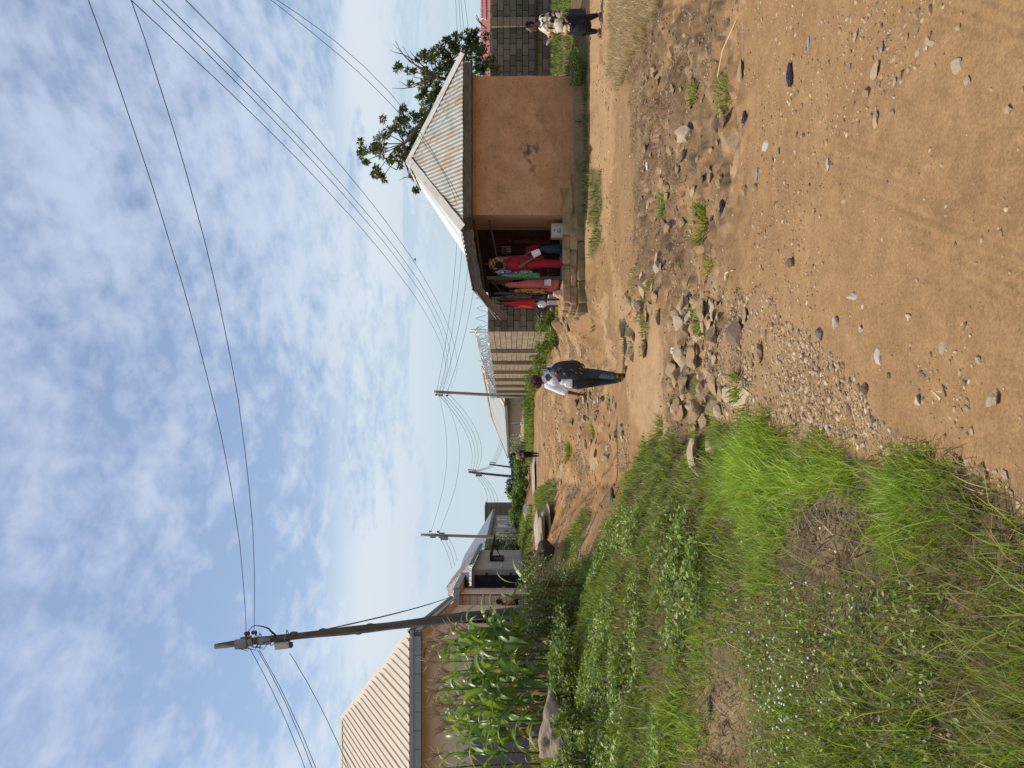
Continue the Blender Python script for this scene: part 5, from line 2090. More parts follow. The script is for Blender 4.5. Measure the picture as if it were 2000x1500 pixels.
def main_grass():
    X, Y, Z, r = sample_ground(640000, 1.7, 34, -.80, .05, 1.62)
    xi, yi, g, bare, dry = region_masks(X, Y, Z)
    sc_ = np.clip(9 / np.maximum(Y, 1), .15, 2.2)
    jx, jy = NP.normal(0, 11, len(X)) * sc_, NP.normal(0, 11, len(X)) * sc_
    inb = np.zeros(len(X), bool)
    for q in BARE:
        inb |= in_poly(xi + jx * 1.6, yi + jy * 1.6, q)
    keep = in_poly(xi + jx, yi + jy, G_MAIN) & ~inb & (Y > 1)
    thin = inb & (NP.random(len(X)) < .07)
    # worn, thin spots in the sward
    th = fbm(X * 1.1, Y * 1.1, 301, 3)
    th2 = fbm(X * 3.1, Y * 3.1, 303, 3)
    keep &= ((th > -.18) & (th2 > -.30)) | (NP.random(len(X)) < .22)
    keep = keep | thin
    X, Y, Z, r, xi, yi, th2 = [q[keep] for q in (X, Y, Z, r, xi, yi, th2)]
    n = len(X)
    clump = fbm(X * 1.6, Y * 1.6, 311, 3)
    lush = np.clip(np.exp(-(((xi - 1490) / 75) ** 2 + ((yi - 920) / 90) ** 2)) + np.exp(-(((xi - 1740) / 110) ** 2 + ((yi - 1030) / 80) ** 2))
                   + .8 * np.exp(-(((xi - 1620) / 60) ** 2 + ((yi - 930) / 45) ** 2)) + .8 * np.exp(-(((xi - 1330) / 30) ** 2 + ((yi - 1420) / 90) ** 2)), 0, 1)
    h = (.048 + .045 * NP.random(n)) * (1 + .55 * np.clip(clump, -.6, 1)) * (1 + .9 * NP.random(n) ** 4) + lush * (.07 + .10 * NP.random(n))
    h *= np.interp(r, [2, 4, 12, 30], [.9, .95, 1.1, 1.4])
    for (cx_, cy_, cr_) in ((-.74, 3.85, .5), (-.80, 3.35, .3), (-1.95, 4.75, .62), (-2.0, 4.2, .4)):
        h = h * (1 - .62 * np.exp(-(((X - cx_) ** 2 + (Y - cy_) ** 2) / cr_ ** 2)))
    w = np.interp(r, [2, 5, 12, 34], [.0038, .006, .011, .03]) * NP.uniform(.7, 1.35, n)
    tone = fbm(X * .8, Y * .8, 321, 4)
    cg = pick(GREENS, (4, 4, 2, 2), n)
    cl = pick(LUSH, (3, 2, 2), n)
    cd = pick(DRY, (2, 3, 2), n)
    dryp = np.clip(.14 + .55 * np.clip(tone, -.3, 1) + .08 * (xi > 1560) * (yi > 1080) + .25 * (th2 < -.25) + .25 * (xi > 1840), .05, .78)
    isd = (NP.random(n) < dryp) & (lush < .4)
    isl = NP.random(n) < lush
    c = np.where(isd[:, None], cd, np.where(isl[:, None], cl, cg))
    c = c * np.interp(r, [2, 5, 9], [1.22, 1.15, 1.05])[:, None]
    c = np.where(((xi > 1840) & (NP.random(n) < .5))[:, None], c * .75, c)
    c = c * (1 + .25 * fbm(X * .45 + 3, Y * .45, 331, 3) + .28 * fbm(X * 3.3, Y * 3.3, 333, 3))[:, None]
    az = np.where(NP.random(n) < .35 + .45 * lush, 2.6 + .9 * NP.standard_normal(n) + 1.2 * fbm(X * .9, Y * .9, 341, 2), NP.uniform(0, 6.28, n))
    lean = NP.uniform(.15, .95, n) + .25 * lush
    p = np.stack([X, Y, Z - .01], -1)
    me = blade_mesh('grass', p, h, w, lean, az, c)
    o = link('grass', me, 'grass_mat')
    tag(o, 'uneven green grass with dry blades covering the sloping bank', kind='stuff')
    print('grass blades', n)
    # long single stems standing over the sward near the camera
    X, Y, Z, r = sample_ground(2600, 1.8, 8, -.75, -.1, 1.4)
    xi, yi, g, bare, dry = region_masks(X, Y, Z)
    k = g & in_poly(xi, yi, G_MAIN)
    X, Y, Z = X[k], Y[k], Z[k]
    n = len(X)
    h = NP.uniform(.14, .30, n)
    me = blade_mesh('grass_stems', np.stack([X, Y, Z - .01], -1), h, NP.uniform(.003, .006, n), NP.uniform(.3, 1.2, n), NP.uniform(0, 6.28, n),
                    np.where((NP.random(n) < .4)[:, None], pick(DRY, (3, 2, 1), n), pick(LUSH, (3, 2, 2), n)))
    tag(link('grass_stems', me, 'grass_mat'), 'taller single grass stems standing above the bank', kind='stuff')


main_grass()

WEED = [(1105, 1040), (1150, 1090), (1215, 1000), (1345, 985), (1392, 1100), (1380, 1250), (1350, 1330), (1330, 1500), (1330, 2000), (1080, 2000), (1095, 1300)]
LOW = [(1350, 1000), (1480, 1180), (1560, 1130), (1700, 1150), (2000, 1140), (2600, 1300), (2600, 2000), (1460, 2000), (1480, 1500), (1470, 1320), (1380, 1280)]


def weeds():
    Vs, Fs, Cs = [], [], []
    off = 0
    # broad-leaved weeds in clumps
    for (poly, cnt, r0, r1, lmin, lmax, dens_seed, thr, hmax, label) in ((WEED, 46000, 4, 18, .026, .066, 401, -.02, .17, 'w'), (LOW, 9000, 1.8, 7, .013, .034, 411, .02, .09, 'l')):
        X, Y, Z, r = sample_ground(cnt * 3, r0, r1, -.8, .0, 1.2)
        xi, yi, g, bare, dry = region_masks(X, Y, Z)
        k = in_poly(xi, yi, poly) & ~bare & (fbm(X * 1.3, Y * 1.3, dens_seed, 3) > thr)
        X, Y, Z = X[k][:cnt], Y[k][:cnt], Z[k][:cnt]
        n = len(X)
        cl = .6 + .4 * fbm(X * 2.1, Y * 2.1, dens_seed + 3, 3)
        hh = hmax * NP.random(n) ** .8 * np.clip(cl, .2, 1.2)
        p = np.stack([X + NP.normal(0, .02, n), Y + NP.normal(0, .02, n), Z + .015 + hh], -1)
        ln = NP.uniform(lmin, lmax, n)
        c = pick([(.19, .275, .055), (.10, .165, .035), (.27, .35, .075), (.34, .41, .11)], (4, 3, 3, .8), n)
        c *= (.75 + .5 * hh / hmax)[:, None]
        dd = NP.random(n) < (.05 if label == 'w' else .22)
        c[dd] = pick(DRY, (2, 2, 2), int(dd.sum()))
        v, f, cc = leaf_verts(p, ln, ln * NP.uniform(.4, .65, n), NP.uniform(0, 6.28, n), NP.normal(.25, .45, n), c)
        Vs.append(v)
        Fs.append(f + off)
        Cs.append(cc)
        off += len(v)
    me = np_mesh('weeds', np.concatenate(Vs), np.concatenate(Fs), np.concatenate(Cs))
    tag(link('weeds', me, 'leaf_mat'), 'low broad-leaved weeds spread through the grass bank', kind='stuff')
    # small white flowers
    mb = MB()
    for _ in range(75):
        if rnd.random() < .75:
            xi, yi = rnd.gauss(1555, 38), rnd.gauss(1330, 60)
        else:
            xi, yi = rnd.uniform(1420, 1700), rnd.uniform(1020, 1450)
        q = hit(xi, min(yi, 1490))
        if q.y > 9:
            continue
        mb.ell(q + Vector((0, 0, rnd.uniform(.05, .12))), (.0062, .0062, .0052), None, 6, 4)
    o = mb.build('white_flowers', 'plastic_white')
    tag(o, 'tiny white flower heads dotted over the near grass', kind='stuff')


weeds()


def side_grass():
    Xs, Ys, Zs = [], [], []
    X, Y, Z, r = sample_ground(420000, 4.5, 75, -.55, .60, 1.25)
    xi, yi, g, bare, dry = region_masks(X, Y, Z)
    ins = np.zeros(len(X), bool)
    for q in G_SIDE:
        ins |= in_poly(xi, yi, q)
    nz_ = fbm(X * 1.9, Y * 1.9, 351, 4, .65)
    rag = np.where(xi > 1200, nz_ > .08, nz_ > -.25) & ~((yi < 150) & (xi < 1170) & (fbm(X * .35, Y * 1.1, 353, 3) < .02))
    k = ins & g & rag
    X, Y, Z, r, xi, yi = [q[k] for q in (X, Y, Z, r, xi, yi)]
    n = len(X)
    fence_side = (xi < 1095) & (yi > 600) & (yi < 910)
    h = (.05 + .09 * NP.random(n)) * np.interp(r, [5, 12, 25, 60], [.75, .9, 1.5, 2.2])
    h = np.where(fence_side, h * 2.0, h)
    w = np.interp(r, [5, 12, 30, 70], [.006, .012, .028, .06]) * NP.uniform(.7, 1.3, n)
    c = pick(GREENS, (4, 4, 2, 2), n)
    d = NP.random(n) < np.where((xi > 1200), .30, .08)
    c[d] = pick(DRY, (2, 2, 1), int(d.sum()))
    me = blade_mesh('roadside_grass', np.stack([X, Y, Z - .01], -1), h, w, NP.uniform(.1, .8, n), NP.uniform(0, 6.28, n), c)
    tag(link('roadside_grass', me, 'grass_mat'), 'green grass strips along the walls and between the tracks', kind='stuff')
    # dry straw-coloured stand at the frame edge
    X, Y, Z, r = sample_ground(140000, 8, 17, .30, .80, 1.0)
    xi, yi, g, bare, dry = region_masks(X, Y, Z)
    k = dry
    X, Y, Z, r = [q[k] for q in (X, Y, Z, r)]
    n = len(X)
    c = np.where((NP.random(n) < .10)[:, None], pick([(.20, .21, .06), (.15, .17, .05)], (1, 1), n), pick([(.60, .48, .27), (.50, .39, .20), (.40, .32, .15)], (3, 3, 2), n))
    me = blade_mesh('dry_grass', np.stack([X, Y, Z - .01], -1), NP.uniform(.07, .22, n), NP.uniform(.006, .012, n), NP.uniform(.2, 1.0, n), NP.uniform(0, 6.28, n), c)
    tag(link('dry_grass', me, 'grass_mat'), 'stand of dry straw-coloured grass beside the sandy track', kind='stuff')
    # trampled straw and roots on the rubbish strip
    X, Y, Z, r = sample_ground(130000, 2.2, 16, -.78, .62, 1.3)
    xi, yi, g, bare, dry = region_masks(X, Y, Z)
    k = (in_poly(xi, yi, TRASH) & (fbm(X * 2, Y * 2, 431, 3) > .05)) | (bare & (NP.random(len(X)) < .6))
    X, Y, Z = X[k], Y[k], Z[k]
    n = min(len(X), 9500)
    X, Y, Z = X[:n], Y[:n], Z[:n]
    me = blade_mesh('straw', np.stack([X, Y, Z + .004], -1), NP.uniform(.05, .18, n) * .35, NP.uniform(.004, .010, n), NP.uniform(1.5, 4.5, n), NP.uniform(0, 6.28, n),
                    pick([(.30, .22, .12), (.16, .11, .065), (.09, .065, .04), (.44, .35, .2)], (3, 3, 2, 1), n), curl=.1)
    tag(link('straw', me, 'grass_mat'), 'trampled straw and roots strewn over the rubbish strip', kind='stuff')


side_grass()


# single tufts on bare ground
def tuft(xi, yi, size, n, label, kind=0):
    q = hit(xi, yi)
    size *= .8
    n = int(n * .55)
    k = 1 + q.y / 14
    az = NP.uniform(0, 6.28, n)
    rr_ = size * .55 * np.sqrt(NP.random(n))
    p = np.stack([rr_ * np.cos(az), rr_ * np.sin(az), np.full(n, -.015)], -1)
    c = pick(LUSH + GREENS, (2, 2, 1, 2, 2, 1, 1), n)
    d = NP.random(n) < (.15 if kind == 0 else .5)
    c[d] = pick(DRY, (2, 2, 1), int(d.sum()))
    me = blade_mesh('grass_tuft', p, NP.uniform(.4, 1.0, n) * size * .55, NP.uniform(.005, .008, n) * k, NP.uniform(.3, 1.1, n), az + NP.normal(0, .5, n), c)
    o = link('grass_tuft', me, 'grass_mat', None, q)
    tag(o, label, 'grass tuft', 'grass tufts on bare ground')


for a in ((1372, 440, .42, 420, 'bright green tuft in the rubble between the track and the road'), (1297, 400, .30, 220, 'sparse green tuft in the dark rubbish strip'),
          (1355, 180, .26, 200, 'small green tuft against the pale flat boulder pile'), (1420, 185, .36, 260, 'long trailing tuft beside the flat pale slab'),
          (1290, 835, .35, 300, 'tuft at the corner where the bank meets the sandy track'), (1372, 625, .34, 300, 'tuft growing through the stone ledge'),
          (1385, 520, .22, 140, 'thin tuft near the curved dry twig'), (1437, 757, .24, 200, 'tuft wedged behind the big flat slab'),
          (1160, 838, .42, 300, 'tuft on the stony ground ahead of the walker'), (1112, 882, .6, 360, 'round green tuft in the eroded orange slope'),
          (1190, 782, .26, 160, 'little tuft beside the walker on the stones'), (1160, 634, .36, 130, 'spiky low weed on the bare track near the kiosk'),
          (1605, 892, .3, 320, 'tuft at the tip of the near grass edge'), (1090, 612, .4, 260, 'tuft at the foot of the shaded block wall')):
    tuft(*a)


# ------------------------------------------------------------------ bushes and trees
def leaf_blob(clusters, per, lmin, lmax, cols, wts, aspect=.45, up=.15, spread=None):
    Vs, Fs, Cs = [], [], []
    off = 0
    for (c, r) in clusters:
        n = int(per * (r[0] * r[2]) ** .0) if not callable(per) else per(r)
        d = NP.normal(0, 1, (n, 3))
        d /= np.linalg.norm(d, axis=1)[:, None]
        rad = NP.random(n) ** .45
        p = np.array(c) + d * rad[:, None] * np.array(r)
        ln = NP.uniform(lmin, lmax, n)
        az = np.arctan2(d[:, 1], d[:, 0]) + NP.normal(0, .8, n)
        el = NP.normal(up, .5, n) + d[:, 2] * .5
        cc = pick(cols, wts, n)
        v, f, k = leaf_verts(p, ln, ln * aspect * NP.uniform(.7, 1.3, n), az, el, cc)
        Vs.append(v)
        Fs.append(f + off)
        Cs.append(k)
        off += len(v)
    return np.concatenate(Vs), np.concatenate(Fs), np.concatenate(Cs)


def branchy(mb, a, b, r0, r1, kids, lvl=0):
    a, b = Vector(a), Vector(b)
    m = (a + b) / 2 + Vector((rnd.uniform(-1, 1), rnd.uniform(-1, 1), rnd.uniform(-.5, .8))) * (b - a).length * .09
    mb.tube([a, m, b], [r0, (r0 + r1) / 2, r1], 7)


TREE_G = [(.095, .13, .042), (.055, .082, .028), (.14, .175, .058), (.19, .215, .08)]


def hut_tree():
    Y = 26.5
    t = thing('leafy_tree', 'dark leafy tree with bare twigs rising behind the kiosk roof', 'tree', (8.6, Y, -.1))
    base = Vector((8.6, Y, -.1))
    tips = [(722, 290, 16), (745, 262, 17), (738, 336, 12), (760, 302, 20), (790, 285, 22), (775, 250, 16), (712, 315, 9), (800, 322, 16), (818, 270, 22), (792, 215, 15), (780, 235, 9),
            (832, 235, 24), (850, 195, 26), (830, 155, 22), (835, 112, 17), (850, 135, 22), (872, 112, 20), (782, 128, 9), (805, 150, 11), (885, 76, 11), (816, 368, 9), (868, 165, 22),
            (880, 90, 14), (822, 190, 12), (860, 220, 20), (707, 295, 7), (748, 345, 8)]
    lo = [(930, 82, 19), (940, 112, 20), (916, 100, 20), (944, 138, 14), (924, 62, 13), (900, 130, 20), (955, 120, 12), (905, 70, 12)]
    mb = MB()
    fork = P(905, 175, Y) - base
    fork2 = P(880, 120, Y) - base
    mb.tube([(0, 0, 0), fork * .5 + Vector((.1, 0, 0)), fork], [.22, .18, .13], 9)
    mb.tube([fork, fork2], [.11, .08], 8)
    hub = [P(850, 240, Y) - base, P(790, 280, Y) - base, P(850, 150, Y) - base, fork2]
    for h_ in hub[:3]:
        branchy(mb, fork, h_, .10, .05, 0)
    mb.build('trunk', 'bark', t, smooth=True)
    cl = []
    mb = MB()
    for (x, y, r) in tips + lo:
        c = P(x, y, Y + rnd.uniform(-.5, .9)) - base
        rw = r * Y / FPX
        h_ = min(hub, key=lambda q: (q - c).length)
        branchy(mb, h_, c, .022, .009, 0)
        # split every clump into ragged tufts
        for k in range(max(3, int(r / 3))):
            o = Vector((rnd.gauss(0, .62), rnd.gauss(0, .5), rnd.gauss(0, .62))) * rw
            rr_ = rw * rnd.uniform(.22, .46)
            cl.append((c + o, (rr_, rr_, rr_)))
    tw = [((800, 120), (768, 86)), ((785, 105), (762, 98)), ((790, 110), (772, 80)), ((812, 128), (786, 90)), ((808, 170), (765, 172)), ((795, 168), (782, 160)), ((775, 332), (752, 318)), ((815, 118), (800, 98)), ((800, 345), (780, 352))]
    for a, b in tw:
        pa = P(a[0], a[1], Y) - base
        h_ = min(hub, key=lambda q: (q - pa).length)
        branchy(mb, h_, pa, .028, .018, 0)
        branchy(mb, pa, P(b[0], b[1], Y) - base, .018, .006, 0)
    mb.build('branches', 'twig', t)['kind'] = 'stuff'
    v, f, c = leaf_blob(cl, lambda r: int(30 + 420 * r[0]), .09, .17, TREE_G, (3, 3, 2, 1), .42, .2)
    me = np_mesh('crown', v, f, c)
    link('crown', me, 'leaf_mat', t)


hut_tree()


def shrub(label, base, size, n, lmin, lmax, cols, wts, group=None, aspect=.5, stems=5, name='shrub', cat='shrub', gaps=7):
    t = thing(name, label, cat, base, group)
    mb = MB()
    for k in range(stems):
        a = rnd.uniform(0, 6.28)
        e = Vector((math.cos(a) * size[0] * .6, math.sin(a) * size[1] * .6, size[2] * rnd.uniform(.6, .95)))
        mb.tube([(e.x * .1, e.y * .1, -.1), e * .5 + Vector((0, 0, .1)), e], [.02 * size[2] ** .5, .014, .006], 5)
    mb.build('stems', 'twig', t)
    cl = []
    for k in range(gaps * 3):
        a = rnd.uniform(0, 6.28)
        rr_ = math.sqrt(rnd.random())
        z = rnd.uniform(.18, .92)
        wd_ = math.sqrt(max(.1, 1 - (z - .4) ** 2 * 1.6))
        c = (math.cos(a) * rr_ * size[0] * wd_, math.sin(a) * rr_ * size[1] * wd_, z * size[2])
        q = rnd.uniform(.16, .32)
        cl.append((c, (size[0] * q, size[1] * q, size[2] * q * .8)))
    v, f, c = leaf_blob(cl, lambda r: max(8, n // len(cl)), lmin, lmax, cols, wts, aspect, .15)
    link('crown', np_mesh('crown', v, f, c), 'leaf_mat', t)
    return t


SH = [(.19, .235, .075), (.12, .165, .05), (.26, .30, .11), (.33, .32, .15)]
BR = [(.17, .24, .045), (.12, .18, .036), (.23, .30, .065), (.07, .11, .025)]
# weedy shrub at the end of the maize
q = hit(1132, 1190)
shrub('speckled olive-green shrub with reddish stems between the maize and the road', q, (.85, .7, 1.05), 3800, .035, .07, SH, (3, 3, 2, 1), None, .55, 12, gaps=9)
q = hit(1122, 1150)
shrub('smaller leafy weed shrub beside the speckled one', q, (.5, .45, .4), 1300, .035, .07, SH + BR, (3, 3, 2, 1, 1, 1, 1, 1), None, .5, 8)
for k, (x, y, s, h_, lab) in enumerate(((1130, 1300, .8, .42, 'undergrowth shrub below the maize leaves, middle of the patch'), (1125, 1345, .75, .36, 'undergrowth shrub below the maize beside the rock outcrop'),
                                         (1128, 1255, .8, .40, 'undergrowth shrub below the maize near the speckled shrub'), (1150, 1490, .55, .4, 'low weed shrub in front of the rock outcrop'))):
    shrub(lab, hit(x, y), (s, .6, h_), 1500, .04, .09, BR, (3, 3, 2, 2), 'undergrowth shrubs below the maize', .45, 7)
q = hit(1072, 1120)
# hedge in the distance
for (x, y, Y, sx, sz, lab) in ((1036, 905, 66, 1.6, 1.5, 'bright bush beside the far walker'), (1036, 940, 68, 2.0, 2.0, 'broad green bush between the two distant poles'), (1034, 968, 64, 1.6, 1.7, 'green bush below the pale rock ridge'), (1028, 995, 62, 1.5, 1.6, 'dark green bush beside the blue windows')):
    b = P(x, y, Y)
    b.z = ground(b.x, b.y) - .1
    top = EYE + (1000 - (x - sz * FPX / Y)) * Y / FPX
    shrub(lab, b, (sx, 1.2, max(.8, P(x - 32, y, Y).z - b.z)), 2600, .12, .26, BR, (3, 3, 1, 2), 'distant roadside bushes', .5, 5, 'bush', 'bush')
b = P(1022, 880, 60)
b.z = ground(b.x, b.y)
shrub('thin pale bush in front of the roadside house window', P(1035, 868, 64), (1.0, .8, 1.6), 500, .12, .2, SH, (2, 1, 2, 2), None, .5, 5, 'bush', 'bush', 5)
# foliage against the grey house and at the blue windows
shrub('dark vine-like bush in the gap between the grey and pink houses', Vector((-10.3, 46.5, .9)), (.8, .9, 2.7), 2000, .12, .24, TREE_G, (3, 3, 2, 1), None, .5, 6, 'bush', 'bush')
shrub('thin sapling beside the grey pole', P(1022, 1040, 56), (.3, .3, 1.7), 160, .10, .2, BR, (2, 2, 2, 1), None, .5, 4, 'sapling', 'sapling', 4)
shrub('bush covering the corner of the blue-window house', P(1027, 994, 60), (.7, .7, 1.2), 1200, .12, .22, BR, (2, 3, 1, 2), None, .5, 5, 'bush', 'bush')
# weeds along the compound wall foot
for (x, y, sc_, lab) in ((1085, 658, 1.0, 'grassy bush at the corner foot of the compound wall'), (1066, 700, 1.3, 'tall weed bush along the compound wall behind the backpack'), (1052, 735, 1.3, 'weed bush at the compound wall beside the walker head'), (1042, 790, 1.5, 'long green weed bank beyond the compound wall pole')):
    q = hit(x, y)
    shrub(lab, q, (.8 * sc_, .9 * sc_, .65 * sc_), 1500, .10, .28, BR, (3, 3, 2, 1), 'weeds along the compound wall', .2, 4, 'weed_bush', 'bush', 5)
# young leafy weed by the hut
shrub('bright low leafy weed beside the kiosk wall near the woman', hit(1146, 128), (.5, .35, .38), 650, .05, .10, BR, (3, 1, 3, 1), None, .4, 5, 'weed', 'weed', 4)

# far trees, distance haze put into their bluish leaf colours
for (xt, y, Y, w, lab) in ((994, 900, 210, 5, 'low blue-green tree on the horizon behind the far walker'), (1000, 925, 215, 5, 'flat dark tree on the horizon between the poles'), (988, 950, 200, 6, 'tallest dark round tree on the horizon'), (1003, 973, 190, 4, 'small dark tree on the horizon behind the leafy plant')):
    b = P(1030, y, Y)
    b.z = -.6
    top = P(xt, y, Y).z
    t = thing('distant_tree', lab, 'tree', b, 'trees on the horizon')
    hgt = top - b.z
    MB().tube([(0, 0, -.5), (.1, 0, hgt * .4), (0, 0, hgt * .7)], [.25, .2, .1], 6).build('trunk', 'bark', t)
    cl = []
    for k in range(22):
        a = rnd.uniform(0, 6.28)
        r_ = math.sqrt(rnd.random()) * w * .42
        cl.append(((math.cos(a) * r_, math.sin(a) * r_, hgt * rnd.uniform(.25, .88)), (w * .14, w * .14, hgt * .14)))
    v, f, c = leaf_blob(cl, lambda r: 60, .4, .8, [(.055, .095, .065), (.04, .075, .055), (.075, .115, .08)], (2, 2, 1), .6, .1)
    link('crown', np_mesh('crown', v, f, c), 'leaf_mat', t)
# trees far beyond the back wall at the frame edge and behind the red roof
t = thing('distant_tree', 'rounded green tree behind the dark wall next to the red roof', 'tree', (15.2, 40, -.2))
MB().tube([(0, 0, 0), (.1, 0, 1.5), (0, 0, 2.6)], [.2, .16, .08], 7).build('trunk', 'bark', t)
cl = [((rnd.gauss(0, .9), rnd.gauss(0, .8), rnd.uniform(2.2, 4.4)), (.5, .5, .45)) for _ in range(22)]
v, f, c = leaf_blob(cl, lambda r: 110, .12, .24, TREE_G, (3, 3, 2, 1), .45, .1)
link('crown', np_mesh('crown', v, f, c), 'leaf_mat', t)
t = thing('dry_plant', 'spiky dry plant silhouetted above the red roof', 'plant', (19.2, 41.5, 3.0))
mb = MB()
for k in range(9):
    a = rnd.uniform(-.9, .9)
    mb.tube([(0, 0, 0), (math.sin(a) * .5, 0, .35), (math.sin(a) * 1.1, 0, .45 + .2 * math.cos(a))], [.02, .015, .005], 4)
mb.build('fronds', 'twig', t)

# big-leaved plant silhouetted on the skyline
t = thing('broad_leaf_plant', 'tall plant with long arching leaves silhouetted over the bushes', 'plant', Vector((P(1020, 972, 62).x, 62, .6)))
hz = P(1004, 972, 62).z - .6
MB().tube([(0, 0, -.2), (.03, 0, hz * .6), (0, 0, hz)], [.06, .05, .03], 6).build('stem', 'twig', t)


def maize_leaf_mesh(name, L, W, droop, twist, cols):
    V, F, C = [], [], []
    n = 9
    x = z = 0.0
    an = 1.15
    for i in range(n + 1):
        f = i / n
        w = W * (math.sin(math.pi * min(1, .14 + f * .86)) ** .7) * (1 - f ** 3 * .55)
        if i == n:
            w = .002
        tw = twist * f
        c = math.cos(tw)
        s = math.sin(tw)
        V += [(x, -w / 2 * c, z - w / 2 * s + w * .18), (x, 0, z), (x, w / 2 * c, z + w / 2 * s + w * .18)]
        g = cols[0] if f < .75 else tuple(np.array(cols[0]) * (1 - f + .75) + np.array(cols[1]) * (f - .75))
        C += [g, tuple(np.array(g) * 1.35), tuple(np.array(g) * .95)]
        x += math.cos(an) * L / n
        z += math.sin(an) * L / n
        an -= droop * (.5 + f) / n * 2
    for i in range(n):
        for k in range(2):
            F.append((i * 3 + k, i * 3 + k + 1, i * 3 + k + 4, i * 3 + k + 3))
    me = np_mesh(name, np.array(V), np.array(F), np.array(C), smooth=True)
    me.materials.append(MATS['maize_mat'])
    return me


MZ = []
for k in range(12):
    g = [(.13, .215, .045), (.18, .265, .06), (.095, .165, .04), (.23, .30, .08)][k % 4]
    tip = (.33, .27, .08) if k % 3 == 0 else g
    MZ.append(maize_leaf_mesh('leaf', rnd.uniform(.66, 1.0), rnd.uniform(.088, .128), rnd.uniform(.7, 1.9), rnd.uniform(-.8, .8), (g, tip)))
MZY = maize_leaf_mesh('leaf', .6, .07, 1.9, .6, ((.42, .33, .07), (.45, .25, .08)))
MZB = maize_leaf_mesh('leaf', .55, .05, 2.4, .9, ((.30, .20, .09), (.24, .14, .06)))
for k in range(11):
    o = link('leaf', MZ[k % 12], None, t, (0, 0, hz * rnd.uniform(.75, 1.0)))
    o.scale = (1.15, 1.5, 1.15)
    o.rotation_euler = (0, rnd.uniform(-.3, .2), rnd.uniform(0, 6.28))

mat('maize_stalk', (.10, .14, .035), rough=.5, col2=(.16, .06, .035), mixp=(.4, .62), scale=5, stretch=(3, 3, 1))
mat('tassel', (.40, .26, .15), rough=.9, col2=(.26, .13, .10), scale=6)
TAS = []
for k in range(3):
    mb = MB()
    for i in range(13):
        a = rnd.uniform(0, 6.28)
        s = rnd.uniform(.05, .55) if i else 0
        Lh = rnd.uniform(.16, .30)
        p1_ = Vector((math.cos(a) * s * Lh * .5, math.sin(a) * s * Lh * .5, Lh * .55))
        p2_ = Vector((math.cos(a) * s * Lh * 1.2, math.sin(a) * s * Lh * 1.2, Lh * (1 - .4 * s)))
        z0 = rnd.uniform(0, .08)
        mb.tube([(0, 0, z0), p1_ + Z3 * z0, p2_ + Z3 * z0], [.005, .0065, .003], 4)
    me = mb.mesh('tassel')
    me.materials.append(MATS['tassel'])
    TAS.append(me)


def maize(x, y, Y, tall, label, tas=True, nleaf=12):
    g = P(1120, y, Y)
    base = Vector((g.x, Y, ground(g.x, Y)))
    top = P(x, y, Y)
    h = max(1.2, top.z - base.z)
    t = thing('maize_plant', label, 'maize', base, 'maize plants in the patch by the beige house')
    lean = Vector((rnd.uniform(-.10, .10), rnd.uniform(-.1, .1), 0))
    pts = [lean * (i / 6) ** 2 + Z3 * (h * i / 6) for i in range(7)]
    MB().tube(pts, [.020, .019, .017, .015, .012, .009, .006], 7).build('stalk', 'maize_stalk', t, smooth=True)
    a = rnd.uniform(0, 3.14)
    for i in range(nleaf):
        f = .15 + .80 * i / (nleaf - 1)
        me = MZ[rnd.randrange(12)]
        if i < 3 and rnd.random() < .5:
            me = MZB
        elif rnd.random() < .06:
            me = MZY
        o = link('leaf', me, None, t, lean * f * f + Z3 * (h * f))
        sc_ = (1 - .42 * max(0, f - .6) / .4) * rnd.uniform(.8, 1.12)
        o.scale = (sc_, sc_ * 1.05, sc_)
        o.rotation_euler = (rnd.gauss(0, .2), rnd.gauss(0, .18), a + math.pi * i + rnd.gauss(0, .45))
    if tas:
        o = link('tassel', rnd.choice(TAS), None, t, pts[-1])
        o.rotation_euler = (rnd.gauss(0, .15), rnd.gauss(0, .15), rnd.uniform(0, 6))
        o.scale = (1.25,) * 3
    return t


mz_lab = {0: 'outermost tall maize plant next to the speckled shrub', 3: 'tall maize plant whose tassel stands against the dark pole', 13: 'maize plant nearest the frame edge above the rock outcrop'}
spots = [(925, 1226, 12.6), (905, 1236, 13.6), (880, 1240, 12.3), (862, 1240, 13.2), (880, 1258, 12.0), (868, 1272, 13.0), (865, 1288, 12.4), (885, 1300, 13.6), (895, 1312, 12.0), (875, 1332, 12.8), (868, 1346, 12.2),
         (872, 1362, 13.2), (880, 1376, 12.3), (885, 1440, 13.8), (868, 1398, 14.2), (878, 1425, 14.4), (870, 1470, 14.0), (862, 1492, 14.5), (890, 1250, 14.2), (900, 1325, 14.3), (915, 1275, 14.4), (905, 1350, 14.0), (950, 1228, 14.0), (880, 1252, 13.4), (890, 1318, 12.9), (884, 1368, 13.6), (893, 1280, 13.7), (900, 1232, 12.9), (898, 1392, 13.0), (890, 1408, 12.6), (880, 1520, 13.4), (888, 1548, 14.0)]
for k, (x, y, Y) in enumerate(spots):
    maize(x, y, Y, 0, mz_lab.get(k, 'tall maize plant with long arching leaves in the dense patch'), tas=(k not in (13, 18, 22)), nleaf=rnd.randint(13, 17))
# young maize plants in front
for (x, y, Y, lab) in ((1002, 1143, 13.0, 'young bright maize plant standing apart before the steel gate'), (1010, 1165, 12.7, 'young maize plant among the top of the speckled shrub')):
    maize(x, y, Y, 0, lab, False, 9)


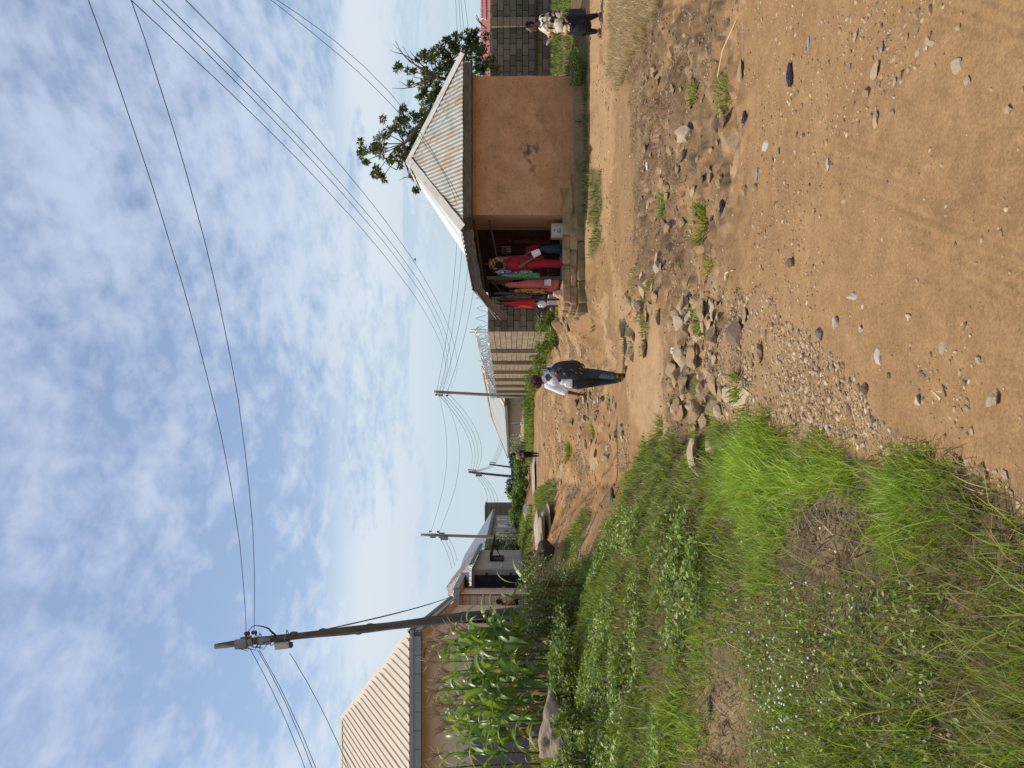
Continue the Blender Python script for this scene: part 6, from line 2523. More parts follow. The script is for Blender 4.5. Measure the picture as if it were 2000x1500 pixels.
# ------------------------------------------------------------------ stones, slabs, boulders
def rock_bm(seed, sub=2, planes=9, rough=.10, cut=(.55, .9)):
    r = random.Random(seed)
    bm = bmesh.new()
    bmesh.ops.create_icosphere(bm, subdivisions=sub, radius=1)
    pl = []
    for _ in range(planes):
        n = Vector((r.gauss(0, 1), r.gauss(0, 1), r.gauss(0, 1))).normalized()
        pl.append((n, r.uniform(*cut)))
    for v in bm.verts:
        p = v.co.copy()
        for n, d in pl:
            k = p.dot(n)
            if k > d:
                p -= n * (k - d)
        nz = float(fbm(np.array([p.x * 2.1 + seed + p.z]), np.array([p.y * 2.1 - p.z * 1.3]), seed % 97, 3)[0])
        v.co = p * (1 + rough * nz)
    return bm


def rock_mesh(name, seed, m, **k):
    bm = rock_bm(seed, **k)
    me = bpy.data.meshes.new(name)
    bm.to_mesh(me)
    bm.free()
    me.materials.append(MATS[m])
    return me


STM = {}
for mi, m in enumerate(('stone_tan', 'stone_pale', 'stone_brown', 'stone_grey', 'stone_white')):
    STM[m] = [rock_mesh('stone', 40 + mi * 10 + k, m, sub=3, planes=13, rough=.16, cut=(.42, .8)) for k in range(6)]


def stone(xi, yi, w, h, m, label, group=None, flat=.6, sink=.36, cat='stone', rot=None):
    q = hit(xi + h * .35, yi)
    k = q.y / FPX
    sx = w * k / 2 * 1.5
    sz = max(h * k * flat, .008) / 1.15
    sy = max(sx * rnd.uniform(.65, .95), .01)
    o = link('stone', rnd.choice(STM[m]), None, None, (q.x, q.y + sy * .4, q.z + sz * (1 - 2 * sink)))
    o.scale = (sx * 1.15, sy * 1.15, sz * 1.15)
    o.rotation_euler = (rnd.gauss(0, .12), rnd.gauss(0, .12), rnd.uniform(0, 6.28) if rot is None else rot)
    if rot is None:
        s = (sx + sy) / 2
        o.scale = (s * 1.2, s * 1.05, sz * 1.15)
    tag(o, label, cat, group)
    if group:
        LOOSE.append((w * h, o))
    return o


LOOSE = []
named = [
    (1337, 262, 30, 34, 'stone_pale', 'pale block-shaped boulder standing clear in the rubbish strip', .75),
    (1445, 135, 50, 20, 'stone_tan', 'wide flat tan slab beside the black plastic', .4),
    (1350, 885, 48, 30, 'stone_pale', 'rough pitted boulder half in the grass edge', .6),
    (1388, 870, 44, 13, 'stone_pale', 'long narrow stone beside the pitted boulder', .7),
    (1545, 514, 17, 17, 'stone_brown', 'dark brown angular stone alone on the road', .8),
    (1665, 578, 15, 15, 'stone_white', 'white angular stone casting a dark shadow on the road', .8),
    (1632, 632, 20, 12, 'stone_white', 'bright white stone, second along the row of white stones', .7),
    (1714, 697, 26, 14, 'stone_white', 'largest flat white stone in the middle of the road', .4),
    (1681, 644, 13, 8, 'stone_white', 'small bright white chip next to the flat white stone', .7),
    (1602, 652, 20, 14, 'stone_grey', 'dark grey stone on the gravel', .7),
    (1940, 779, 28, 28, 'stone_pale', 'pale stone low in the near road with rubble round it', .6),
    (1792, 784, 20, 13, 'stone_white', 'grey-white stone on the near gravel', .6),
    (1708, 231, 20, 18, 'stone_pale', 'round pale stone set in the road', .5),
    (1708, 135, 26, 16, 'stone_pale', 'lumpy pale stone pair embedded in the road', .5),
    (1868, 131, 28, 14, 'stone_pale', 'oval pale stone embedded near the frame edge', .35),
    (1888, 158, 24, 18, 'stone_pale', 'broken pale stone beside the oval one', .4),
    (1968, 213, 16, 14, 'stone_pale', 'pale stone at the very bottom of the road', .5),
    (1741, 218, 24, 12, 'stone_tan', 'tan stone near the round pale one', .4),
    (1840, 680, 20, 10, 'stone_pale', 'cream stone on the smooth part of the road', .5),
    (1910, 706, 16, 12, 'stone_pale', 'cream stone lower down the smooth part of the road', .5),
    (1686, 760, 20, 16, 'stone_brown', 'rust-brown stone on the gravel', .7),
    (1616, 319, 20, 8, 'stone_white', 'grey-white oval pebble on the smooth road', .5),
    (1495, 282, 18, 10, 'stone_white', 'whitish stone near the green plastic scrap', .5),
    (1454, 370, 16, 14, 'stone_tan', 'tan stone by the black plastic on the ridge', .6),
    (1475, 365, 18, 14, 'stone_tan', 'reddish tan stone beside the blue plastic strip', .6),
    (1455, 612, 26, 16, 'stone_tan', 'orange-tan stone behind the gravel', .6),
    (1440, 652, 44, 20, 'stone_brown', 'tall brown-sided stone in the ledge', .9),
    (1385, 662, 34, 26, 'stone_tan', 'big layered stone in the middle of the ledge', .6),
    (1350, 702, 40, 24, 'stone_tan', 'fissured tan stone at the track edge', .6),
    (1368, 608, 36, 18, 'stone_tan', 'tan stone leaning over the gap in the ledge', .7),
    (1388, 598, 40, 14, 'stone_pale', 'long pale stone lying across the ledge', .7),
    (1336, 668, 22, 16, 'stone_brown', 'brown stone under the yellow lid', .7),
    (1480, 690, 30, 18, 'stone_tan', 'cracked tan stone in the gravel ledge', .6),
    (1466, 705, 22, 14, 'stone_tan', 'tan stone touching the cracked one', .6),
    (1280, 520, 24, 16, 'stone_pale', 'pale rock at the grassy hump', .6),
    (1255, 555, 36, 14, 'stone_pale', 'long pale rock lying in the grassy hump', .6),
    (1243, 600, 26, 12, 'stone_tan', 'tan rock between the grassy humps', .6),
    (1262, 610, 34, 12, 'stone_pale', 'pale striped rock on the track side of the hump', .5),
    (1408, 770, 16, 16, 'stone_tan', 'tan stone by the black rubbish', .6),
    (1332, 745, 30, 14, 'stone_tan', 'tan stone at the end of the ledge', .6),
    (1090, 632, 24, 24, 'stone_tan', 'squared block lying below the porch end', .9),
    (1103, 606, 22, 12, 'stone_tan', 'tan step stone below the porch', .7),
    (1122, 572, 34, 34, 'stone_pale', 'large pale boulder against the porch plinth', .85),
    (1138, 548, 22, 12, 'stone_tan', 'stone in front of the porch plinth', .6),
    (1080, 612, 26, 16, 'stone_tan', 'broken block beside the porch posts', .8),
    (1112, 596, 26, 20, 'stone_tan', 'rounded tan stone at the broken end of the porch', .8),
    (1128, 598, 20, 12, 'stone_pale', 'low pale stone on the track below the porch end', .6),
    (1098, 622, 20, 14, 'stone_tan', 'small tan stone between the squared block and the porch', .7),
    (1108, 640, 18, 10, 'stone_brown', 'brown stone at the foot of the squared block', .6),
    (1066, 648, 20, 14, 'stone_pale', 'pale split block leaning on the shaded wall corner', .9),
]
for (x, y, w, h, m, lab, fl) in named:
    stone(x, y, w, h, m, lab, None, fl)
# big flat slab, an outline of its own
q = hit(1458, 770)
k = q.y / FPX
sl = [(-.9, -.45), (-.5, -.95), (.15, -1.0), (.55, -.6), (1.0, -.55), (1.05, .05), (.5, .15), (.45, .75), (-.1, 1.0), (-.65, .75), (-.95, .2)]
bm = bmesh.new()
vt = [bm.verts.new((a * 30 * k, b * .30, .04 + .008 * math.sin(a * 3) + .03 * b)) for a, b in sl]
f = bm.faces.new(vt)
r = bmesh.ops.extrude_face_region(bm, geom=[f])
for v in r['geom']:
    if isinstance(v, bmesh.types.BMVert):
        v.co += Vector((rnd.uniform(-.008, .008), rnd.uniform(-.01, .01), -.10))
bmesh.ops.bevel(bm, geom=[e for e in bm.edges], offset=.012, segments=2, affect='EDGES')
bmesh.ops.recalc_face_normals(bm, faces=bm.faces)
me = bpy.data.meshes.new('flat_slab')
bm.to_mesh(me)
bm.free()
me.materials.append(MATS['stone_pale'])
tag(link('flat_slab', me, None, None, (q.x, q.y + .22, q.z - .015)), 'big flat pale slab of notched outline on the gravel ledge', 'stone')

# stones nobody can tell apart, in the rubble ledges
bands = [([(1320, 590), (1400, 580), (1420, 640), (1400, 720), (1440, 800), (1420, 830), (1310, 840), (1310, 660)], 85, (9, 34), 'weathered tan stone in the rubble ledge beside the walker track', 'stones in the rubble ledge'),
         ([(1215, 520), (1290, 500), (1290, 600), (1265, 700), (1215, 720)], 38, (9, 30), 'pale stone in the grassy hump between the two tracks', 'stones in the grassy hump'),
         ([(1120, 770), (1205, 760), (1230, 860), (1180, 900), (1110, 860)], 70, (5, 17), 'small stone on the stony ground ahead of the walker', 'stones ahead of the walker'),
         ([(1250, 120), (1340, 60), (1420, 160), (1420, 420), (1300, 480), (1250, 400)], 85, (5, 22), 'stone scattered in the rubbish strip', 'stones in the rubbish strip'),
         ([(1800, 870), (1990, 930), (1990, 990), (1900, 960), (1760, 890)], 40, (6, 20), 'pale stone of the gravel heap along the near grass edge', 'stones along the near grass edge'),
         ([(1650, 20), (1830, 20), (1830, 170), (1700, 200), (1650, 120)], 44, (5, 18), 'pale stone embedded in the road at the frame edge', 'embedded road stones'),
         ([(1060, 840), (1100, 830), (1110, 960), (1060, 900)], 18, (3, 9), 'small stone on the eroded slope below the far walker', 'stones on the eroded slope')]
for poly, n, (s0, s1), lab, grp in bands:
    xs_ = [p[0] for p in poly]
    ys_ = [p[1] for p in poly]
    c = 0
    while c < n:
        x, y = rnd.uniform(min(xs_), max(xs_)), rnd.uniform(min(ys_), max(ys_))
        if not in_poly(np.array([x]), np.array([y]), poly)[0]:
            continue
        w = s0 + (s1 - s0) * rnd.random() ** 1.8
        stone(x, y, w * 1.15, w * rnd.uniform(.45, .8), rnd.choice(('stone_tan', 'stone_tan', 'stone_pale', 'stone_tan', 'stone_brown' if 'edge' not in lab else 'stone_pale')), lab, grp, rnd.uniform(.5, .85))
        c += 1

# beyond the 300 largest, the remaining small stones become one mass
LOOSE.sort(key=lambda a: -a[0])
KEEP_STONES = 295 - len(named)
bm = bmesh.new()
mats_ = []
for _, o in LOOSE[KEEP_STONES:]:
    me = o.data
    Mx = Matrix.LocRotScale(o.location, o.rotation_euler, o.scale)
    n0 = len(bm.verts)
    nf0 = len(bm.faces)
    bm.from_mesh(me)
    bm.verts.ensure_lookup_table()
    bm.faces.ensure_lookup_table()
    for v in bm.verts[n0:]:
        v.co = Mx @ v.co
    if me.materials[0] not in mats_:
        mats_.append(me.materials[0])
    mi = mats_.index(me.materials[0])
    for f in bm.faces[nf0:]:
        f.material_index = mi
    bpy.data.objects.remove(o)
me = bpy.data.meshes.new('rubble')
bm.to_mesh(me)
bm.free()
for m_ in mats_:
    me.materials.append(m_)
tag(link('rubble', me, None), 'small broken stones strewn between the larger ones', kind='stuff')


def pebbles():
    X, Y, Z, r = sample_ground(95000, 2.0, 40, -.5, .56, 1.3)
    X2, Y2, Z2, r2 = sample_ground(90000, 2.0, 9, -.16, .22, 1.75)
    gx, gy = to_img(X2, Y2, Z2)
    jj = NP.normal(0, 60, len(X2))
    k2 = in_poly(gx + jj * .5, gy + jj, GRAVEL) & (fbm(X2 * 1.6, Y2 * 1.6, 503, 4) > -.12)
    X, Y, Z, r = [np.concatenate([a_, b_[k2][:3800]]) for a_, b_ in ((X, X2), (Y, Y2), (Z, Z2), (r, r2))]
    xi, yi, g, bare, dry = region_masks(X, Y, Z)
    gr = in_poly(xi, yi, GRAVEL)
    tr = in_poly(xi, yi, TRASH)
    cl = fbm(X * 1.2, Y * 1.2, 501, 4)
    pr = np.where(gr, .95, np.where(tr, .7, np.where(cl > .18, .55, .05)))
    midd = (Y > 13) & (X < 2.2)
    pr = np.where(midd, np.where(fbm(X * .9, Y * .5, 57, 4) > .05, .95, .15), pr)
    track = (xi > 1175) & (xi < 1290) & (yi > 560) & (yi < 830) & (xi - 1175 > (560 - yi) * .0)
    pr = np.where(track & ~tr, pr * .3, pr)
    k = ~g & (NP.random(len(X)) < pr) & (Y > 1.5)
    X, Y, Z, r, gr, tr = [q[k] for q in (X, Y, Z, r, gr, tr)]
    n = len(X)
    s = (.004 + np.where(gr, .014, .011) * NP.random(n) ** 3.2 + .0006 * r + (r > 13) * .0012 * r * NP.random(n) ** 2) * np.where(gr, 1.0, .9)
    base = np.array([(1, 0, 0), (0, 1, 0), (-1, 0, 0), (0, -1, 0), (0, 0, 1), (.7, .7, .55), (-.7, .7, .5), (-.7, -.7, .55), (.7, -.7, .5)], float)
    fac = np.array([(0, 5, 8), (0, 1, 5), (1, 6, 5), (1, 2, 6), (2, 7, 6), (2, 3, 7), (3, 8, 7), (3, 0, 8), (4, 5, 6), (4, 6, 7), (4, 7, 8), (4, 8, 5)])
    a = NP.uniform(0, 6.28, n)
    B = base[None] * NP.uniform(.6, 1.25, (n, 9, 1)) * np.stack([NP.uniform(.8, 1.6, n), NP.uniform(.6, 1.1, n), NP.uniform(.45, .9, n)], -1)[:, None, :]
    ca, sa = np.cos(a)[:, None], np.sin(a)[:, None]
    Bx = B[..., 0] * ca - B[..., 1] * sa
    By = B[..., 0] * sa + B[..., 1] * ca
    V = np.stack([Bx, By, B[..., 2]], -1) * s[:, None, None] + np.stack([X, Y, Z - s * .12], -1)[:, None, :]
    F = (fac[None] + (np.arange(n) * 9)[:, None, None]).reshape(-1, 3)
    c = pick([(.44, .325, .20), (.37, .255, .145), (.27, .18, .10), (.50, .40, .28), (.16, .11, .075)], (4, 5, 4, 1, 2), n)
    C = np.repeat(c[:, None, :], 9, 1).reshape(-1, 3)
    me = np_mesh('gravel', V.reshape(-1, 3), F, C)
    m = bpy.data.materials.new('gravel_mat')
    m.use_nodes = True
    at = m.node_tree.nodes.new('ShaderNodeAttribute')
    at.attribute_name = 'Col'
    b = m.node_tree.nodes['Principled BSDF']
    m.node_tree.links.new(at.outputs['Color'], b.inputs['Base Color'])
    b.inputs['Roughness'].default_value = .95
    b.inputs['Specular IOR Level'].default_value = .1
    tag(link('gravel', me, m), 'fine gravel and small pebbles strewn over the bare road', kind='stuff')
    print('pebbles', n)


pebbles()


# long granite ridges, outcrop, brown boulder
def big_rock(label, c, size, rotz, m, seed, sub=4, planes=14, rough=.10, name='rock_slab', cat='rock', cut=(.5, .92), tilt=0.0):
    bm = rock_bm(seed, sub, planes, rough, cut)
    for v in bm.verts:
        n2 = float(fbm(np.array([v.co.x * 5 + seed]), np.array([v.co.y * 5 + v.co.z * 4]), 13, 3)[0])
        v.co *= 1 + .09 * n2
    me = bpy.data.meshes.new(name)
    bm.to_mesh(me)
    bm.free()
    me.materials.append(MATS[m])
    me.polygons.foreach_set('use_smooth', [True] * len(me.polygons))
    o = link(name, me, None, None, c)
    o.scale = size
    o.rotation_euler = (0, tilt, rotz)
    return tag(o, label, cat)


def img_rock(label, x, y, Y, wpx, hpx, deep, rot, m, seed, **k):
    g_ = hit(x + hpx * .5, y)
    Y = g_.y
    c = Vector((g_.x, g_.y + deep * .5, g_.z + hpx * Y / FPX * .32))
    return big_rock(label, c, (wpx * Y / FPX / 2, deep, hpx * Y / FPX / 2), rot, m, seed, **k)


img_rock('long pale granite ridge running up beside the eroded slope', 1052, 1066, 30, 175, 22, 1.6, -.25, 'slab_granite', 301, rough=.25)
img_rock('grey shadowed granite shelf below the pale ridge', 1070, 1020, 28, 110, 16, 1.1, -.3, 'slab_granite', 302, rough=.25)
img_rock('far pale granite hump beside the distant bushes', 1042, 945, 46, 115, 9, 1.6, -.1, 'slab_granite', 303)
img_rock('rounded granite lump at the foot of the pink house', 1026, 1000, 52, 40, 16, 1.2, .2, 'slab_granite', 304)
img_rock('dark brown square-topped boulder standing on the pale ridge', 1060, 1078, 26.5, 42, 44, .42, .12, 'boulder_brown', 311, sub=3, planes=7, rough=.04, name='boulder', cut=(.62, .8))
img_rock('large brown rock outcrop under the maize at the frame edge', 1078, 1452, 12.6, 165, 90, 1.0, .1, 'outcrop', 321, name='rock_outcrop', cut=(.55, .85), rough=.28)
img_rock('upper grey lump of the outcrop beside the maize stalks', 1032, 1432, 13.6, 80, 70, .7, .4, 'outcrop', 322, name='rock_outcrop', rough=.25)
img_rock('lower edge rock of the outcrop sunk in the weeds', 1096, 1400, 12.2, 70, 50, .5, -.2, 'outcrop', 323, name='rock_outcrop')
for (x, y, Y, w, h, lab) in ((1034, 783, 56, 8, 8, 'round boulder in the weeds below the roadside house wall'), (1036, 848, 54, 11, 9, 'tan boulder in the weeds near the roadside house windows')):
    img_rock(lab, x, y, Y, w, h, .2, .3, 'stone_pale', 330 + x, sub=2, name='boulder')


# ------------------------------------------------------------------ litter
def crumple(name, label, cat, xi, yi, w, h, m, seed, group='litter on the ground', hgt=.5, fold=.35):
    q = hit(xi + h * .3, yi)
    k = q.y / FPX
    r = random.Random(seed)
    bm = bmesh.new()
    bmesh.ops.create_icosphere(bm, subdivisions=3, radius=1)
    ax = [Vector((r.gauss(0, 1), r.gauss(0, 1), r.gauss(0, 1))).normalized() for _ in range(5)]
    fr = [r.uniform(4, 9) for _ in range(5)]
    for v in bm.verts:
        p = v.co.copy()
        d = sum(abs(math.sin(p.dot(a) * f_)) for a, f_ in zip(ax, fr)) / 5
        v.co = p * (1 - fold + fold * 1.6 * d)
    me = bpy.data.meshes.new(name)
    bm.to_mesh(me)
    bm.free()
    me.materials.append(MATS[m])
    sx = w * k / 2
    sz = h * k * hgt * .85
    o = link(name, me, None, None, (q.x, q.y + sx * .3, q.z + sz * .5))
    o.scale = (sx, sx * .38, max(sz, .006) * .8)
    o.rotation_euler = (0, 0, r.uniform(-.3, .3))
    return tag(o, label, cat, group)


crumple('plastic_sheet', 'torn black plastic sheet curling up from the road', 'litter', 1545, 143, 48, 15, 'plastic_black', 1, hgt=.6)
crumple('plastic_bag', 'crumpled black plastic bag lying in the middle of the grass', 'litter', 1406, 1050, 34, 18, 'plastic_black', 2, hgt=.9)
crumple('plastic_bag', 'small white crumpled bag in the grass beside the black one', 'litter', 1432, 1017, 16, 14, 'plastic_white', 3, hgt=.9)
crumple('plastic_strip', 'faded blue plastic strip pressed into the road', 'litter', 1579, 82, 28, 8, 'plastic_blue', 4, hgt=.3)
crumple('plastic_strip', 'thin blue and white plastic strip on the rubble ridge', 'litter', 1478, 340, 26, 7, 'plastic_blue', 5, hgt=.4)
crumple('plastic_scrap', 'flat dull green plastic scrap on the road', 'litter', 1517, 294, 14, 22, 'plastic_green', 6, hgt=.15)
crumple('plastic_sheet', 'black plastic scrap beside the tan stone on the ridge', 'litter', 1411, 405, 34, 14, 'plastic_black', 7, hgt=.6)
crumple('plastic_sheet', 'wad of black plastic and straw in the ridge', 'litter', 1455, 232, 34, 12, 'plastic_black', 8, hgt=.6)
crumple('plastic_sheet', 'black plastic lying along the grass edge stones', 'litter', 1396, 805, 40, 10, 'plastic_black', 9, hgt=.4)
crumple('plastic_bag', 'long black plastic rag on the bare cut of the bank', 'litter', 1388, 1385, 44, 7, 'plastic_black', 10, hgt=.5)
crumple('plastic_bag', 'black plastic rag half hidden in the weeds', 'litter', 1336, 1198, 24, 12, 'plastic_black', 11, hgt=.8)
crumple('plastic_bag', 'translucent white bag half hidden in the weeds', 'litter', 1326, 1146, 24, 14, 'plastic_white', 12, hgt=.6)
crumple('plastic_bag', 'small white plastic on the stones ahead of the walker', 'litter', 1163, 785, 8, 6, 'plastic_white', 13, hgt=.8)
crumple('plastic_bag', 'white plastic scrap in the eroded gully', 'litter', 1129, 806, 7, 5, 'plastic_white', 14, hgt=.8)
crumple('plastic_bag', 'white plastic scrap in the rubbish strip', 'litter', 1265, 322, 18, 6, 'plastic_white', 15, hgt=.7)
crumple('plastic_rag', 'red and black rag in the gully by the grass bank', 'litter', 1196, 975, 46, 10, 'plastic_black', 16, hgt=.6)
crumple('plastic_rag', 'small red scrap at the top of the gully rag', 'litter', 1200, 948, 8, 5, 'plastic_red', 17, hgt=.8)
crumple('plastic_scrap', 'white crumpled scrap by the grass edge stones', 'litter', 1410, 917, 26, 8, 'plastic_white', 18, hgt=.8)
# yellow-white lid with a dark mark
q = hit(1322, 684)
t = thing('square_container', 'square pale yellow plastic lid with a dark mark at the track edge', 'litter', q, 'litter on the ground')
k = q.y / FPX
Rl = Matrix.Rotation(.95, 3, 'X')
bm_ = block_mesh('lid', 13 * k, 12 * k, .016, .001, .006)
bm_.materials.append(MATS['plastic_yellow'])
o = link('lid', bm_, None, t, (0, 0, .035))
o.rotation_euler = (.9, .1, .1)
MB().box(Vector((0, -.012, .05)), (.012, .006, .026), Rl).build('mark', 'plastic_black', t)
# twigs
for (x0, y0, x1, y1, r_, lab) in ((1421, 546, 1438, 528, .007, 'curved pale twig lying on the road behind the gravel'), (1405, 150, 1442, 40, .005, 'long straw stalk lying beside the flat slab'), (1375, 935, 1350, 905, .012, 'dark twig lying on the stones at the grass edge'),
                                  (1848, 780, 1850, 765, .008, 'short pale stick on the near road'), (1505, 1005, 1540, 985, .012, 'dry curled leaf stalk in the near grass'), (1142, 1090, 1145, 1115, .03, 'pale stick lying on the bank below the boulder')):
    a, b = hit(x0, y0), hit(x1, y1)
    up = Z3 * (r_ + .01)
    m_ = (a + b) / 2 + Vector((.02, .03, .02))
    o = MB().tube([Vector((0, 0, 0)) + up, m_ - a + up, b - a + up], [r_, r_ * .9, r_ * .5], 6).build('twig', 'cardboard' if r_ < .011 else 'wood_pole_pale', None)
    o.location = a
    tag(o, lab, 'twig', 'twigs on the ground')


# ------------------------------------------------------------------ people
def remeshed(mb, name, m, parent, voxel=.008, smooth=6):
    me = mb.mesh(name)
    tmp = bpy.data.objects.new('tmp', me)
    COL.objects.link(tmp)
    r = tmp.modifiers.new('r', 'REMESH')
    r.mode = 'VOXEL'
    r.voxel_size = voxel
    s = tmp.modifiers.new('s', 'SMOOTH')
    s.factor = .5
    s.iterations = smooth
    dg = bpy.context.evaluated_depsgraph_get()
    me2 = bpy.data.meshes.new_from_object(tmp.evaluated_get(dg))
    bpy.data.objects.remove(tmp)
    me2.polygons.foreach_set('use_smooth', [True] * len(me2.polygons))
    me2.name = name
    me2.materials.clear()
    return link(name, me2, m, parent)


V3 = lambda *a: Vector(a)


def add_hand(mb, wr, d, n, side, curl=.5, sc=1.0):
    """palm, four bent fingers of unequal length and a thumb leaving the side of the palm. d: wrist to knuckles, n: palm normal"""
    d = Vector(d).normalized()
    n = Vector(n)
    n = (n - d * n.dot(d)).normalized()
    s = d.cross(n) * side
    kn = Vector(wr) + d * .085 * sc
    mb.capsule(wr, Vector(wr) + d * .03 * sc, .026 * sc, .028 * sc, 10)
    for k, o in enumerate((-.027, -.009, .009, .027)):
        mb.capsule(Vector(wr) + s * o * .6 * sc + d * .02 * sc, kn + s * o * sc, .015 * sc, .0125 * sc, 8)
    for o, L_ in zip((-.028, -.0095, .0095, .028), (.062, .078, .083, .070)):
        a = kn + s * o * sc
        c1 = math.cos(curl * .7)
        s1 = math.sin(curl * .7)
        b = a + (d * c1 + n * s1) * L_ * .5 * sc
        c2 = math.cos(curl * 1.7)
        s2 = math.sin(curl * 1.7)
        c = b + (d * c2 + n * s2) * L_ * .5 * sc
        mb.capsule(a, b, .0095 * sc, .0088 * sc, 8)
        mb.capsule(b, c, .0088 * sc, .0075 * sc, 8)
    t0 = Vector(wr) + d * .028 * sc - s * .028 * sc
    t1 = t0 + (d * .6 - s * .55 + n * .5).normalized() * .038 * sc
    t2 = t1 + (d * .8 + n * .5).normalized() * .03 * sc
    mb.capsule(t0, t1, .0125 * sc, .0105 * sc, 8)
    mb.capsule(t1, t2, .0105 * sc, .0085 * sc, 8)


def add_head(mb, c, f, sc=1.0, tilt=0.0):
    """skull, jaw, nose, lips, ears; c head centre, f facing direction"""
    f = Vector(f).normalized()
    s = f.cross(Z3).normalized()
    R = Matrix((s, f, Z3)).transposed()
    c = Vector(c)
    mb.ell(c + Z3 * .025 * sc - f * .008 * sc, (.072 * sc, .094 * sc, .095 * sc), R)
    mb.ell(c - Z3 * .045 * sc + f * .022 * sc, (.056 * sc, .066 * sc, .072 * sc), R)
    mb.capsule(c + f * .088 * sc + Z3 * .012 * sc, c + f * .106 * sc - Z3 * .025 * sc, .010 * sc, .016 * sc, 8)
    mb.ell(c + f * .083 * sc - Z3 * .058 * sc, (.026 * sc, .014 * sc, .013 * sc), R)
    mb.ell(c + f * .078 * sc - Z3 * .098 * sc, (.024 * sc, .018 * sc, .018 * sc), R)
    mb.ell(c + f * .080 * sc + Z3 * .030 * sc, (.05 * sc, .014 * sc, .010 * sc), R)
    for q in (-1, 1):
        mb.ell(c + s * q * .075 * sc - Z3 * .008 * sc - f * .005 * sc, (.012 * sc, .022 * sc, .032 * sc), R)


def add_foot(mb, an, f, L=.17, r=.038):
    f = Vector(f).normalized()
    a = Vector(an)
    mb.capsule(a - Z3 * .035 - f * .03, a - Z3 * .045 + f * L * .7, r, r * .8, 10)
    mb.capsule(a - Z3 * .02, a - Z3 * .05 + f * L * .4, r * 1.05, r * .8, 10)


def eyes(parent, c, f, sc=1.0):
    f = Vector(f).normalized()
    s = f.cross(Z3).normalized()
    for q in (-1, 1):
        e = MB().ell(Vector(c) + f * .086 * sc + s * q * .032 * sc + Z3 * .008 * sc, (.012 * sc, .007 * sc, .007 * sc), None, 8, 6).build('eye', 'eye_white', parent)
        MB().ell(Vector(c) + f * .092 * sc + s * q * .032 * sc + Z3 * .008 * sc, (.005 * sc, .004 * sc, .006 * sc), None, 6, 5).build('pupil', 'hair_black', e)


# --- walker with the backpack, seen from behind
W0 = Vector((.09, 13.6, ground(.09, 13.6)))
wk = thing('person', 'person in white short-sleeved shirt and dark jeans walking away, reddish hair', 'person', W0)
hd = V3(-.045, .03, 1.535)
shL, shR = V3(-.135, 0, 1.325), V3(.175, -.01, 1.335)
elL, wrL = V3(-.225, .03, 1.03), V3(-.275, .10, .815)
elR, wrR = V3(.27, .02, 1.06), V3(.265, .09, .83)
hpL, hpR = V3(-.085, 0, .86), V3(.105, 0, .86)
knL, anL = V3(-.055, .17, .475), V3(-.015, .20, .10)
knR, anR = V3(.09, .00, .45), V3(.055, -.16, .165)
mb = MB()
add_head(mb, hd, (-.1, 1, 0))
mb.capsule(V3(-.01, 0, 1.38), hd - Z3 * .06, .055, .05)
mb.capsule(V3(.02, 0, 1.30), V3(.01, 0, .95), .12, .11)
for a, b, r0, r1 in ((shL, elL, .046, .037), (elL, wrL, .037, .026), (shR, elR, .046, .037), (elR, wrR, .037, .026), (hpL, knL, .08, .055), (knL, anL, .052, .035), (hpR, knR, .08, .055), (knR, anR, .052, .035)):
    mb.capsule(a, b, r0, r1)
add_hand(mb, wrL, (-.1, .12, -1), (.8, -.2, 0), 1, .7)
add_hand(mb, wrR, (-.02, .1, -1), (-.8, -.2, 0), -1, .7)
add_foot(mb, anL, (0, 1, -.1))
mb.capsule(anR, anR + V3(0, .06, -.13), .035, .03)
remeshed(mb, 'body', 'skin', wk, .006, 3)
mb = MB()
mb.ell(V3(.02, -.01, 1.25), (.185, .115, .15))
mb.ell(V3(.015, 0, 1.08), (.165, .115, .18))
mb.ell(V3(.01, 0, .97), (.165, .118, .09))
mb.capsule(V3(-.115, 0, 1.36), V3(.155, 0, 1.365), .06, .06)
mb.capsule(V3(-.01, 0, 1.38), V3(-.012, .01, 1.42), .075, .062)
mb.capsule(shL + V3(.02, 0, 0), shL + (elL - shL) * .8, .075, .074)
mb.capsule(shL + (elL - shL) * .5, shL + (elL - shL) * .88, .074, .078)
mb.capsule(shR + V3(-.02, 0, 0), shR + (elR - shR) * .85, .075, .072)
mb.add([(p[0], p[1], p[2]) for p in ((-.16, -.125, .93), (.18, -.125, .93), (.18, .125, .93), (-.16, .125, .93), (-.14, -.1, 1.05), (.16, -.1, 1.05), (.16, .1, 1.05), (-.14, .1, 1.05))],
       [(3, 2, 1, 0), (4, 5, 6, 7), (0, 1, 5, 4), (1, 2, 6, 5), (2, 3, 7, 6), (3, 0, 4, 7)])
o = remeshed(mb, 'shirt', 'cloth_white', wk, .009, 5)
mb = MB()
mb.ell(V3(.01, 0, .87), (.172, .125, .115))
mb.capsule(V3(-.06, 0, .94), V3(.09, 0, .94), .085, .085)
mb.capsule(hpL, knL, .105, .078)
mb.capsule(knL, anL + V3(0, 0, .02), .076, .066)
mb.capsule(hpR, knR, .105, .078)
mb.capsule(knR, anR + V3(0, -.005, .05), .076, .066)
remeshed(mb, 'jeans', 'denim', wk, .009, 4)
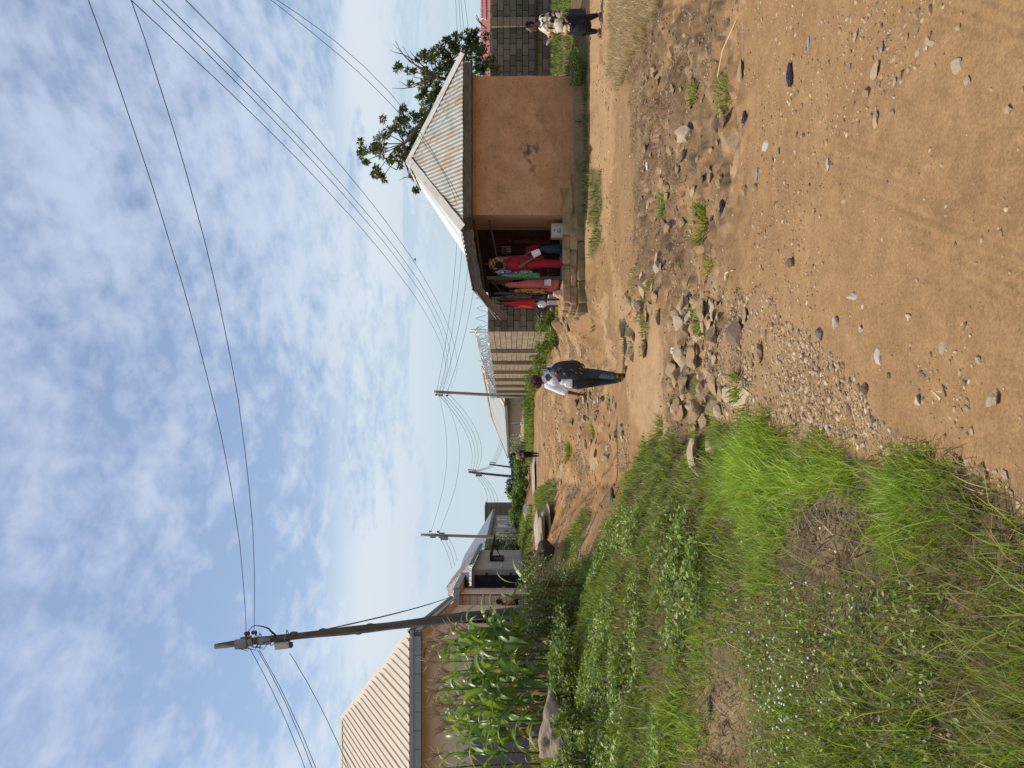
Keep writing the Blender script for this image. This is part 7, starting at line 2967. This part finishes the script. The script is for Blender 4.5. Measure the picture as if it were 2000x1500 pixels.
for an, f, up in ((anL, V3(0, 1, 0), 0), (anR, V3(0, .55, -.85), 1)):
    mb = MB()
    f = f.normalized()
    nrm = V3(0, f.z, -f.y) if up else V3(0, 0, -1)
    h0 = an + (V3(0, -.03, -.02) if up else V3(0, -.03, -.035))
    mb.capsule(h0, h0 + f * .17, .048, .042)
    mb.capsule(h0 - nrm * .05, h0 + f * .05, .046, .045)
    sh = remeshed(mb, 'shoe', 'leather_brown', wk, .007, 4)
    s_ = MB()
    s_.capsule(h0 + nrm * .036 + f * -.01, h0 + nrm * .032 + f * .185, .030, .026)
    s_.capsule(h0 + nrm * .036 + f * .06, h0 + nrm * .032 + f * .16, .037, .036)
    remeshed(s_, 'sole', 'rubber_grey' if not up else 'leather_brown', sh, .006, 2)
mb = MB()
mb.ell(hd + V3(0, -.012, .02), (.108, .118, .118))
for k in range(46):
    a, b_ = rnd.uniform(0, 6.28), rnd.uniform(-.55, 1.5)
    d = V3(math.cos(a) * math.cos(b_), math.sin(a) * math.cos(b_) - .15, math.sin(b_))
    mb.ell(hd + V3(0, -.012, .02) + d * .098, (.026, .026, .026), None, 8, 6)
mb.ell(hd + V3(-.085, .05, .0), (.045, .05, .06))
remeshed(mb, 'hair', 'hair_red', wk, .007, 1)
MB().tube([wrL + V3(.034 * math.cos(a), .034 * math.sin(a), .012 + .006 * math.cos(a)) for a in np.linspace(0, 6.28, 13)], .008, 6).build('bracelet', 'plastic_black', wk)
MB().tube([hd + V3(-.08, 0, -.05), hd + V3(-.085, .0, -.085)], .008, 6).build('earring', 'stone_white', wk)
# backpack
bp = thing('backpack', 'black backpack with zipped pocket hanging on the walker back', 'backpack', W0 + V3(.155, -.20, .76))
mb = MB()
mb.ell(V3(.0, 0, .28), (.168, .10, .28))
mb.box((.0, .02, .26), (.28, .15, .44), None, .82)
mb.ell(V3(.0, .01, .15), (.178, .115, .17))
remeshed(mb, 'pack_body', 'nylon_black', bp, .012, 8)
mb = MB()
mb.ell(V3(.03, -.075, .24), (.115, .055, .19))
remeshed(mb, 'front_pocket', 'nylon_black', bp, .010, 4)
mb = MB()
for rr_, z in ((.13, .24), (.10, .22)):
    mb.tube([V3(.03 + rr_ * math.cos(a), -.115 - .01 * math.sin(a), z + rr_ * 1.5 * math.sin(a)) for a in np.linspace(.1, 3.04, 14)], .006, 5)
o = mb.build('zip_piping', 'rubber_grey', bp)
o.data.materials[0] = MATS['steel_dark']
for (x, z) in ((-.05, .12), (.02, .05), (-.06, .03), (.0, .2)):
    MB().box((x, -.13, z), (.012, .012, .05), Matrix.Rotation(.5, 3, 'Y')).build('zip_puller', 'steel_grey', bp)
MB().box((-.075, -.112, .33), (.035, .008, .03), Matrix.Rotation(.6, 3, 'Y')).build('badge', 'label_white', bp)
MB().ell(V3(-.06, -.085, .46), (.035, .02, .018)).build('red_trim', 'plastic_red', bp)
MB().tube([V3(.02, .0, .47), V3(.02, .04, .60), V3(.015, .12, .675), V3(.015, .21, .685), V3(.01, .29, .60)], [.022, .028, .032, .032, .028], 8).build('strap', 'nylon_black', bp)
MB().tube([V3(.10, .05, .06), V3(.16, .14, .16), V3(.15, .22, .30)], [.014, .014, .016], 7).build('strap', 'nylon_black', bp)
MB().tube([V3(-.03, .05, .53), V3(-.025, .05, .575), V3(.025, .05, .575), V3(.03, .05, .53)], .01, 6).build('grab_loop', 'nylon_black', bp)

# --- woman in the patterned shirt, walking past the kiosk, looking down at her phone
R0_ = P(1166, 50, 16.7)
R0_.z = ground(R0_.x, R0_.y)
pr = thing('person', 'woman in cream and black patterned shirt walking past the kiosk with a phone', 'person', R0_)
L1 = lambda zx, zy, y=0.0: V3((zy - 555) * -.001, y, (1733 - zx) * .001)
hd = L1(185, 590)
F_ = V3(-1, -.12, -.25)
mb = MB()
add_head(mb, hd, (-1, -.12, 0))
mb.capsule(L1(390, 520), hd + V3(.02, 0, -.05), .055, .048)
mb.capsule(L1(480, 530), L1(900, 540), .12, .12)
shN, elN, wrN = L1(430, 470, -.15), L1(800, 400, -.20), L1(905, 480, -.20)
shF, elF, wrF = L1(430, 520, .15), L1(640, 640, .18), L1(590, 800, .05)
for a, b, r0, r1 in ((shN, elN, .05, .04), (elN, wrN, .04, .028), (shF, elF, .05, .04), (elF, wrF, .04, .028)):
    mb.capsule(a, b, r0, r1)
hpN, hpF = L1(930, 520, -.09), L1(930, 540, .09)
kF, aF = L1(1290, 640, .09), L1(1620, 640, .09)
kN, aN = L1(1330, 460, -.09), L1(1620, 370, -.09)
for a, b, r0, r1 in ((hpN, kN, .09, .062), (kN, aN, .058, .036), (hpF, kF, .09, .062), (kF, aF, .058, .036)):
    mb.capsule(a, b, r0, r1)
add_hand(mb, wrN, (-.95, -.1, -.3), (0, .5, -.8), 1, 1.0, .95)
add_hand(mb, wrF, (-.95, -.25, .25), (.1, -.4, .9), -1, .9, .95)
add_foot(mb, aF + Z3 * -.02, (-1, 0, 0))
add_foot(mb, aN + Z3 * -.02, (-1, 0, 0))
bd_ = remeshed(mb, 'body', 'skin_mid', pr, .006, 3)
eyes(pr, hd, (-1, -.12, 0))
mb = MB()
mb.ell(L1(560, 530), (.155, .19, .22))
mb.ell(L1(800, 545), (.185, .21, .20))
mb.capsule(L1(420, 480, -.12), L1(420, 520, .12), .075, .075)
mb.capsule(shN, shN + (elN - shN) * .95, .085, .085)
mb.capsule(shF, elF, .085, .085)
mb.capsule(elF, elF + (wrF - elF) * .55, .085, .07)
mb.ell(L1(930, 560), (.19, .205, .10))
mb.ell(L1(1000, 600, -.03), (.12, .16, .08))
remeshed(mb, 'shirt', 'print_cream', pr, .010, 5)
mb = MB()
mb.ell(L1(950, 530), (.165, .185, .16))
mb.capsule(hpN, kN, .125, .105)
mb.capsule(hpF, kF, .135, .12)
mb.capsule(kN, L1(1590, 375, -.09), .092, .05)
mb.capsule(kF, L1(1590, 640, .09), .10, .052)
mb.ell(L1(1250, 560), (.17, .15, .25))
remeshed(mb, 'trousers', 'cloth_black', pr, .011, 5)
mb = MB()
mb.ell(hd + V3(.025, 0, .035), (.098, .085, .092))
mb.ell(hd + V3(.075, 0, .0), (.05, .07, .075))
remeshed(mb, 'hair', 'hair_black', pr, .008, 3)
for k in range(6):
    yy = -.06 + .024 * k
    MB().tube([hd + V3(-.055 + .02 * abs(k - 2.5) * .5, yy, .085), hd + V3(.03, yy * 1.1, .128), hd + V3(.10, yy, .085)], .010, 6).build('braid', 'hair_black', pr)
for an, nm in ((aF, 'sandal'), (aN, 'sandal')):
    b_ = V3(an.x - .055, an.y, .012)
    s_ = MB().box(b_ + Z3 * .004, (.26, .09, .022), None, .95, .003).build('sandal', 'sandal', pr)
    MB().tube([b_ + V3(-.04, -.045, .02), b_ + V3(-.045, 0, .07), b_ + V3(-.04, .045, .02)], .012, 6).build('sandal_strap', 'sandal', s_)
ph = thing('phone', 'slim white phone held out by the woman', 'phone', R0_ + wrF + V3(-.10, -.03, .03))
bm_ = block_mesh('phone_body', .15, .012, .075, .0, .004)
bm_.materials.append(MATS['plastic_white'])
o = link('phone_body', bm_, None, ph)
o.rotation_euler = (1.2, .6, 0)
bm_ = block_mesh('screen', .135, .003, .065, .0, .001)
bm_.materials.append(MATS['glass_dark'])
o2 = link('screen', bm_, None, o, (0, .007, 0))
hb = thing('handbag', 'dark shoulder bag hanging behind the woman in the patterned shirt', 'bag', R0_ + L1(1360, 345, -.12))
mb = MB()
mb.box((0, 0, .19), (.17, .11, .36), None, .9)
mb.ell((0, 0, .06), (.095, .065, .07))
remeshed(mb, 'bag_body', 'nylon_black', hb, .011, 6)
MB().tube([V3(-.05, 0, .37), V3(-.06, 0, .47), V3(.02, .0, .50), V3(.05, 0, .37)], .010, 6).build('bag_handle', 'nylon_black', hb)
tt = thing('round_purse', 'small round dark purse swinging behind the woman', 'bag', R0_ + L1(1080, 240, .1))
MB().ell((0, 0, .055), (.055, .04, .055)).build('purse_body', 'stone_grey', tt, smooth=True)
MB().tube([V3(0, 0, .1), V3(-.05, -.05, .17), V3(-.11, -.1, .22)], .006, 5).build('purse_strap', 'nylon_black', tt)

# --- far walker seen from behind
F0 = P(1052, 888, 47.0)
F0.z = ground(F0.x, F0.y)
fp = thing('person', 'far person in brown patterned top and black trousers walking away down the road', 'person', F0)
mb = MB()
hd = V3(.02, 0, 1.53)
add_head(mb, hd, (0, 1, 0))
mb.capsule(V3(0, 0, 1.36), hd - Z3 * .05, .055, .05)
mb.capsule(V3(0, 0, 1.28), V3(0, 0, .95), .12, .11)
sL, sR = V3(-.18, 0, 1.32), V3(.18, 0, 1.32)
eL, wL = V3(-.27, 0, 1.06), V3(-.29, .05, .84)
eR, wR = V3(.25, 0, 1.06), V3(.25, .08, .86)
for a, b, r0, r1 in ((sL, eL, .05, .04), (eL, wL, .04, .028), (sR, eR, .05, .04), (eR, wR, .04, .028), (V3(-.09, 0, .88), V3(-.085, .05, .46), .085, .06), (V3(-.085, .05, .46), V3(-.08, .0, .08), .055, .036), (V3(.09, 0, .88), V3(.09, .05, .46), .085, .06), (V3(.09, .05, .46), V3(.085, -.08, .09), .055, .036)):
    mb.capsule(a, b, r0, r1)
add_hand(mb, wL, (-.05, .1, -1), (.8, -.2, 0), 1, .6)
add_hand(mb, wR, (.0, .1, -1), (-.8, -.2, 0), -1, .6)
add_foot(mb, V3(-.08, 0, .08), (-.1, 1, 0))
add_foot(mb, V3(.085, -.08, .09), (.1, 1, -.1))
remeshed(mb, 'body', 'skin', fp, .009, 2)
mb = MB()
mb.ell(V3(0, 0, 1.22), (.21, .13, .2))
mb.ell(V3(0, 0, 1.0), (.19, .13, .17))
mb.capsule(V3(-.15, 0, 1.36), V3(.15, 0, 1.36), .06, .06)
mb.capsule(sL, sL + (eL - sL) * .9, .08, .08)
mb.capsule(sR, sR + (eR - sR) * .9, .08, .08)
remeshed(mb, 'shirt', 'print_far', fp, .012, 4)
mb = MB()
mb.ell(V3(0, 0, .88), (.185, .14, .14))
mb.capsule(V3(-.09, 0, .86), V3(-.085, .05, .46), .11, .085)
mb.capsule(V3(-.085, .05, .46), V3(-.08, .0, .12), .08, .055)
mb.capsule(V3(.09, 0, .86), V3(.09, .05, .46), .11, .085)
mb.capsule(V3(.09, .05, .46), V3(.085, -.08, .13), .08, .055)
remeshed(mb, 'trousers', 'cloth_black', fp, .012, 3)
for an in (V3(-.08, 0, .05), V3(.085, -.08, .05)):
    mb = MB()
    mb.capsule(an - V3(0, .03, 0), an + V3(0, .17, -.01), .05, .042)
    remeshed(mb, 'shoe', 'leather_brown', fp, .01, 3)
mb = MB()
mb.ell(hd + V3(0, -.01, .03), (.105, .115, .11))
mb.ell(hd + V3(0, -.05, .0), (.085, .075, .09))
remeshed(mb, 'hair', 'hair_black', fp, .01, 2)
fb = thing('shoulder_bag', 'black shoulder bag at the far walker side', 'bag', F0 + V3(.20, -.10, .92))
mb = MB()
mb.box((0, 0, .15), (.16, .12, .28), None, .9)
remeshed(mb, 'bag_body', 'nylon_black', fb, .014, 5)
MB().tube([V3(.03, .05, .28), V3(-.08, .0, .42), V3(-.30, .05, .46)], .012, 5).build('strap', 'nylon_black', fb)

# --- person in red at the shop with the bucket
S0 = P(1101, 517, 18.62)
S0.z = .43
sp = thing('person', 'person in red clothes standing on the shop porch holding a white bucket', 'person', S0)
L2 = lambda zx, zy, y=0.0: Vector((P(900 + zx / 9.09, 420 + zy / 9.09, 18.62 + y).x - S0.x, y, (1830 - zx) / 9.09 * 18.62 / FPX))
hd = L2(730, 880)
mb = MB()
add_head(mb, hd, (.75, .65, 0))
mb.capsule(L2(860, 890), hd - Z3 * .05, .058, .05)
mb.capsule(L2(960, 890), L2(1220, 880), .13, .12)
sN, eN, wN = L2(910, 880, -.16), L2(1085, 915, -.20), L2(1255, 800, -.22)
sF, eF, wF = L2(910, 820, .12), L2(1080, 780, .16), L2(1200, 700, .2)
for a, b, r0, r1 in ((sN, eN, .052, .043), (eN, wN, .043, .029), (sF, eF, .05, .042), (eF, wF, .042, .029), (L2(1240, 880, -.09), L2(1530, 870, -.07), .09, .06), (L2(1530, 870, -.07), L2(1790, 880, -.07), .058, .037), (L2(1240, 870, .09), L2(1530, 850, .1), .09, .06), (L2(1530, 850, .1), L2(1790, 850, .12), .058, .037)):
    mb.capsule(a, b, r0, r1)
add_hand(mb, wN, (.5, -.1, -.85), (.6, .3, .3), 1, 1.3)
add_hand(mb, wF, (.6, .2, -.7), (.2, .2, .9), -1, .8)
add_foot(mb, L2(1775, 870, -.07), (.8, -.4, 0))
add_foot(mb, L2(1775, 850, .12), (.8, .3, 0))
remeshed(mb, 'body', 'skin_mid', sp, .006, 3)
eyes(sp, hd, (.75, .65, 0))
mb = MB()
mb.ell(L2(1000, 885), (.20, .15, .20))
mb.ell(L2(1160, 880), (.17, .145, .19))
mb.capsule(L2(890, 880, -.13), L2(890, 840, .13), .075, .075)
mb.capsule(sN, sN + (eN - sN) * .55, .085, .085)
mb.capsule(sF, sF + (eF - sF) * .6, .085, .082)
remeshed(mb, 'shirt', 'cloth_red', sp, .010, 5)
mb = MB()
mb.ell(L2(1250, 880), (.165, .145, .15))
mb.capsule(L2(1250, 880, -.08), L2(1530, 870, -.07), .115, .085)
mb.capsule(L2(1530, 870, -.07), L2(1800, 882, -.07), .085, .085)
mb.capsule(L2(1250, 870, .08), L2(1530, 850, .1), .115, .085)
mb.capsule(L2(1530, 850, .1), L2(1790, 850, .12), .085, .08)
remeshed(mb, 'trousers', 'cloth_red', sp, .010, 4)
mb = MB()
mb.ell(hd + V3(-.01, -.01, .03), (.095, .10, .10))
remeshed(mb, 'hair', 'hair_black', sp, .008, 2)
bk = thing('bucket', 'white plastic bucket with wire handle held by the person in red', 'bucket', S0 + wN + V3(.155, -.05, -.14))
axb = V3(-.32, 0, 1).normalized()
o = MB().lathe((0, 0, -.10), [(.070, 0), (.072, .004), (.088, .185), (.094, .187), (.094, .198), (.086, .2), (.082, .19), (.066, .012)], 22).build('bucket_body', 'plastic_white', bk)
hnd = MB().tube([V3(.09 * math.cos(a), 0, .09 + .12 * math.sin(a)) for a in np.linspace(0, math.pi, 13)], .0045, 5).build('handle', 'steel_grey', bk)
bk.rotation_euler = (0, -.42, 0)

# --- seated person by the gate house
T0 = P(1015, 1185, 29.0)
T0.z = ground(T0.x, 29.0)
st = thing('person', 'seated person in red top by the quoined house, half hidden by maize', 'person', T0)
mb = MB()
hd = V3(.22, 0, 1.02)
add_head(mb, hd, (.9, -.5, 0))
mb.capsule(V3(.06, 0, .86), hd - Z3 * .05, .055, .05)
mb.capsule(V3(.02, 0, .8), V3(-.1, 0, .42), .12, .12)
for a, b, r0, r1 in ((V3(.02, -.16, .82), V3(.12, -.2, .58), .05, .04), (V3(.12, -.2, .58), V3(.32, -.15, .52), .04, .028), (V3(.02, .16, .82), V3(.12, .2, .58), .05, .04), (V3(.12, .2, .58), V3(.32, .15, .52), .04, .028), (V3(-.08, -.1, .38), V3(.34, -.12, .42), .09, .06), (V3(.34, -.12, .42), V3(.38, -.12, .06), .055, .036), (V3(-.08, .1, .38), V3(.34, .12, .42), .09, .06), (V3(.34, .12, .42), V3(.38, .12, .06), .055, .036)):
    mb.capsule(a, b, r0, r1)
add_hand(mb, V3(.32, -.15, .52), (1, 0, -.2), (0, 0, -1), 1, .6)
add_hand(mb, V3(.32, .15, .52), (1, 0, -.2), (0, 0, -1), -1, .6)
add_foot(mb, V3(.38, -.12, .07), (1, -.2, 0))
add_foot(mb, V3(.38, .12, .07), (1, -.2, 0))
remeshed(mb, 'body', 'skin', st, .009, 2)
mb = MB()
mb.ell(V3(.0, 0, .68), (.16, .2, .22))
mb.ell(V3(-.07, 0, .46), (.17, .19, .14))
mb.capsule(V3(.02, -.14, .84), V3(.1, -.19, .66), .075, .075)
mb.capsule(V3(.02, .14, .84), V3(.1, .19, .66), .075, .075)
remeshed(mb, 'shirt', 'cloth_brightred', st, .012, 4)
mb = MB()
mb.capsule(V3(-.08, -.1, .37), V3(.34, -.12, .42), .11, .085)
mb.capsule(V3(.34, -.12, .42), V3(.38, -.12, .12), .08, .06)
mb.capsule(V3(-.08, .1, .37), V3(.34, .12, .42), .11, .085)
mb.capsule(V3(.34, .12, .42), V3(.38, .12, .12), .08, .06)
remeshed(mb, 'trousers', 'cloth_black', st, .012, 3)
mb = MB()
mb.ell(hd + V3(-.02, 0, .03), (.105, .10, .105))
remeshed(mb, 'hair', 'hair_black', st, .01, 2)
t = thing('block_stool', 'low block stool under the seated person', 'stool', (T0.x - .1, 29.0, T0.z))
MB().box((0, 0, .12), (.4, .45, .36), None, .95, .02).build('seat_block', 'sandcrete', t)

# bird in the sky over the kiosk
b = P(811, 507, 40)
t = thing('bird', 'tiny bird flying in the sky beyond the kiosk roof', 'bird', b)
mb = MB()
mb.ell((0, 0, 0), (.10, .03, .03), None, 8, 6)
mb.add([(-.03, 0, .01), (.05, 0, .01), (.0, -.18, .08), (-.03, .0, .015), (.05, .0, .015), (.0, .18, .06)], [(0, 1, 2), (3, 5, 4)])
mb.build('bird_body', 'plastic_black', t)
